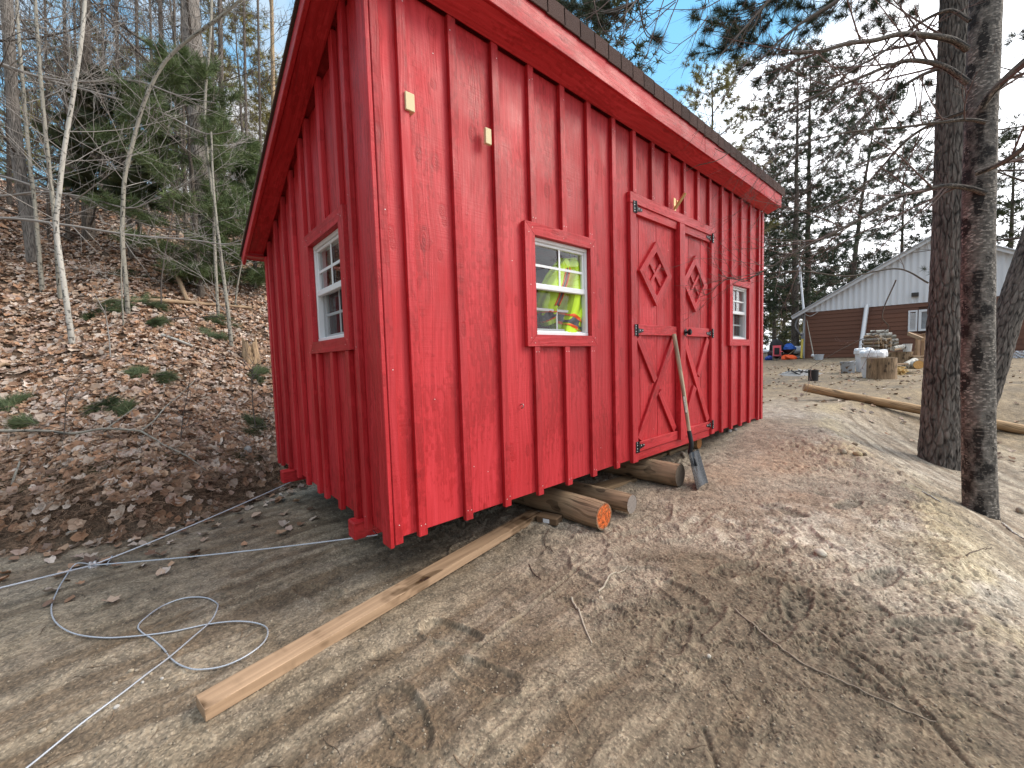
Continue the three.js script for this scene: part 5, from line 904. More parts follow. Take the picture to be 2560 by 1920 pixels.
// camp chair, gear and wheelbarrow by the corner
{
  const d = 19.5, A = (x, y, q = 0) => at(...zq(x, y), d + q), o = thing('camp_chair', 'folding camp chair with pink and black back standing on the grass', 'chair', A(185, 470)), pink = std(0.75, 0.10, 0.13, 0.7), blk = std(0.015, 0.015, 0.018, 0.8), fr = std(0.22, 0.2, 0.2, 0.5, 0.3);
  const quad = (n, P, m) => { const mb = new MB(), c = [P[0], P[1], P[2], P[3]]; mb.quad(...c); const f = c.map(p => p.clone().add(V(0.012, 0, 0.02))); mb.quad(f[3], f[2], f[1], f[0]); mb.build(n, m, o); };
  quad('back_panel', [A(158, 378), A(208, 378), A(210, 308), A(160, 308)], blk); quad('back_edge', [A(136, 385, 0.02), A(158, 380, 0.02), A(158, 285, 0.02), A(140, 285, 0.02)], pink); quad('back_edge', [A(208, 382, 0.02), A(232, 385, 0.02), A(230, 283, 0.02), A(208, 285, 0.02)], pink); quad('back_edge', [A(140, 310, 0.03), A(230, 308, 0.03), A(230, 280, 0.03), A(138, 284, 0.03)], pink);
  quad('seat', [A(138, 400, -0.35), A(236, 400, -0.35), A(232, 380, 0.1), A(138, 382, 0.1)], std(0.25, 0.02, 0.03, 0.8));
  for (const [a, b, c, e] of [[140, 395, 215, 465], [235, 395, 158, 470], [140, 470, 140, 285], [234, 468, 232, 284], [150, 400, 142, 466], [232, 380, 238, 350]]) new MB().tube([A(a, b, -0.2), A(c, e, -0.1)], 0.012, 6).build('leg', fr, o);
  quad('armrest', [A(226, 352, -0.3), A(246, 352, -0.3), A(246, 345, 0), A(228, 345, 0)], pink);
  const blob = (name, label, cat, x, y, sx, sy, sz, q, mat, seed, hard = 0.35) => { const c = A(x, y, q), k = (d + q) / FPX * 0.22604; tag(new MB().grid((s, t) => { const a = s * 6.2832, b = (t - 0.5) * Math.PI, n = 1 + hard * (fbm(Math.cos(a) * 1.5 + seed, Math.sin(a) * 1.5 + t * 3, 3, seed) - 0.5); return c.clone().add(V(Math.cos(a) * Math.cos(b) * sx * k * n, Math.sin(b) * sy * k * n, Math.sin(a) * Math.cos(b) * sz * k * n)); }, 28, 16).build(name, mat), label, cat); };
  blob('covered_grill', 'tall black covered grill behind the pink camp chair', 'grill cover', 182, 318, 76, 106, 70, 1.1, blk, 3, 0.25);
  blob('duffel_bag', 'blue bundle lying left of the camp chair legs', 'bag', 100, 425, 44, 30, 40, 0.3, std(0.03, 0.07, 0.32, 0.7), 5);
  blob('orange_tarp', 'crumpled orange tarp lying right of the camp chair', 'tarp', 320, 420, 82, 34, 70, 0.4, std(0.80, 0.10, 0.015, 0.6), 7, 0.6);
  blob('dark_bag', 'black bag slumped in front of the grill cover', 'bag', 118, 375, 26, 34, 30, 0.6, std(0.05, 0.02, 0.025, 0.8), 9);
  blob('grey_bundle', 'grey plastic bundle by the foot of the building corner', 'bundle', 425, 420, 44, 22, 40, 0.5, std(0.12, 0.125, 0.14, 0.6), 11, 0.5);
  blob('snow_patch', 'small patch of old snow behind the camp chair', 'snow', 60, 350, 70, 24, 160, 3, std(0.75, 0.78, 0.84, 0.8), 13, 0.5);
  blob('snow_patch', 'old snow patch beyond the wheelbarrow', 'snow', 410, 330, 44, 40, 120, 4, std(0.75, 0.78, 0.84, 0.8), 17, 0.5);
  const w = thing('wheelbarrow', 'black wheelbarrow loaded with a blue tarp', 'wheelbarrow', A(320, 390, 0.8));
  new MB().grid((s, t) => { const a = s * 6.2832, r = 0.35 + 0.65 * t; return A(320, 355, 0.9).add(V(Math.cos(a) * 0.42 * r, -0.18 + 0.32 * t, Math.sin(a) * 0.3 * r)); }, 24, 6).build('tray', std(0.02, 0.02, 0.02, 0.5, 0, { side: THREE.DoubleSide }), w);
  new MB().grid((s, t) => { const a = s * 6.2832, b = t * Math.PI / 2, n = 1 + 0.4 * (fbm(Math.cos(a) * 2 + 3, Math.sin(a) * 2 + t * 3, 3, 8) - 0.5); return A(318, 326, 0.9).add(V(Math.cos(a) * Math.cos(b) * 0.42 * n, Math.sin(b) * 0.28 * n, Math.sin(a) * Math.cos(b) * 0.3 * n)); }, 26, 10).build('blue_load', std(0.02, 0.10, 0.42, 0.6), w);
  new MB().tube(spline([0, 1, 2, 3, 4, 5, 6, 7, 8].map(q => A(270, 412, 0.8).add(V(Math.cos(q * 0.7854) * 0.02, Math.sin(q * 0.7854) * 0.17, Math.cos(q * 0.7854) * 0.17))), 24), 0.05, 8).build('wheel', blk, w);
  for (const x of [345, 372]) new MB().tube([A(x, 375, 0.9), A(x - 12, 430, 0.8)], 0.02, 6).build('leg', blk, w); new MB().tube([A(300, 395, 0.7), A(385, 330, 0.6)], 0.02, 6).build('handle', std(0.35, 0.27, 0.16, 0.7), w);
}
// right edge: white sheeting, brown handrail
{
  const d = 12.4, A = (x, y, q = 0) => at(2300 + x * 0.2412, 700 + y * 0.2412, d + q), o = thing('sheeted_skirt', 'white ribbed sheeting under the raised right end of the brown building', 'skirting', A(1000, 1000, 0.8));
  const a = A(900, 940, 1.2), b = A(1200, 990, 0.6), top = A(930, 735, 1.2).y; for (let k = 0; k < 4; k++) { const p = a.clone().lerp(b, k / 4), q = a.clone().lerp(b, (k + 0.97) / 4), L = Math.hypot(q.x - p.x, q.z - p.z), nn = V(-(q.z - p.z), 0, q.x - p.x).normalize(); new MB().grid((s, t) => V(lerp(p.x, q.x, s), lerp(a.y - 0.5, top, t), lerp(p.z, q.z, s)).addScaledVector(nn, 0.03 * Math.sin(t * 70 + s * 9)), 4, 60).build('sheet', std(0.72, 0.74, 0.8, 0.45, 0, { side: THREE.DoubleSide }), o); }
  const h = thing('handrail', 'brown timber handrail at the right edge beyond the leaning trunk', 'handrail', A(1040, 1090)); const br = std(0.16, 0.085, 0.05, 0.75), bar = (x0, y0, x1, y1, w, n) => { const p = A(x0, y0), q = A(x1, y1); new MB().box([(p.x + q.x) / 2, (p.y + q.y) / 2, (p.z + q.z) / 2], [p.distanceTo(q), w, w * 0.6], { m: frameX(q.clone().sub(p)), axis: 0, ch: 0.004 }).build(n, br, h); };
  bar(880, 945, 1300, 1095, 0.12, 'rail'); bar(1045, 1000, 1045, 1130, 0.12, 'post'); bar(905, 955, 905, 1030, 0.10, 'post');
}
// the long peeled pole lying across the back of the bank
{
  const r0 = 0.066, c0 = hit(2560, 1075, r0 * 0.6), m0 = hit(2235, 1012, r0 * 1.5), dd = c0.clone().sub(m0); let e = m0.clone();
  for (let k = 0; k < 400; k++) { e.addScaledVector(dd, -0.004); const q = e.clone().project(camera); if ((q.x * 0.5 + 0.5) * 2560 < 2011) break; }
  const P = spline([e, e.clone().lerp(m0, 0.5).add(V(0, -0.004, 0)), m0, m0.clone().lerp(c0, 0.5).add(V(0, 0.004, 0)), c0, c0.clone().addScaledVector(dd, 0.3)], 40);
  const o = thing('long_pole', 'long peeled pole lying on the bank behind the pine trunks, one end raised', 'log', e);
  new MB().tube(P, P.map((_, k) => 0.064 + k * 0.0002), 22, { rf: (x, L) => 1 + 0.04 * (fbm(Math.cos(x) + 3, Math.sin(x) + L * 2, 3, 9) - 0.5), vs: 0.8 }).build('log_body', new THREE.MeshStandardMaterial({ map: tLog, bumpMap: tLogB, bumpScale: 0.004, roughness: 0.85, color: lin(1.25, 1.2, 1.05) }), o);
  const d = P[0].clone().sub(P[1]).normalize(); new MB().tube([P[0], P[0].clone().addScaledVector(d, 0.003)], 0.061, 22, { cap1: true }).build('end_grain', endM, o);
}
// burnt patch with ash, stones
{
  const r = rnd(77), p = hit(2000, 935), o = thing('ash_heap', 'low heap of grey ash and charred sticks on the yard', 'ash heap', p);
  new MB().grid((s, t) => { const a = s * 6.2832, rr = t; const x = Math.cos(a) * rr * 0.75, z = Math.sin(a) * rr * 0.55; return V(p.x + x, landY(p.x + x, p.z + z) + 0.10 * (1 - rr * rr) * (0.5 + fbm(x * 7 + 3, z * 7, 3, 4)) - 0.01, p.z + z); }, 40, 12).build('ash', std(0.20, 0.195, 0.19, 0.95), o);
  for (let k = 0; k < 16; k++) { const a = r() * 6.28, q = V(p.x + Math.cos(a) * 0.6 * r(), 0, p.z + Math.sin(a) * 0.45 * r()); q.y = landY(q.x, q.z) + 0.07; const d = V(r() - 0.5, (r() - 0.5) * 0.3, r() - 0.5).normalize().multiplyScalar(0.1 + r() * 0.12); new MB().tube([q.clone().sub(d), q.clone().add(d)], 0.016 + r() * 0.01, 5, { cap0: true, cap1: true }).build('charred_stick', k % 4 ? std(0.02, 0.018, 0.018, 0.9) : std(0.5, 0.5, 0.5, 0.9), o); }
}
// ------------------------------------------------------------------ trees
// leafy pieces: a tuft of needles is many thin blades round a twig tip
function tuft(n, len, w, spread, seed, back = 0.0) {
  const r = rnd(seed), mb = new MB();
  for (let k = 0; k < n; k++) {
    const a = r() * 6.2832, t = spread * Math.sqrt(r()), d = V(Math.sin(t) * Math.cos(a), Math.cos(t), Math.sin(t) * Math.sin(a)), L = len * (0.7 + 0.4 * r()), o = V(0, -back * r(), 0);
    const s = V(r() - 0.5, r() - 0.5, r() - 0.5).cross(d).normalize().multiplyScalar(w * 0.5), tip = o.clone().addScaledVector(d, L); tip.y -= L * 0.05;
    mb.tri(o.clone().add(s), o.clone().sub(s), tip);
  }
  return mb.geo(null);
}
const gTuftNear = [tuft(90, 0.12, 0.0042, 1.5, 1, 0.05), tuft(80, 0.115, 0.0042, 1.35, 2, 0.06)];
const gTuftFine = [tuft(30, 0.10, 0.0045, 1.25, 3, 0.10), tuft(30, 0.10, 0.0045, 1.4, 4, 0.12)];
const gTuftFar = [tuft(20, 0.21, 0.022, 1.5, 5, 0.10), tuft(18, 0.21, 0.020, 1.4, 6, 0.12)];
const gFlat = (() => { const r = rnd(9), mb = new MB(); for (let k = 0; k < 26; k++) { const t = k / 26, s = k % 2 ? 1 : -1, o = V(0, t * 0.22 - 0.05, 0), d = V(s * (0.8 + 0.3 * r()), 0.6 + 0.2 * r(), (r() - 0.5) * 0.35).normalize(), L = 0.075 * (1 - 0.5 * t), q = V(0, 0, 1).cross(d).normalize().multiplyScalar(0.010); mb.tri(o.clone().add(q), o.clone().sub(q), o.clone().addScaledVector(d, L)); } return [mb.geo(null)]; })();
const needleM = c => new THREE.MeshStandardMaterial({ color: lin(...c), roughness: 0.75, side: THREE.DoubleSide });
const ndGreen = needleM([1, 1, 1]);
function orient(d, rr, p, s) { const y = d.clone().normalize(), x = V(rr() - 0.5, rr() - 0.5, rr() - 0.5).cross(y).normalize(), z = V().crossVectors(x, y); return basis(x.multiplyScalar(s), y.multiplyScalar(s), z.multiplyScalar(s), p); }
// a branch and everything that grows from it
function grow(mb, p, d, len, r0, lv, o, rr, tips) {
  const n = lv === 0 ? (o.seg ?? 9) : lv === 1 ? 6 : 4, P = [p.clone()], q = p.clone(), dir = d.clone().normalize(), R = [r0];
  for (let k = 1; k <= n; k++) {
    dir.add(V(rr() - 0.5, rr() - 0.5, rr() - 0.5).multiplyScalar(o.wig * (1 + lv * 0.35))); dir.y += (o.lift ?? 0) * (lv + 0.6) * 0.1; dir.normalize();
    q.addScaledVector(dir, len / n); P.push(q.clone()); R.push(lerp(r0, r0 * (o.tipR ?? 0.3), k / n));
  }
  mb.tube(P, R, lv === 0 ? (o.sides ?? 7) : lv === 1 ? 4 : 3, { us: 1, vs: 1 });
  if (tips) for (let k = 1; k <= n; k++) if (k > n * (lv === 0 ? 0.75 : 0.3)) tips.push([P[k], P[k].clone().sub(P[k - 1]), lv]);
  if (lv < o.max) {
    const c = o.kids[lv];
    for (let k = 0; k < c; k++) {
      const t = lerp(o.from ?? 0.2, 0.98, (k + rr()) / c), i = Math.min(n - 1, Math.floor(t * n)), b = P[i].clone().lerp(P[i + 1], t * n - i), T = P[i + 1].clone().sub(P[i]).normalize();
      let s = V(rr() - 0.5, (rr() - 0.5) * (o.flat ?? 1), rr() - 0.5).cross(T).cross(T).normalize(); if (o.flat && o.flat < 0.5) s = V(0, 1, 0).cross(T).normalize().multiplyScalar(k % 2 ? 1 : -1);
      if (rr() < 0.5 && !(o.flat < 0.5)) s.negate();
      const an = o.ang * (0.7 + 0.6 * rr()), cd = T.multiplyScalar(Math.cos(an)).addScaledVector(s, Math.sin(an));
      grow(mb, b, cd, len * o.lf * (0.55 + 0.7 * rr()) * (1.15 - 0.55 * t), Math.max(o.rmin ?? 0.0012, lerp(r0, r0 * 0.3, t) * o.rf), lv + 1, o, rr, tips);
    }
  }
  return P;
}
function trunkAlong(o, P, R, mat, sides, name = 'trunk', x = {}) { return new MB().tube(P, R, sides, x).build(name, mat, o); }
const rampR = (n, a, b, f = 1) => Array.from({ length: n + 1 }, (_, k) => lerp(a, b, Math.pow(k / n, f)));
const greens = { dark: [[0.030, 0.042, 0.016], [0.070, 0.085, 0.030]], young: [[0.075, 0.115, 0.040], [0.16, 0.21, 0.08]], red: [[0.028, 0.042, 0.024], [0.075, 0.10, 0.046]], gold: [[0.16, 0.15, 0.045], [0.34, 0.30, 0.11]], mid: [[0.045, 0.062, 0.026], [0.105, 0.12, 0.045]] };  // the golden pair has sunlight painted into the foliage colour
function needles(o, spots, geos, cols, rr, smin, smax, org) {
  const n = geos.length, M = geos.map(() => []), C = geos.map(() => []);
  for (const [p, d] of spots) { const g = Math.floor(rr() * n); M[g].push(orient(d, rr, p.clone().sub(org), lerp(smin, smax, rr()))); const t = Math.pow(rr(), 1.3); C[g].push(lin(lerp(cols[0][0], cols[1][0], t), lerp(cols[0][1], cols[1][1], t), lerp(cols[0][2], cols[1][2], t))); }
  geos.forEach((g, k) => { if (M[k].length) inst('needles', g, ndGreen, M[k], C[k], o); });
}
function conifer(name, label, cat, base, H, q, group) {
  const rr = rnd(q.seed), o = thing(name, label, cat, base, group), n = 14, P = [], lean = q.lean || V(0, 0, 0);
  for (let k = 0; k <= n; k++) { const t = k / n; P.push(base.clone().add(V(lean.x * t * t * H + 0.05 * (rr() - 0.5), -0.15 + t * (H + 0.15), lean.z * t * t * H + 0.05 * (rr() - 0.5)))); }
  trunkAlong(o, P, rampR(n, q.r, q.r * 0.12), q.bark || barkFar, 12, 'trunk', { us: Math.max(1, Math.round(q.r * 5)) });
  const mb = new MB(), tips = [], sp = q.gap, yTop = q.yTop ?? H;
  for (let y = q.y0; y < H * 0.985; y += sp * (0.7 + 0.6 * rr())) {
    const t = y / H, i = Math.min(n - 1, Math.floor(t * n)), c = P[i].clone().lerp(P[i + 1], t * n - i), u = (y - q.y0) / (H - q.y0), L = q.L * (q.shape ? q.shape(u) : (1 - u) * 0.9 + 0.12), m = Math.max(2, Math.round(q.whorl * (0.6 + 0.8 * rr())));
    const a0 = rr() * 6.28;
    for (let k = 0; k < m; k++) { const a = a0 + (k + 0.5 * rr()) / m * 6.2832, el = lerp(q.el0, q.el1, u); grow(mb, c, V(Math.cos(a) * Math.cos(el), Math.sin(el), Math.sin(a) * Math.cos(el)), L * (0.6 + 0.6 * rr()), Math.max(0.006, q.r * 0.16 * (1 - u * 0.6)), 0, { wig: 0.09, lift: q.lift ?? 0.3, max: q.max ?? 1, kids: q.kids, lf: 0.42, rf: 0.5, ang: 0.85, flat: 0.3, sides: 4, seg: 6, from: 0.3, rmin: 0.004 }, rr, tips); }
  }
  mb.build('branches', q.twig || twigM, o).userData.kind = 'stuff';
  const sp2 = []; for (const [p, d] of tips) for (let k = 0; k < (q.per ?? 1); k++) if (rr() < (q.keep ?? 1)) sp2.push([p.clone().add(V(rr() - 0.5, rr() - 0.5, rr() - 0.5).multiplyScalar(q.jit ?? 0.1)), d.clone().normalize().add(V(rr() - 0.5, rr() - 0.5 + (q.up ?? 0.3), rr() - 0.5).multiplyScalar(0.8))]);
  needles(o, sp2, q.geo, q.cols, rr, q.s[0], q.s[1], base);
  return o;
}
// a bare broadleaf tree whose stem follows picture points at one distance
function bare(name, label, cat, px, dep, w0, w1, mat, q, group) {
  const rr = rnd(q.seed), pts = px.map(([u, v, d]) => at(u, v, dep + (d || 0))); const o = thing(name, label, cat, pts[0].clone(), group);
  pts.unshift(pts[0].clone().add(V(0, -0.2, 0))); const n = 30, P = spline(pts, n), k = dep / FPX / 2 / Math.hypot(1, (px[0][0] - 1280) / FPX);
  trunkAlong(o, P, rampR(n, w0 * k, w1 * k), mat, 14, 'trunk', { us: q.us ?? 1, rf: (a, L) => 1 + 0.10 * (fbm(Math.cos(a) * 1.5 + q.seed, Math.sin(a) * 1.5 + L * 1.5, 2, q.seed) - 0.5) });
  const mb = new MB();
  for (let i = 0; i < q.n; i++) { const t = lerp(q.t0 ?? 0.3, 0.99, (i + rr()) / q.n), a = rr() * 6.2832, f = t * n, j = Math.min(n - 1, Math.floor(f)), c = P[j].clone().lerp(P[j + 1], f - j), el = 0.15 + 0.7 * rr(); grow(mb, c, V(Math.cos(a) * Math.cos(el), Math.sin(el), Math.sin(a) * Math.cos(el)), q.L * (0.5 + 0.7 * rr()) * (1.2 - 0.6 * t), Math.max(0.003, lerp(w0, w1, t) * k * 0.22), 0, { wig: 0.24, lift: 0.7, max: 2, kids: q.kids || [7, 3], lf: 0.45, rf: 0.55, ang: 0.75, sides: 5, seg: 7, tipR: 0.25, rmin: q.rmin ?? 0.0022 }, rr); }
  mb.build('branches', q.twig || twigPale, o).userData.kind = 'stuff';
  return o;
}
const zA = (x, y) => [x * 0.43403, y * 0.43403];                // picture points read in the upper left quarter
const up = (P, du = 0) => P.map(q => [q[0] + du, q[1]]);
{
  const h = (u, v) => hit(u, v);
  // the pale stems nearest to us on the slope
  const d4 = h(181, 862).dep;
  bare('birch_tree', 'white-barked birch forking low on the left of the leafy slope', 'tree', [[181, 862], [170, 780], [157, 690], [140, 560], [146, 500], [160, 380], [186, 220], [206, 80], [216, -60], [224, -220]], d4, 19, 10, birchM, { seed: 21, n: 16, L: 1.9, t0: 0.4, kids: [5, 3] });
  bare('pale_birch', 'second pale stem rising left of the forked white birch', 'tree', [[147, 700, 0.05], [138, 560, 0.05], [124, 430, 0.05], [108, 270, 0.05], [97, 130, 0.05], [88, 0, 0.05], [82, -160, 0.05]], d4, 15, 9, poplarM, { seed: 22, n: 16, L: 1.8, t0: 0.35 });
  bare('slender_tree', 'slender greenish-grey tree standing left of the birch', 'tree', [[106, 728], [98, 640], [88, 520], [72, 380], [58, 220], [45, 60], [36, -120]], h(106, 728).dep, 15, 9, poplarM, { seed: 23, n: 16, L: 2.4, t0: 0.35 });
  bare('grey_tree', 'big grey-barked tree at the left edge of the slope', 'tree', [[84, 650], [72, 560], [50, 430], [34, 280], [24, 130], [14, -60], [8, -260]], h(84, 650).dep, 42, 30, barkGrey, { seed: 24, n: 16, L: 3.4, t0: 0.4, us: 2, twig: twigM, kids: [6, 4], rmin: 0.005 });
  bare('curved_tree', 'thin curved pale tree arching to the right above the fallen boughs', 'tree', [[320, 786], [314, 700], [306, 600], [308, 500], [314, 430], [334, 350], [362, 250], [412, 155], [470, 100], [540, 50], [600, 0], [660, -60]], h(320, 786).dep, 14, 8, poplarM, { seed: 25, n: 18, L: 1.6, t0: 0.35 });
  bare('thin_sapling', 'very thin stem right beside the foot of the curved pale tree', 'sapling', [[309, 818], [306, 760], [303, 690], [305, 620], [300, 560]], h(309, 818).dep, 5.5, 2.5, poplarM, { seed: 26, n: 6, L: 0.7, t0: 0.4 });
  bare('pale_tree', 'thin pale stem in front of the young green pine', 'tree', [[546, 792], [540, 690], [536, 600], [530, 480], [520, 400], [512, 320], [515, 210], [526, 90], [530, -40]], h(546, 792).dep, 9, 7, poplarM, { seed: 27, n: 16, L: 1.6, t0: 0.3 });
  bare('leaning_tree', 'greenish pale stem leaning left just beside the shed corner', 'tree', [[579, 868], [570, 780], [560, 700], [550, 620], [540, 540], [532, 440], [528, 330]], h(579, 868).dep, 12, 5, poplarM, { seed: 28, n: 14, L: 1.0, t0: 0.25 });
  bare('thin_sapling', 'thin leaning stem close to the dark side wall, right of the leaning pale tree', 'sapling', [[588, 770], [596, 700], [612, 620], [622, 540], [640, 450]], h(588, 770).dep, 6, 3, poplarM, { seed: 29, n: 10, L: 0.9, t0: 0.2 });
  bare('thin_sapling', 'dark thin stem standing left of the big pine foot', 'sapling', [[404, 770], [404, 700], [412, 640], [425, 570], [436, 500]], h(404, 770).dep, 5, 2.5, twigM, { seed: 30, n: 8, L: 0.8, t0: 0.3, twig: twigM });
  bare('small_sapling', 'knee-high whitish sapling on the leaf litter below the fallen boughs', 'sapling', [[277, 900], [273, 845], [268, 810], [262, 780], [250, 760], [238, 735]], h(277, 900).dep, 5, 1.5, twigPale, { seed: 31, n: 6, L: 0.35, t0: 0.4, kids: [3, 2], rmin: 0.0012 });
  bare('dark_sapling', 'dark twiggy sapling low on the slope, right half of the litter', 'sapling', [[452, 1110], [458, 1040], [468, 990], [476, 930]], h(452, 1110).dep, 4, 1.5, twigM, { seed: 32, n: 9, L: 0.34, t0: 0.3, twig: twigM, kids: [4, 2], rmin: 0.001 });
  bare('dark_sapling', 'dark brushy sapling beside the lower corner of the side wall', 'sapling', [[640, 1080], [632, 1010], [630, 950], [634, 900]], h(640, 1080).dep, 4, 1.5, twigM, { seed: 33, n: 12, L: 0.42, t0: 0.2, twig: twigM, kids: [5, 3], rmin: 0.001 });
  bare('dark_sapling', 'short dark stem amid the leaves below the small whitish sapling', 'sapling', [[160, 1110], [164, 1030], [168, 980], [196, 950]], h(160, 1110).dep, 4, 1.5, twigM, { seed: 34, n: 8, L: 0.34, t0: 0.2, twig: twigM, kids: [3, 2], rmin: 0.001 });
  // the tall pine in the middle of the wood
  bare('tall_pine', 'tall thick pine trunk rising behind the young green pine', 'tree', [[508, 672], [505, 600], [500, 480], [494, 300], [482, 120], [472, -60], [462, -300]], h(508, 672).dep, 58, 46, barkGrey, { seed: 41, n: 8, L: 3, t0: 0.55, us: 2, twig: twigM, kids: [5, 3], rmin: 0.006 });
  for (const [k, u, v, w, s, lab] of [[0, 222, 560, 40, 51, 'dark trunk on the crest between the birch and the curved tree'], [1, 466, 690, 11, 52, 'dark slim trunk left of the big pine foot'], [2, 690, 640, 15, 53, 'sun-tinted yellowish trunk just left of the roof edge'], [3, 170, 540, 14, 54, 'thin dark trunk behind the white birch'], [4, 560, 600, 18, 55, 'dark trunk behind the pale stems near the eave'], [5, 300, 560, 15, 56, 'slim trunk on the crest behind the curved tree'], [6, 350, 545, 13, 57, 'thin grey trunk on the crest, middle of the wood'], [7, 25, 545, 16, 58, 'thin trunk behind the big grey tree at the left edge'], [8, 410, 560, 16, 59, 'slim dark trunk behind the dark hemlock'], [9, 122, 545, 10, 60, 'thin far trunk between the two left stems'], [10, 265, 560, 11, 161, 'fine-twigged thin tree on the crest right of the birch top'], [11, 385, 565, 9, 162, 'fine-twigged slim tree on the crest before the sun-tinted pine'], [12, 445, 565, 10, 163, 'fine-twigged slim tree just left of the tall thick trunk'], [13, 540, 590, 11, 164, 'fine-twigged tree right of the tall thick trunk'], [14, 620, 600, 10, 165, 'fine-twigged tree by the lower end of the roof edge'], [15, 655, 600, 9, 166, 'fine-twigged tree beside the middle of the roof edge'], [16, 195, 545, 10, 167, 'fine-twigged thin tree behind the upper birch stem']]) {
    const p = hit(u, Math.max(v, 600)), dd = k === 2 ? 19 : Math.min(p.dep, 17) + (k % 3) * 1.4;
    bare('wood_tree', lab, 'tree', [[u, v + 60], [u - 2, v - 120], [u - 5, v - 300], [u - 9, v - 520], [u - 14, v - 800]], dd, w, w * 0.6, k === 2 ? new THREE.MeshStandardMaterial({ map: tBark, roughness: 0.9, color: lin(2.6, 2.2, 1.5) }) : barkFar, { seed: s, n: k > 9 ? 30 : 20, L: k > 9 ? 2.6 : 3.2, t0: 0.12, twig: k === 2 ? twigPale : twigM, kids: [7, 4], rmin: 0.005 });  // the yellowish trunk has sunlight painted in by a brightened bark colour
  }
  // evergreens
  const wp = hit(520, 770), wpB = hit(500, 742);
  conifer('young_pine', 'young soft green pine standing among pale stems left of the shed', 'tree', hit(500, 742), 3.5, { seed: 61, r: 0.05, y0: 0.5, gap: 0.30, whorl: 5, L: 0.88, keep: 0.6, shape: u => 0.35 + 0.9 * Math.sin(Math.PI * Math.pow(u, 0.8) * 0.92 + 0.12) * (1 - 0.35 * u), el0: 0.0, el1: 0.6, lift: 0.25, kids: [7, 3], max: 1, geo: gTuftFine, cols: greens.young, s: [0.9, 1.7], per: 2, jit: 0.10, twig: twigM });
  conifer('young_pine', 'smaller green pine tucked against the shaded side wall', 'tree', hit(640, 720), 2.6, { seed: 62, r: 0.04, y0: 0.2, gap: 0.2, whorl: 5, L: 1.1, el0: 0.05, el1: 0.8, lift: 0.25, kids: [6, 3], max: 1, geo: gTuftFine, cols: greens.young, s: [0.9, 1.6], per: 2, jit: 0.10 });
  conifer('dark_hemlock', 'dark hemlock with flat sprays behind the curved pale tree', 'tree', hit(330, 650), 2.7, { seed: 63, r: 0.04, y0: 1.05, gap: 0.22, whorl: 4, L: 0.55, shape: u => 0.4 + 0.8 * Math.sin(Math.PI * (0.15 + 0.8 * u)), el0: 0.0, el1: 0.2, lift: -0.25, kids: [8, 3], max: 1, geo: gFlat, cols: greens.dark, s: [0.8, 1.5], per: 1, jit: 0.10, keep: 0.55 });
  const D = [[60, 560, 15.5, 14, 71, 'dark tall hemlock behind the leftmost trunks', 'dark'], [265, 560, 16.5, 12, 73, 'dense dark evergreen on the crest left of the curved tree', 'dark'], [470, 560, 21, 16, 77, 'far pine right behind the tall thick trunk', 'red']];
  for (const [u, v, d, H, s, lab, c] of D) { const p = at(u, v, d); p.y = landY(p.x, p.z); conifer('wood_conifer', lab, 'tree', p, H, { seed: s, r: 0.13, y0: 1.2, gap: 0.7, whorl: 3, L: 1.7, shape: u => 0.35 + 0.8 * Math.sin(Math.PI * (0.1 + 0.85 * u)), el0: 0.0, el1: 0.6, lift: 0.05, kids: [7, 3], max: 1, geo: c === 'dark' ? gFlat : gTuftFar, cols: greens[c], s: c === 'dark' ? [1.5, 2.6] : [0.9, 1.5], per: 1, jit: 0.25, keep: 0.13 }); }
  const G = [[330, 22, 12, 81, 'yellowish sun-tinted pine far behind the middle of the wood'], [625, 24, 15, 82, 'golden sun-tinted pine beside the roof edge'], [560, 29, 17, 83, 'tall sun-tinted pine behind the pale stems'], [200, 27, 14, 84, 'sun-tinted yellow-green pine between the left trunks'], [700, 27, 13, 85, 'sun-tinted pine half hidden by the rake of the roof'], [440, 32, 18, 86, 'distant sun-tinted pine left of the tall trunk'], [90, 30, 15, 87, 'distant sun-tinted pine near the left edge']];
  for (const [u, d, H, s, lab] of G) { const p = at(u, 600, d); p.y = landY(p.x, p.z); conifer('sun_tinted_pine', lab, 'tree', p, H, { seed: s, r: 0.15, y0: 2.0, gap: 0.75, whorl: 4, L: 2.6, el0: 0.1, el1: 0.7, lift: 0.2, kids: [6, 3], max: 1, geo: gTuftFar, cols: greens.gold, s: [1.2, 2.2], per: 1, jit: 0.3, keep: 0.42, shape: u => 0.35 + 0.8 * Math.sin(Math.PI * (0.1 + 0.85 * u)) }); }
}
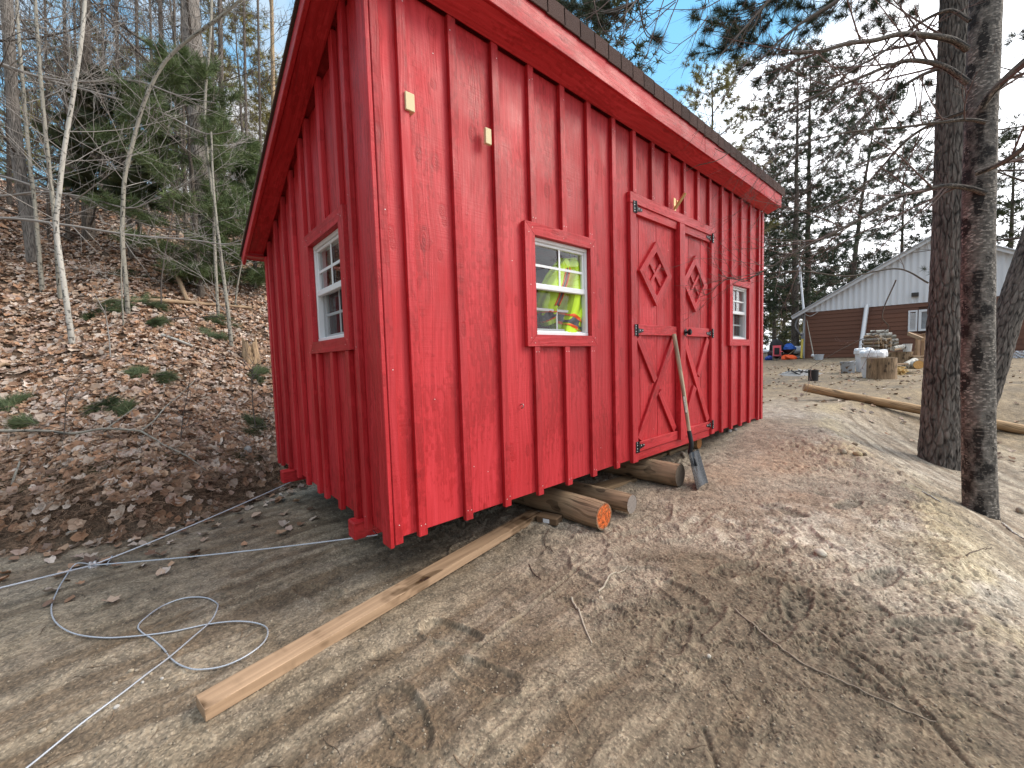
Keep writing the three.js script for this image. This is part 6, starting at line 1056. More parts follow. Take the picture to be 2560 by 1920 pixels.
// long bare boughs reaching across the slope from a tree just outside the left edge
{
  const o = thing('overhanging_tree', 'bare tree outside the left edge sending long pale boughs across the slope', 'tree', at(-170, 900, 5.2)), rr = rnd(101), mb = new MB(), m2 = new MB();
  new MB().tube(spline([at(-170, 1250, 5.2), at(-175, 700, 5.2), at(-160, 100, 5.2), at(-170, -600, 5.2)], 20), rampR(20, 0.10, 0.06), 14, {}).build('trunk', poplarM, o);
  const limbs = [[[-170, 560], [0, 545], [160, 562], [330, 588], [480, 600], [570, 610], [600, 600]], [[-170, 90], [0, 163], [120, 200], [250, 235], [400, 280], [520, 335], [600, 320]], [[-170, 420], [0, 440], [100, 470], [250, 510], [360, 560], [450, 575], [520, 565]], [[-170, 130], [0, 160], [90, 190], [200, 205], [330, 200], [450, 240], [540, 258]], [[-170, 480], [0, 490], [110, 480], [220, 495], [330, 520], [400, 490], [520, 430]], [[-170, 110], [0, 102], [110, 92], [190, 70], [260, 20]]];
  limbs.forEach((L, k) => { const d = 5.2 + (k % 3) * 0.35, P = spline(L.map(q => at(q[0], q[1], d)), 34), R = rampR(34, 0.021, 0.0045), b = k === 5 ? m2 : mb; b.tube(P, R, 6, {}); for (let i = 6; i < 33; i++) if (rr() < 0.55) { const T = P[i + 1].clone().sub(P[i]).normalize(); grow(b, P[i], T.clone().multiplyScalar(0.8).add(V((rr() - 0.5) * 1.2, (rr() - 0.45) * 1.3, (rr() - 0.5) * 1.2)), 0.25 + rr() * 0.5, R[i] * 0.5, 1, { wig: 0.13, lift: 0.2, max: 2, kids: [0, 3], lf: 0.5, rf: 0.6, ang: 0.7, rmin: 0.0011 }, rr); } });
  mb.build('boughs', twigPale, o).userData.kind = 'stuff'; m2.build('boughs', twigM, o).userData.kind = 'stuff';
}
// ---- right: the three near trunks
const zC = (x, y) => [1600 + x * 0.43403, y * 0.43403];
{
  const dep = 4.3, o = thing('big_pine', 'thick furrowed pine trunk, left one of the three near trunks', 'tree', at(2360, 1160, dep)), rr = rnd(201);
  const cl = [[2346, 1230], [2352, 1037], [2360, 850], [2367, 700], [2376, 350], [2385, 0], [2392, -260], [2398, -600]], P = spline(cl.map(q => at(q[0], q[1], dep)), 150), w = rampR(150, 78, 44, 0.8).map((x, k) => (x + 12 * Math.exp(-k / 10)) * dep / FPX / 2);
  // bark plates: real relief round the stem
  const plate = (a, L) => { const P = plates(a / 6.2832, L, 21, 6, 0, 47); return 0.95 + 0.065 * P[0] + 0.03 * (P[1] - 0.5) * P[0] + 0.03 * (fbm(a / 6.2832 * 60, L * 16, 2, 9, 60, 0) - 0.5); };
  new MB().tube(P, w, 150, { us: 1, vs: 1, rf: (a, L) => plate(a, L) }).build('trunk', barkM, o);
  const mb = new MB(), tips = [];
  const mk = (L, d0, d1, r) => { const Q = spline(L.map((q, k) => at(q[0], q[1], lerp(d0, d1, k / (L.length - 1)))), 40); mb.tube(Q, rampR(40, r, 0.004), 7, {}); return Q; };
  const Ls = [mk([[2390, -260], [2250, -250], [2080, -150], [1960, -40], [1870, 60], [1790, 150]], 4.3, 3.9, 0.032), mk([[2388, -180], [2280, -140], [2180, -60], [2080, 10], [2000, 60], [1930, 120], [1850, 210]], 4.3, 4.1, 0.028), mk([[2392, -400], [2100, -420], [1850, -260], [1700, -120], [1600, -10], [1560, 40]], 4.3, 3.4, 0.03), mk([[2380, 160], [2300, 190], [2210, 250], [2120, 330], [2060, 400]], 4.3, 4.6, 0.022), mk([[2380, 60], [2280, 110], [2200, 130], [2120, 170]], 4.3, 4.8, 0.022)];
  const T = [[1240, 60], [1180, 40], [1290, 150], [1350, 30], [1440, 90], [1080, 20], [960, 100], [820, 110], [900, 20], [760, 20], [430, 60], [370, 170], [650, 330], [700, 260], [800, 300], [340, 250], [300, 95], [385, 120], [510, 160], [560, 20], [620, 230], [650, 150], [600, 40], [480, 210], [560, 290], [470, 285], [290, 315], [395, 315], [540, 240], [730, 290], [560, 400], [600, 380], [650, 505], [740, 480], [1190, 390], [1030, 60], [1060, 90], [880, 110], [1270, 110], [1370, 100], [1420, 30], [1000, 160], [110, 215], [120, 245], [520, 120], [580, 180], [545, 195], [500, 180], [440, 130], [700, 180], [780, 60], [840, 40], [960, 40], [1120, 110], [1330, 60], [480, 250], [610, 260], [530, 330], [680, 110], [1500, 20], [1560, 60], [1400, 150], [920, 200], [640, 60], [720, 30], [500, 60], [460, 90]].map(q => zC(...q)).concat([[930, 100], [1100, 220], [1400, 100], [1430, 170], [1590, 190], [1400, 310], [1280, 180], [1480, 40], [900, 40], [1050, 60], [1180, 90], [1330, 60], [1370, 220], [1250, 30]].map(q => [1240 + q[0] * 0.18083, q[1] * 0.18083])).concat([[1220, 470], [1300, 520], [1420, 560], [1610, 640], [1680, 560], [1560, 700], [1350, 620], [1480, 500], [1240, 400], [1640, 480]].map(q => zC(...q)));
  const spots = [];
  T.forEach((q, k) => {
    let best = 1e9, bp = null; const pr = V(); for (const Q of Ls) for (let i = 4; i < Q.length; i++) { pr.copy(Q[i]).project(camera); const du = (pr.x * 0.5 + 0.5) * 2560 - q[0], dv = (0.5 - pr.y * 0.5) * 1920 - q[1], e = du * du + dv * dv * 1.0; if (e < best) { best = e; bp = Q[Math.max(2, i - 6)]; } }
    const d = bp.clone().sub(CAM).length() / ray(q[0], q[1]).length() + (rr() - 0.5) * 0.4, p = at(q[0], q[1], d), m = bp.clone().lerp(p, 0.5).add(V((rr() - 0.5) * 0.12, -0.06 - 0.06 * rr(), (rr() - 0.5) * 0.12));
    const S = spline([bp, m, p], 10); mb.tube(S, rampR(10, 0.006, 0.003), 4, {}); const dir = p.clone().sub(m).normalize();
    for (let i = 0; i < 3; i++) spots.push([p.clone().addScaledVector(dir, -0.035 * i).add(V((rr() - 0.5) * 0.02, (rr() - 0.5) * 0.02, (rr() - 0.5) * 0.02)), dir.clone().add(V((rr() - 0.5) * 0.5, (rr() - 0.2) * 0.5, (rr() - 0.5) * 0.5))]);
  });
  // a full crown higher up, above the frame
  for (let k = 0; k < 46; k++) { const t = 0.80 + 0.2 * rr(), i = Math.floor(t * 149), a = rr() * 6.283; grow(mb, P[i], V(Math.cos(a), 0.1 + 0.3 * rr(), Math.sin(a)), 1.6 + rr() * 1.2, 0.018, 0, { wig: 0.1, lift: 0.2, max: 1, kids: [6, 0], lf: 0.35, rf: 0.5, ang: 0.7, sides: 5, rmin: 0.003, from: 0.4 }, rr, tips); }
  for (const [p, d] of tips) { const q = p.clone().project(camera); if (q.z < 1 && Math.abs(q.x) < 1 && q.y < 1.02 && rr() < 0.75) continue; spots.push([p, d]); }
  mb.build('branches', twigM, o).userData.kind = 'stuff';
  needles(o, spots, gTuftNear, greens.red, rr, 0.75, 1.15, o.position);
}
{
  const dep = 2.92, o = thing('cherry_tree', 'dark trunk with pale flecked bark, middle one of the three near trunks', 'tree', at(2450, 1280, dep)), rr = rnd(211);
  const cl = [[2456, 1340], [2450, 1250], [2445, 1040], [2444, 800], [2446, 560], [2454, 260], [2464, 0], [2470, -250], [2476, -600]], P = spline(cl.map(q => at(q[0], q[1], dep)), 120), w = rampR(120, 60, 58, 1).map((x, k) => (x + 9 * Math.exp(-k / 7)) * dep / FPX / 2);
  const burr = [[0.42, 2.9], [0.60, 3.4], [1.05, 2.2], [1.42, 3.9], [0.85, 3.2]];
  new MB().tube(P, w, 64, { us: 1, vs: 1, rf: (a, L) => 1 + 0.09 * (fbm(Math.cos(a) * 1.4 + 3, Math.sin(a) * 1.4 + L * 1.8, 3, 5) - 0.5) + 0.025 * (fbm(Math.cos(a) * 5, Math.sin(a) * 5 + L * 22, 2, 15) - 0.5) + burr.reduce((s, b) => { let da = Math.abs(a - b[1]); if (da > Math.PI) da = 6.2832 - da; return s + 0.13 * Math.exp(-(da * da / 0.10 + (L - b[0]) ** 2 / 0.003)); }, 0) }).build('trunk', lenM, o);
  const mb = new MB(), mt = new MB();
  const limb = (L, d0, d1, r0, r1, kids, len, sag = 0, f = 0.15) => { const n = 48, Q = spline(L.map((q, k) => at(q[0], q[1], lerp(d0, d1, k / (L.length - 1)))), n), R = rampR(n, r0, r1); mb.tube(Q, R, 8, { rf: (a, s) => 1 + 0.16 * (fbm(Math.cos(a) + s * 5, Math.sin(a) + s * 3, 2, 3) - 0.5), us: 1, vs: 1 });
    for (let k = 0; k < kids; k++) { const t = lerp(f, 0.99, (k + rr()) / kids), i = Math.min(n - 1, Math.floor(t * n)), T = Q[i + 1].clone().sub(Q[i]).normalize(), s = V(rr() - 0.5, rr() - 0.5, rr() - 0.5).cross(T).normalize(); grow(mt, Q[i], T.clone().multiplyScalar(0.75).addScaledVector(s, 0.75).add(V(0, -sag * rr(), 0)), len * (0.45 + 0.8 * rr()), Math.max(0.0022, R[i] * 0.42), 0, { wig: 0.13, lift: 0.10, max: 2, kids: [4, 3], lf: 0.46, rf: 0.62, ang: 0.65, sides: 5, seg: 8, tipR: 0.3, rmin: 0.0011 }, rr); } return Q; };
  limb([[1885, 285], [1800, 232], [1650, 205], [1500, 197], [1350, 232], [1200, 250], [1050, 292], [870, 305]].map(q => zC(...q)), 2.9, 2.75, 0.022, 0.010, 9, 0.9, 0.4);
  limb([[1890, 480], [1780, 400], [1680, 362], [1540, 350], [1420, 385], [1250, 455], [1050, 535], [850, 640], [600, 790]].map(q => zC(...q)), 2.9, 3.0, 0.021, 0.004, 18, 0.8, 0.5);
  limb([[1990, 705], [1900, 690], [1700, 708], [1550, 728], [1350, 745], [1150, 770], [900, 840], [700, 930]].map(q => zC(...q)), 2.82, 2.9, 0.013, 0.003, 16, 0.7, 0.2);
  limb([[1990, 1115], [1900, 1085], [1760, 1072], [1640, 1095], [1500, 1130], [1300, 1245], [1100, 1350], [900, 1450], [750, 1540], [640, 1600]].map(q => zC(...q)), 2.85, 3.1, 0.020, 0.004, 20, 0.75, 0.35);
  limb([[1960, 620], [2030, 530], [2110, 450], [2212, 355], [2330, 260]].map(q => zC(...q)), 2.85, 2.6, 0.026, 0.018, 6, 0.8);
  limb([[1930, 1000], [2050, 955], [2130, 912], [2212, 850], [2330, 760]].map(q => zC(...q)), 2.8, 2.5, 0.019, 0.013, 6, 0.8);
  limb([[1900, 120], [1780, 60], [1600, 140], [1400, 300], [1200, 420], [1000, 600], [820, 700]].map(q => zC(...q)), 2.9, 3.3, 0.014, 0.003, 18, 0.9, 0.5);
  limb([[1880, 640], [1740, 690], [1600, 760], [1480, 860], [1380, 980], [1240, 1130], [1120, 1220]].map(q => zC(...q)), 2.95, 3.4, 0.014, 0.003, 18, 0.7, 0.4);
  limb([[1660, 1630], [1500, 1550], [1200, 1590], [900, 1560], [700, 1580], [560, 1610], [450, 1580]].map(q => zC(...q)), 3.0, 3.2, 0.006, 0.0022, 12, 0.4, 0.0);
  limb([[700, 1560], [600, 1620], [520, 1600], [440, 1650], [380, 1700], [340, 1590]].map(q => zC(...q)), 3.1, 3.25, 0.004, 0.0016, 9, 0.28, 0.0);
  limb([[2240, 700], [2205, 790], [2220, 820], [2150, 850], [2090, 880], [2000, 935]].map(q => [q[0], q[1]]), 2.7, 2.9, 0.004, 0.0015, 4, 0.3);
  // boughs above the frame whose twigs hang into the blue
  limb([[2470, -250], [2300, -360], [2050, -330], [1850, -220], [1700, -90], [1620, -20]], 2.92, 3.0, 0.024, 0.005, 8, 0.9, 0.5, 0.4);
  const hang = [[[1634, 0], [1576, 60], [1527, 123]], [[1695, 0], [1634, 140], [1596, 175]], [[1569, 0], [1558, 90], [1560, 136]], [[1659, 0], [1637, 68], [1603, 185]], [[1689, 5], [1643, 45], [1576, 108], [1539, 122]], [[1770, 40], [1740, 80], [1700, 110], [1672, 134], [1650, 118]], [[1900, 110], [1850, 180], [1800, 260], [1760, 310], [1730, 340]], [[1990, 150], [1900, 230], [1840, 300], [1790, 350]], [[1545, -20], [1490, 30], [1440, 60], [1380, 75]], [[1480, -20], [1500, 60], [1530, 105]], [[1720, -20], [1640, 30], [1560, 70], [1500, 85]], [[1800, 0], [1760, 20], [1700, 24], [1640, 20]]];
  for (const L of hang) { const Q = spline(L.map(q => at(q[0], q[1], 3.05)), 20); mt.tube(Q, rampR(20, 0.0042, 0.0015), 5, {}); for (let k = 2; k < 20; k += 2) if (rr() < 0.8) { const T = Q[Math.min(20, k + 1)].clone().sub(Q[k - 1]).normalize(); grow(mt, Q[k], T.add(V((rr() - 0.5) * 1.4, (rr() - 0.5) * 1.4, (rr() - 0.5) * 1.4)), 0.06 + 0.22 * rr(), 0.002, 2, { wig: 0.12, lift: 0.3, max: 2, kids: [0, 0], lf: 0.5, rf: 0.6, ang: 0.7 }, rr); } }
  // the bough tip that crosses the fascia and the twigs over the far window
  for (const L of [[[1843, 384], [1812, 382], [1790, 372], [1770, 350], [1760, 320], [1757, 308]], [[1820, 383], [1800, 398], [1770, 408], [1740, 415], [1706, 434], [1690, 446], [1670, 447]], [[1775, 406], [1745, 412]], [[1712, 432], [1690, 420], [1682, 412]], [[1718, 416], [1715, 428]]]) mt.tube(spline(L.map(q => at(q[0], q[1], 3.6)), 14), rampR(14, 0.0038, 0.0016), 5, {});
  mb.build('limbs', new THREE.MeshStandardMaterial({ map: tLen, roughness: 0.8, color: lin(0.9, 0.85, 0.8) }), o).userData.kind = 'stuff'; mt.build('twigs', twigRed, o).userData.kind = 'stuff';
}
{
  const dep = 5.0, o = thing('leaning_pine', 'furrowed trunk leaning to the right edge, right one of the three near trunks', 'tree', at(2425, 1110, dep)), rr = rnd(221);
  const P = spline([[2395, 1190], [2430, 1080], [2470, 960], [2522, 785], [2578, 620], [2660, 380], [2800, 60], [2950, -300]].map(q => at(q[0], q[1], dep)), 110);
  new MB().tube(P, rampR(110, 56, 44).map(x => x * dep / FPX / 2), 96, { us: 1, vs: 1, rf: (a, L) => { const P = plates(a / 6.2832, L, 19, 6, 0, 57); return 0.95 + 0.065 * P[0] + 0.03 * (P[1] - 0.5) * P[0]; } }).build('trunk', barkM, o);
  const mb = new MB(), tips = []; for (let k = 0; k < 26; k++) { const i = 60 + Math.floor(rr() * 50), a = rr() * 6.283; grow(mb, P[i], V(Math.cos(a), 0.2 * rr() + 0.1, Math.sin(a)), 1.2 + rr(), 0.014, 0, { wig: 0.12, lift: 0.2, max: 2, kids: [5, 3], lf: 0.42, rf: 0.55, ang: 0.7, sides: 5, rmin: 0.002 }, rr, tips); }
  mb.build('branches', twigM, o).userData.kind = 'stuff'; needles(o, tips.filter((_, k) => k % 9 === 0), gTuftNear, greens.red, rr, 0.8, 1.1, o.position);
}
// ---- pines beyond the yard
{
  const A = (u, v, d, H, s, lab, x = {}) => { const p = at(u, v, d); p.y = landY(p.x, p.z); conifer('yard_pine', lab, 'tree', p, H, { seed: s, r: 0.22, y0: 3.0, gap: 0.62, whorl: 4, L: 3.0, shape: u => (0.45 + 0.7 * Math.sin(Math.PI * (0.12 + 0.8 * u))), el0: -0.05, el1: 0.6, lift: 0.25, kids: [6, 3], max: 1, geo: gTuftFar, cols: greens.red, s: [1.1, 2.0], per: 1, jit: 0.35, keep: 0.52, ...x }); };
  A(1986, 870, 24, 16.5, 301, 'tall pine with bare lower trunk, left of the pair behind the yard gear');
  A(2016, 870, 26, 18.0, 302, 'tall pine close to the right of its twin behind the low eave of the building');
  A(2125, 790, 29, 17.0, 303, 'pine leaning over the corrugated roof of the brown building', { lean: V(0.05, 0, 0.07), y0: 5 });
  A(2250, 790, 36, 15, 304, 'pine farther behind the gable, left of the big furrowed trunk');
  A(2360, 790, 33, 19, 305, 'pine behind the gable, mostly hidden by the big furrowed trunk');
  A(2520, 780, 30, 15, 306, 'pale green pine right of the flecked trunk', { cols: greens.mid });
  A(1935, 860, 40, 12, 307, 'small green pine just right of the far shed corner', { cols: greens.mid, y0: 1 });
  A(1960, 860, 52, 15, 308, 'yellow-green sun-tinted tree far beyond the camp chair', { cols: greens.gold, y0: 1.0 });
  A(1900, 850, 34, 15, 309, 'pine standing behind the right end of the shed', { cols: greens.mid });
  A(1780, 800, 26, 17.5, 310, 'sun-tinted pine top showing above the roof line of the shed', { cols: greens.gold });
  A(1480, 700, 15, 13.0, 311, 'pine whose needles show above the roof at the top of the picture', { cols: greens.mid, geo: gTuftFar, L: 2.6 });
}
// distant wood closing the view
{
  const r = rnd(401), M = [], C = [], M2 = [];
  for (let k = 0; k < 5200; k++) {
    const clump = Math.floor(r() * 130), a = lerp(-1.75, 0.9, hash2(clump, 1, 4)) , d = 48 + 60 * hash2(clump, 2, 4), ang = -41.272 * D2R - a + (r() - 0.5) * 0.07, x = CAM.x - Math.sin(ang) * d + (r() - 0.5) * 3, z = CAM.z - Math.cos(ang) * d + (r() - 0.5) * 3, hh = 5 + 9 * hash2(clump, 3, 4), t = r();
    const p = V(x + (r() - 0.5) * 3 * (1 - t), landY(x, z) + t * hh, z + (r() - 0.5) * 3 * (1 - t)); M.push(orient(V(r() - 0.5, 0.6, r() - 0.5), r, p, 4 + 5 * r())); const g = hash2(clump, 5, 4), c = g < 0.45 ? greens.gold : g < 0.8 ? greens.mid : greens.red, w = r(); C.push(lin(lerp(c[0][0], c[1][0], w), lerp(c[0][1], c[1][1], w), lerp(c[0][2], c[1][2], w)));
  }
  tag(inst('distant_woods', gTuftFar[0], ndGreen, M, C), 'mixed green and sun-tinted woods far beyond the yard', 'woods');
}
// ------------------------------------------------------------------ leaf litter and small things on the ground
{
  const r = rnd(501);
  // curled dead leaves: lobed outline, three bent facets a side
  const leafGeo = (seed) => { const q = rnd(seed), mb = new MB(), n = 12, c = V(0, 0, 0), P = [], cu = 0.2 + 0.7 * q(), tw = q() - 0.5; for (let k = 0; k < n; k++) { const a = (k + 0.3 * (q() - 0.5)) / n * 6.2832, rad = 0.043 * (k % 2 ? 1.0 : 0.74) * (0.75 + 0.5 * q()) * (Math.cos(a) < -0.7 ? 0.75 : 1), x = Math.cos(a) * rad * 1.15, z = Math.sin(a) * rad; P.push(V(x, cu * Math.abs(z) * 0.8 + tw * x * 0.5 + 5 * x * x * cu + 0.008 * (q() - 0.5), z)); } for (let k = 0; k < n; k++) mb.tri(c, P[(k + 1) % n], P[k]); return mb.geo(null); };
  const L = [1, 2, 3, 4, 5, 6].map(leafGeo), leafM = new THREE.MeshStandardMaterial({ roughness: 0.7, side: THREE.DoubleSide });
  const pal = [[0.46, 0.33, 0.24], [0.42, 0.27, 0.17], [0.33, 0.18, 0.10], [0.52, 0.42, 0.34], [0.27, 0.155, 0.095], [0.44, 0.32, 0.26], [0.38, 0.21, 0.12], [0.56, 0.47, 0.40], [0.18, 0.105, 0.068]];
  const M = L.map(() => []), C = L.map(() => []);
  const put = (x, z, s, tilt, dark) => { const k = Math.floor(r() * 6), e = 0.06, y = landY(x, z), nx = (landY(x - e, z) - landY(x + e, z)) / (2 * e), nz = (landY(x, z - e) - landY(x, z + e)) / (2 * e), n = V(nx + (r() - 0.5) * tilt, 1, nz + (r() - 0.5) * tilt).normalize(), m = orient(n, r, V(x, groundY(x, z) + 0.004 + r() * 0.010, z), s); M[k].push(m); const c = pal[Math.floor(Math.pow(r(), 1.1) * pal.length)], w = (0.7 + 0.5 * r()) * (dark || 1); C[k].push(lin(c[0] * w, c[1] * w, c[2] * w)); };
  let n = 0; while (n < 88000) {
    const d = 3.2 + 14.5 * Math.pow(r(), 1.15), an = lerp(-0.42, 0.42, r()), x = CAM.x + d * Math.sin(an), z = CAM.z - d * Math.cos(an), t = hillT(x, z); if (t < 0.02) { n += 0.05; continue; } if (x > -0.03 && z > -WD - 0.05) continue;
    const dens = sst(0.0, 0.9, t) * 0.66 + 0.24; if (r() > dens * (0.45 + 0.9 * fbm(x * 1.3, z * 1.3, 3, 510))) { n += 0.2; continue; }
    put(x, z, (0.5 + 0.75 * r() * r()) * (d > 10 ? 1.2 : 1), 0.9); n++;
  }
  for (let k = 0; k < 260; k++) { const x = -2.8 + r() * 3.6, z = -edgeZ(x) + Math.pow(r(), 3) * 1.0; put(x, z, 0.45 + 0.55 * r(), 0.6, 0.8); }
  for (let k = 0; k < 700; k++) { const x = 6 + r() * 12, z = -3.5 + r() * 6; put(x, z, 0.6 + 0.4 * r(), 0.5, 0.75); }
  L.forEach((g, k) => tag(inst('fallen_leaves', g, leafM, M[k], C[k]), 'dry tan and brown fallen leaves on the slope', 'leaves'));
  // brown needles lying and bristling on the lower bank
  const ng = (() => { const q = rnd(77), mb = new MB(); for (let k = 0; k < 9; k++) { const a = q() * 6.2832, d = V(Math.cos(a), 0.05 + 0.5 * q() * q(), Math.sin(a)), s = V(-Math.sin(a), 0, Math.cos(a)).multiplyScalar(0.0011), o = V((q() - 0.5) * 0.05, 0, (q() - 0.5) * 0.05), L2 = 0.07 + 0.06 * q(); const mid = o.clone().addScaledVector(d, L2 * 0.5).add(V(0, 0.012 * q(), 0)), e = o.clone().addScaledVector(d, L2); mb.tri(o.clone().add(s), o.clone().sub(s), mid); mb.tri(mid.clone().add(s), mid.clone().sub(s), e); } return mb.geo(null); })();
  const NM = [], NC = []; let k2 = 0; while (k2 < 26000) { const d = 3.0 + 8 * Math.pow(r(), 1.6), an = lerp(-0.42, 0.42, r()), x = CAM.x + d * Math.sin(an), z = CAM.z - d * Math.cos(an), t = hillT(x, z); if (t < -0.02 || (x > -0.03 && z > -WD - 0.05)) { k2 += 0.05; continue; } if (r() > 0.25 + 0.9 * Math.exp(-t / 0.8)) { k2 += 0.1; continue; } NM.push(orient(V((r() - 0.5) * 0.7, 1, (r() - 0.5) * 0.7), r, V(x, groundY(x, z) + 0.004, z), 0.7 + 0.7 * r())); const w = 0.5 + 0.8 * r(); NC.push(lin(0.30 * w, 0.19 * w, 0.12 * w)); k2++; }
  tag(inst('pine_needle_litter', ng, new THREE.MeshStandardMaterial({ roughness: 0.85, side: THREE.DoubleSide }), NM, NC), 'brown pine needles matted over the foot of the slope', 'needles');
  // moss cushions on the cut bank
  const MM = [], MC = []; const mg = tuft(26, 0.022, 0.004, 1.5, 90, 0.004); for (let k = 0; k < 2600; k++) { const c = [[-1.35, -2.66], [-1.05, -2.55], [-1.6, -2.8], [-0.75, -2.52], [-0.2, -2.62], [-1.9, -2.9]][Math.floor(r() * 6)], x = c[0] + (r() + r() - 1) * 0.22, z = c[1] + (r() + r() - 1) * 0.10; if (hillT(x, z) < 0.02) continue; MM.push(orient(V((r() - 0.5), 1, (r() - 0.2)), r, V(x, groundY(x, z), z), 0.8 + 0.8 * r())); const w = 0.6 + 0.6 * r(); MC.push(lin(0.055 * w, 0.065 * w, 0.018 * w)); }
  tag(inst('moss', mg, ndGreen, MM, MC), 'olive moss cushions on the cut bank', 'moss');
}
// green boughs blown down on the slope
{
  const gSpray = tuft(26, 0.11, 0.0042, 0.75, 13, 0.08);
  const r = rnd(601), lab = ['large fallen green pine bough at the foot of the curved tree, left half', 'fallen green pine bough right of the curved tree foot', 'small fallen bough left of the curved tree', 'fallen green bough below the young pine', 'second fallen bough just under the young pine, lower', 'fallen bough in mid slope, left sprig', 'fallen bough in mid slope, right sprig', 'fallen green bough at the left edge of the slope', 'small dark fallen bough at left centre of the slope', 'tiny green sprig above the mid slope boughs', 'dark sprig right of the left centre bough', 'small sprig near the left edge bough', 'green sprig beside the grey stump', 'dark bough against the foot of the side wall', 'low green bough near the eave corner, beside the big pine foot', 'dark low bough at the foot of the tall pine'];
  [[290, 765, 0.65], [352, 770, 0.6], [226, 783, 0.4], [490, 800, 0.65], [510, 845, 0.5], [343, 950, 0.24], [388, 948, 0.26], [26, 1030, 0.34], [250, 1018, 0.28], [378, 812, 0.2], [312, 1042, 0.17], [78, 1066, 0.17], [625, 945, 0.35], [672, 1075, 0.4], [600, 700, 0.9], [440, 690, 0.9]].forEach(([u, v, s], k) => {
    const p = hit(u, v), o = thing('fallen_bough', lab[k], 'bough', p), mb = new MB(), tips = [], a = r() * 6.28, q = s * 0.8 * p.dep / 6.5;
    for (let i = 0; i < 3; i++) { const b = a + (r() - 0.5) * 2.2; grow(mb, p.clone().add(V(0, 0.04, 0)), V(Math.cos(b), 0.06, Math.sin(b)), q * (0.6 + 0.5 * r()), 0.005, 0, { wig: 0.12, lift: -0.1, max: 1, kids: [5, 0], lf: 0.4, rf: 0.6, ang: 0.6, sides: 4, rmin: 0.002, flat: 0.3 }, r, tips); }
    mb.build('twig', twigM, o).userData.kind = 'stuff'; const sp = []; for (const [P, d] of tips) for (let i = 0; i < 1; i++) { const y = landY(P.x, P.z) + 0.035; P.y = y; const e = d.clone().normalize(), n = V(landY(P.x - 0.1, P.z) - landY(P.x + 0.1, P.z), 0.2, landY(P.x, P.z - 0.1) - landY(P.x, P.z + 0.1)).normalize(); e.addScaledVector(n, -e.dot(n)).normalize().addScaledVector(n, 0.15); const M = orient(e, r, P.clone().sub(p), 0.8 + 0.5 * r()); sp.push([M, n]); }
        const cc = k > 12 ? greens.mid : [[0.05, 0.08, 0.03], [0.12, 0.145, 0.06]];
    // sprays pressed flat against the litter
    inst('needles', gSpray, ndGreen, sp.map(q => q[0]), sp.map(() => { const t = r(); return lin(lerp(cc[0][0], cc[1][0], t), lerp(cc[0][1], cc[1][1], t), lerp(cc[0][2], cc[1][2], t)); }), o);
  });
}
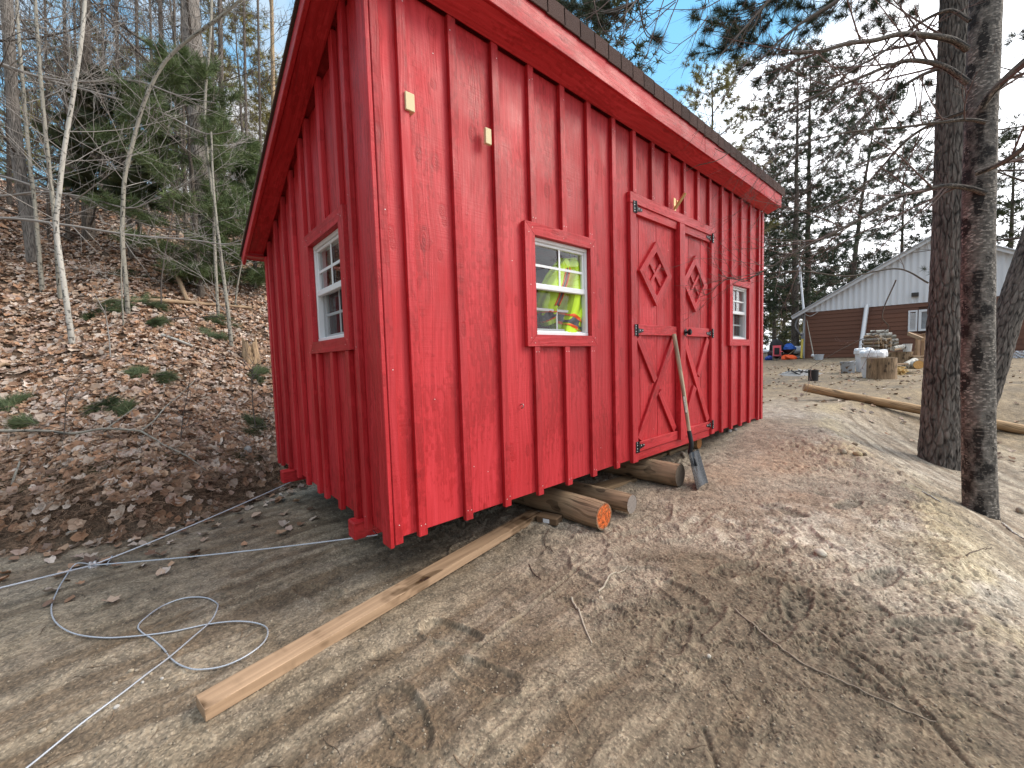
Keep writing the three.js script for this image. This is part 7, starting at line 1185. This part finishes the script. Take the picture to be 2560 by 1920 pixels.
// sticks, logs and the stump on the slope
{
  const stick = (name, label, cat, pts, r0, r1, mat, fork) => { const o = thing(name, label, cat, hit(...pts[0])), f = (L, a, b, n) => { const P = spline(L.map(q => { const p = hit(q[0], q[1]); p.y += (q[2] ?? 0.02); return p; }), 24); new MB().tube(P, rampR(24, a, b), 8, { cap0: true, cap1: true, rf: (x, s) => 1 + 0.2 * (fbm(Math.cos(x) + s * 6, Math.sin(x), 2, 4) - 0.5) }).build(n, mat, o); }; f(pts, r0, r1, 'stem'); (fork || []).forEach(L => f(L, r1 * 0.9, r1 * 0.4, 'fork')); return o; };
  const zB = (x, y, l) => [x * 0.43403, 600 + y * 0.43403, l], grey = new THREE.MeshStandardMaterial({ map: tLog, roughness: 0.9, color: lin(1.25, 1.3, 1.4) });
  stick('fallen_branch', 'long grey forked branch lying across the lower slope', 'branch', [zB(-260, 1120, 0.05), zB(0, 1135, 0.05), zB(250, 1142, 0.06), zB(430, 1150, 0.05), zB(600, 1136, 0.07), zB(820, 1142, 0.06)], 0.013, 0.008, poplarM, [[zB(815, 1142, 0.06), zB(880, 1090, 0.06), zB(960, 1010, 0.08), zB(1050, 930, 0.08), zB(1140, 850, 0.1)], [zB(815, 1142, 0.06), zB(900, 1185, 0.05), zB(975, 1222, 0.04), zB(1050, 1210, 0.04)], [zB(975, 1222, 0.04), zB(1090, 1280, 0.04), zB(1190, 1355, 0.04)], [zB(600, 1136, 0.05), zB(700, 1080, 0.08), zB(800, 1020, 0.1)]]);
  stick('fallen_log', 'thin grey fallen log lying across the slope behind the curved tree', 'log', [zB(550, 368, 0.04), zB(700, 370, 0.04), zB(900, 366, 0.04), zB(1200, 385, 0.04), zB(1450, 405, 0.04)], 0.035, 0.022, grey);
  stick('broken_branch', 'pale broken branch leaning by the foot of the tall pine', 'branch', [zB(990, 240, 0.5), zB(1030, 300, 0.25), zB(1080, 362, 0.03)], 0.035, 0.028, grey, [[zB(1010, 270, 0.35), zB(980, 250, 0.45), zB(930, 240, 0.4)]]);
  stick('broken_branch', 'short yellowish stick lying on the leaves in mid slope', 'branch', [zB(935, 562, 0.03), zB(1020, 595, 0.04), zB(1112, 626, 0.03)], 0.02, 0.014, birchM);
  stick('broken_branch', 'dark stick lying above the yellowish one', 'branch', [zB(880, 505, 0.03), zB(980, 480, 0.05), zB(1090, 458, 0.03)], 0.012, 0.008, twigM);
  stick('broken_branch', 'pale bare stick slanting at the left edge below the boughs', 'branch', [zB(70, 1425, 0.02), zB(100, 1370, 0.05), zB(120, 1320, 0.06)], 0.008, 0.005, poplarM);
  stick('broken_branch', 'grey stick lying at the far left edge of the slope', 'branch', [zB(-60, 790, 0.03), zB(20, 745, 0.05), zB(60, 735, 0.03)], 0.02, 0.012, grey);
  stick('wood_chip', 'fresh yellow wood chip on the path edge at the left', 'wood chip', [zB(385, 1712, 0.02), zB(415, 1700, 0.025), zB(448, 1690, 0.02)], 0.010, 0.008, birchM);
  const p = hit(628, 905), k = p.dep / FPX, o = thing('rotten_stump', 'pale weathered splintered stump beside the shed corner', 'stump', p);
  new MB().grid((s, t) => { const a = s * 6.2832, n = fbm(Math.cos(a) * 2.5 + 5, Math.sin(a) * 2.5 + t, 3, 6), hgt = 62 * k * (0.55 + 0.75 * fbm(Math.cos(a) * 2 + 2, Math.sin(a) * 2, 3, 16)), r = 17 * k * (1.2 - 0.35 * t) * (0.75 + 0.5 * n) * (t > 0.86 ? 1 - (t - 0.86) * 4 : 1); return p.clone().add(V(Math.cos(a) * r, -0.03 + hgt * Math.min(t / 0.86, 1) - (t > 0.86 ? (t - 0.86) * 0.7 : 0), Math.sin(a) * r)); }, 44, 24, { us: 3, vs: 0.6 }).build('wood', new THREE.MeshStandardMaterial({ map: tLog, bumpMap: tLogB, bumpScale: 0.01, roughness: 0.9, color: lin(1.7, 1.75, 1.8), side: THREE.DoubleSide }), o);
}
// stones on the sand
{
  const r = rnd(701), zD = (x, y) => [1600 + x * 0.43403, 600 + y * 0.43403], cols = [[0.36, 0.30, 0.22], [0.42, 0.40, 0.37], [0.30, 0.25, 0.19]];
  const stone = (u, v, w, h, label, group, c, sunk = 0.25) => { const p = hit(u, v), k = p.dep / FPX, rx = w / 2 * k, ry = h / 2 * k * 1.1, y = groundY(p.x, p.z), q = r() * 6.28, s = r() * 50; const m = new MB().grid((a, b) => { const A = a * 6.2832, B = (b - 0.5) * Math.PI, n = 1 + 0.28 * (fbm(Math.cos(A) * Math.cos(B) * 1.4 + s, Math.sin(B) * 1.4 + Math.sin(A) * Math.cos(B) * 1.4, 3, 5) - 0.5); const x = Math.cos(A) * Math.cos(B) * rx * n, z = Math.sin(A) * Math.cos(B) * rx * 0.75 * n; return V(p.x + x * Math.cos(q) - z * Math.sin(q), y + ry * (1 - sunk * 2) + Math.sin(B) * ry * n, p.z + x * Math.sin(q) + z * Math.cos(q)); }, 20, 12).build('stone', std(...c, 0.85)); tag(m, label, 'stone', group); };
  stone(...zD(1172, 1228), 15, 13, 'rounded tan stone, left of the three beside the prints', null, cols[0]); stone(...zD(1255, 1238), 21, 12, 'long yellowish stone, middle of the three beside the prints', null, [0.44, 0.35, 0.2]); stone(...zD(1294, 1240), 11, 9, 'small dark stone, right of the three beside the prints', null, [0.2, 0.16, 0.11]); stone(...zD(1238, 1180), 12, 8, 'brown stone just behind the three beside the prints', null, [0.24, 0.19, 0.13]);
  stone(2051, 1392, 34, 15, 'smooth long pale stone on the drying sand right of the shovel', null, [0.46, 0.41, 0.33]); stone(1772, 1648, 11, 10, 'small whitish pebble in the foreground sand', null, [0.5, 0.45, 0.38]);
  stone(1502, 1497, 13, 11, 'tan pebble beside the foreground twig', null, [0.42, 0.34, 0.25]);
  stone(620, 1132, 22, 20, 'grey stone at the bank under the side wall', null, [0.30, 0.29, 0.28]); stone(1824, 1078, 12, 8, 'pale stone under the far shed corner, left', null, cols[1]); stone(1838, 1074, 11, 7, 'pale stone under the far shed corner, right', null, cols[1]); stone(2550, 1283, 18, 16, 'round grey stone on the side slope at the right edge', null, cols[2]);
  for (const [x, y, w] of [[755, 1110, 13], [788, 1104, 9], [870, 1128, 8], [822, 1176, 9], [665, 1186, 11], [935, 1157, 9], [673, 1325, 13], [702, 1293, 10], [1563, 805, 6], [1315, 955, 7], [590, 1245, 7], [250, 1465, 14]]) stone(x * 0.43403, 1200 + y * 0.43403, w, w * 0.7, 'small pebble pressed into the sand near the cable loops', 'pebbles near the cable loops', cols[Math.floor(r() * 3)]);
  // sand crumbs and clods
  const cg = new THREE.IcosahedronGeometry(1, 0), M = [], C = []; for (let k = 0; k < 9000; k++) { const d = 0.9 + 5 * Math.pow(r(), 1.5), an = -41.272 * D2R + (r() - 0.5) * 1.9, x = CAM.x - d * Math.sin(an), z = CAM.z - d * Math.cos(an); if (hillT(x, z) > -0.05 || fbm(x * 3, z * 3, 3, 720) < 0.42) continue; const s = 0.0012 + 0.0040 * Math.pow(r(), 3); M.push(orient(V(r() - 0.5, 1, r() - 0.5), r, V(x, groundY(x, z) + s * 0.3, z), s)); const w = 0.7 + 0.6 * r(); C.push(lin(0.25 * w, 0.205 * w, 0.15 * w)); }
  tag(inst('sand_crumbs', cg, new THREE.MeshStandardMaterial({ roughness: 0.95 }), M, C), 'small crumbs and clods of sand on the path', 'sand');
  // fine roots, twigs and stray needles
  const tg = (() => { const mb = new MB(); mb.tube(spline([V(0, 0, 0), V(0.3, 0.02, 0.03), V(0.65, 0.03, -0.04), V(1, 0, 0.02)], 8), [0.02, 0.02, 0.019, 0.018, 0.017, 0.015, 0.013, 0.011, 0.008], 4, {}); return mb.geo(null); })(), TM = [], TC = [];
  for (let k = 0; k < 1000; k++) { const d = 1 + 7 * Math.pow(r(), 1.3), an = -41.272 * D2R + (r() - 0.5) * 1.9, x = CAM.x - d * Math.sin(an), z = CAM.z - d * Math.cos(an); if (hillT(x, z) > -0.02) continue; const a = r() * 6.28, s = 0.03 + 0.09 * r() * r(), m = basis(V(Math.cos(a) * s, 0, Math.sin(a) * s), V(0, s * 0.7, 0), V(-Math.sin(a) * s, 0, Math.cos(a) * s), V(x, groundY(x, z) + 0.001, z)); TM.push(m); const w = 0.5 + r(); TC.push(lin(0.16 * w, 0.11 * w, 0.07 * w)); }
  tag(inst('twig_litter', tg, new THREE.MeshStandardMaterial({ roughness: 0.9 }), TM, TC), 'stray rootlets and twigs scattered on the sand', 'twigs');
  const tw = (label, L, r0, mat) => { const P = spline(L.map(([u, v]) => { const p = hit(u, v); return p; }), 40); for (const p of P) p.y = Math.max(groundY(p.x, p.z), groundY(p.x + 0.012, p.z), groundY(p.x, p.z + 0.012)) + r0 * 0.6; tag(new MB().tube(P, rampR(40, r0, r0 * 0.5), 7, { cap0: true, cap1: true, rf: (x, s) => 1 + 0.35 * (fbm(Math.cos(x) + s * 30, Math.sin(x), 2, 4) - 0.5) }).build('twig', mat), label, 'twig'); };
  const zE = (x, y) => [960 + x * 0.30741, 1300 + y * 0.30741], pale = std(0.36, 0.31, 0.24, 0.85), darkT = std(0.10, 0.07, 0.05, 0.9);
  tw('pale curved stick lying in front of the logs', [zE(1745, 588), zE(1800, 530), zE(1835, 470), zE(1900, 425), zE(1985, 375)], 0.0055, pale);
  tw('dark bent rootlet below the orange-ended log', [zE(1345, 105), zE(1312, 160), zE(1312, 215), zE(1380, 280)], 0.004, darkT);
  tw('sand-coated straight twig in the middle foreground', [zE(1525, 635), zE(1580, 740), zE(1640, 890), zE(1690, 1000)], 0.0055, pale);
  tw('short dark twig left of the sand-coated twig', [zE(1180, 362), zE(1212, 420), zE(1280, 480)], 0.004, darkT);
  tw('long pale root in the right foreground', [[1838, 1525], [1900, 1578], [2000, 1655], [2120, 1715], [2230, 1765], [2340, 1810]], 0.004, std(0.24, 0.19, 0.14, 0.9));
  tw('thin forked dark twig on the right sand edge', [[2415, 1395], [2445, 1380], [2480, 1368]], 0.003, darkT);
  tw('pale dry root on the right sand', [[2180, 1335], [2198, 1322], [2203, 1300]], 0.003, pale);
  tw('yellow splinter of wood on the crest of the bank', [[2305, 1230], [2330, 1244], [2352, 1258]], 0.007, birchM);
  tw('light stick on the side slope at the right edge', [[2505, 1310], [2530, 1330], [2570, 1355]], 0.008, birchM);
}
renderer.render(scene, camera);
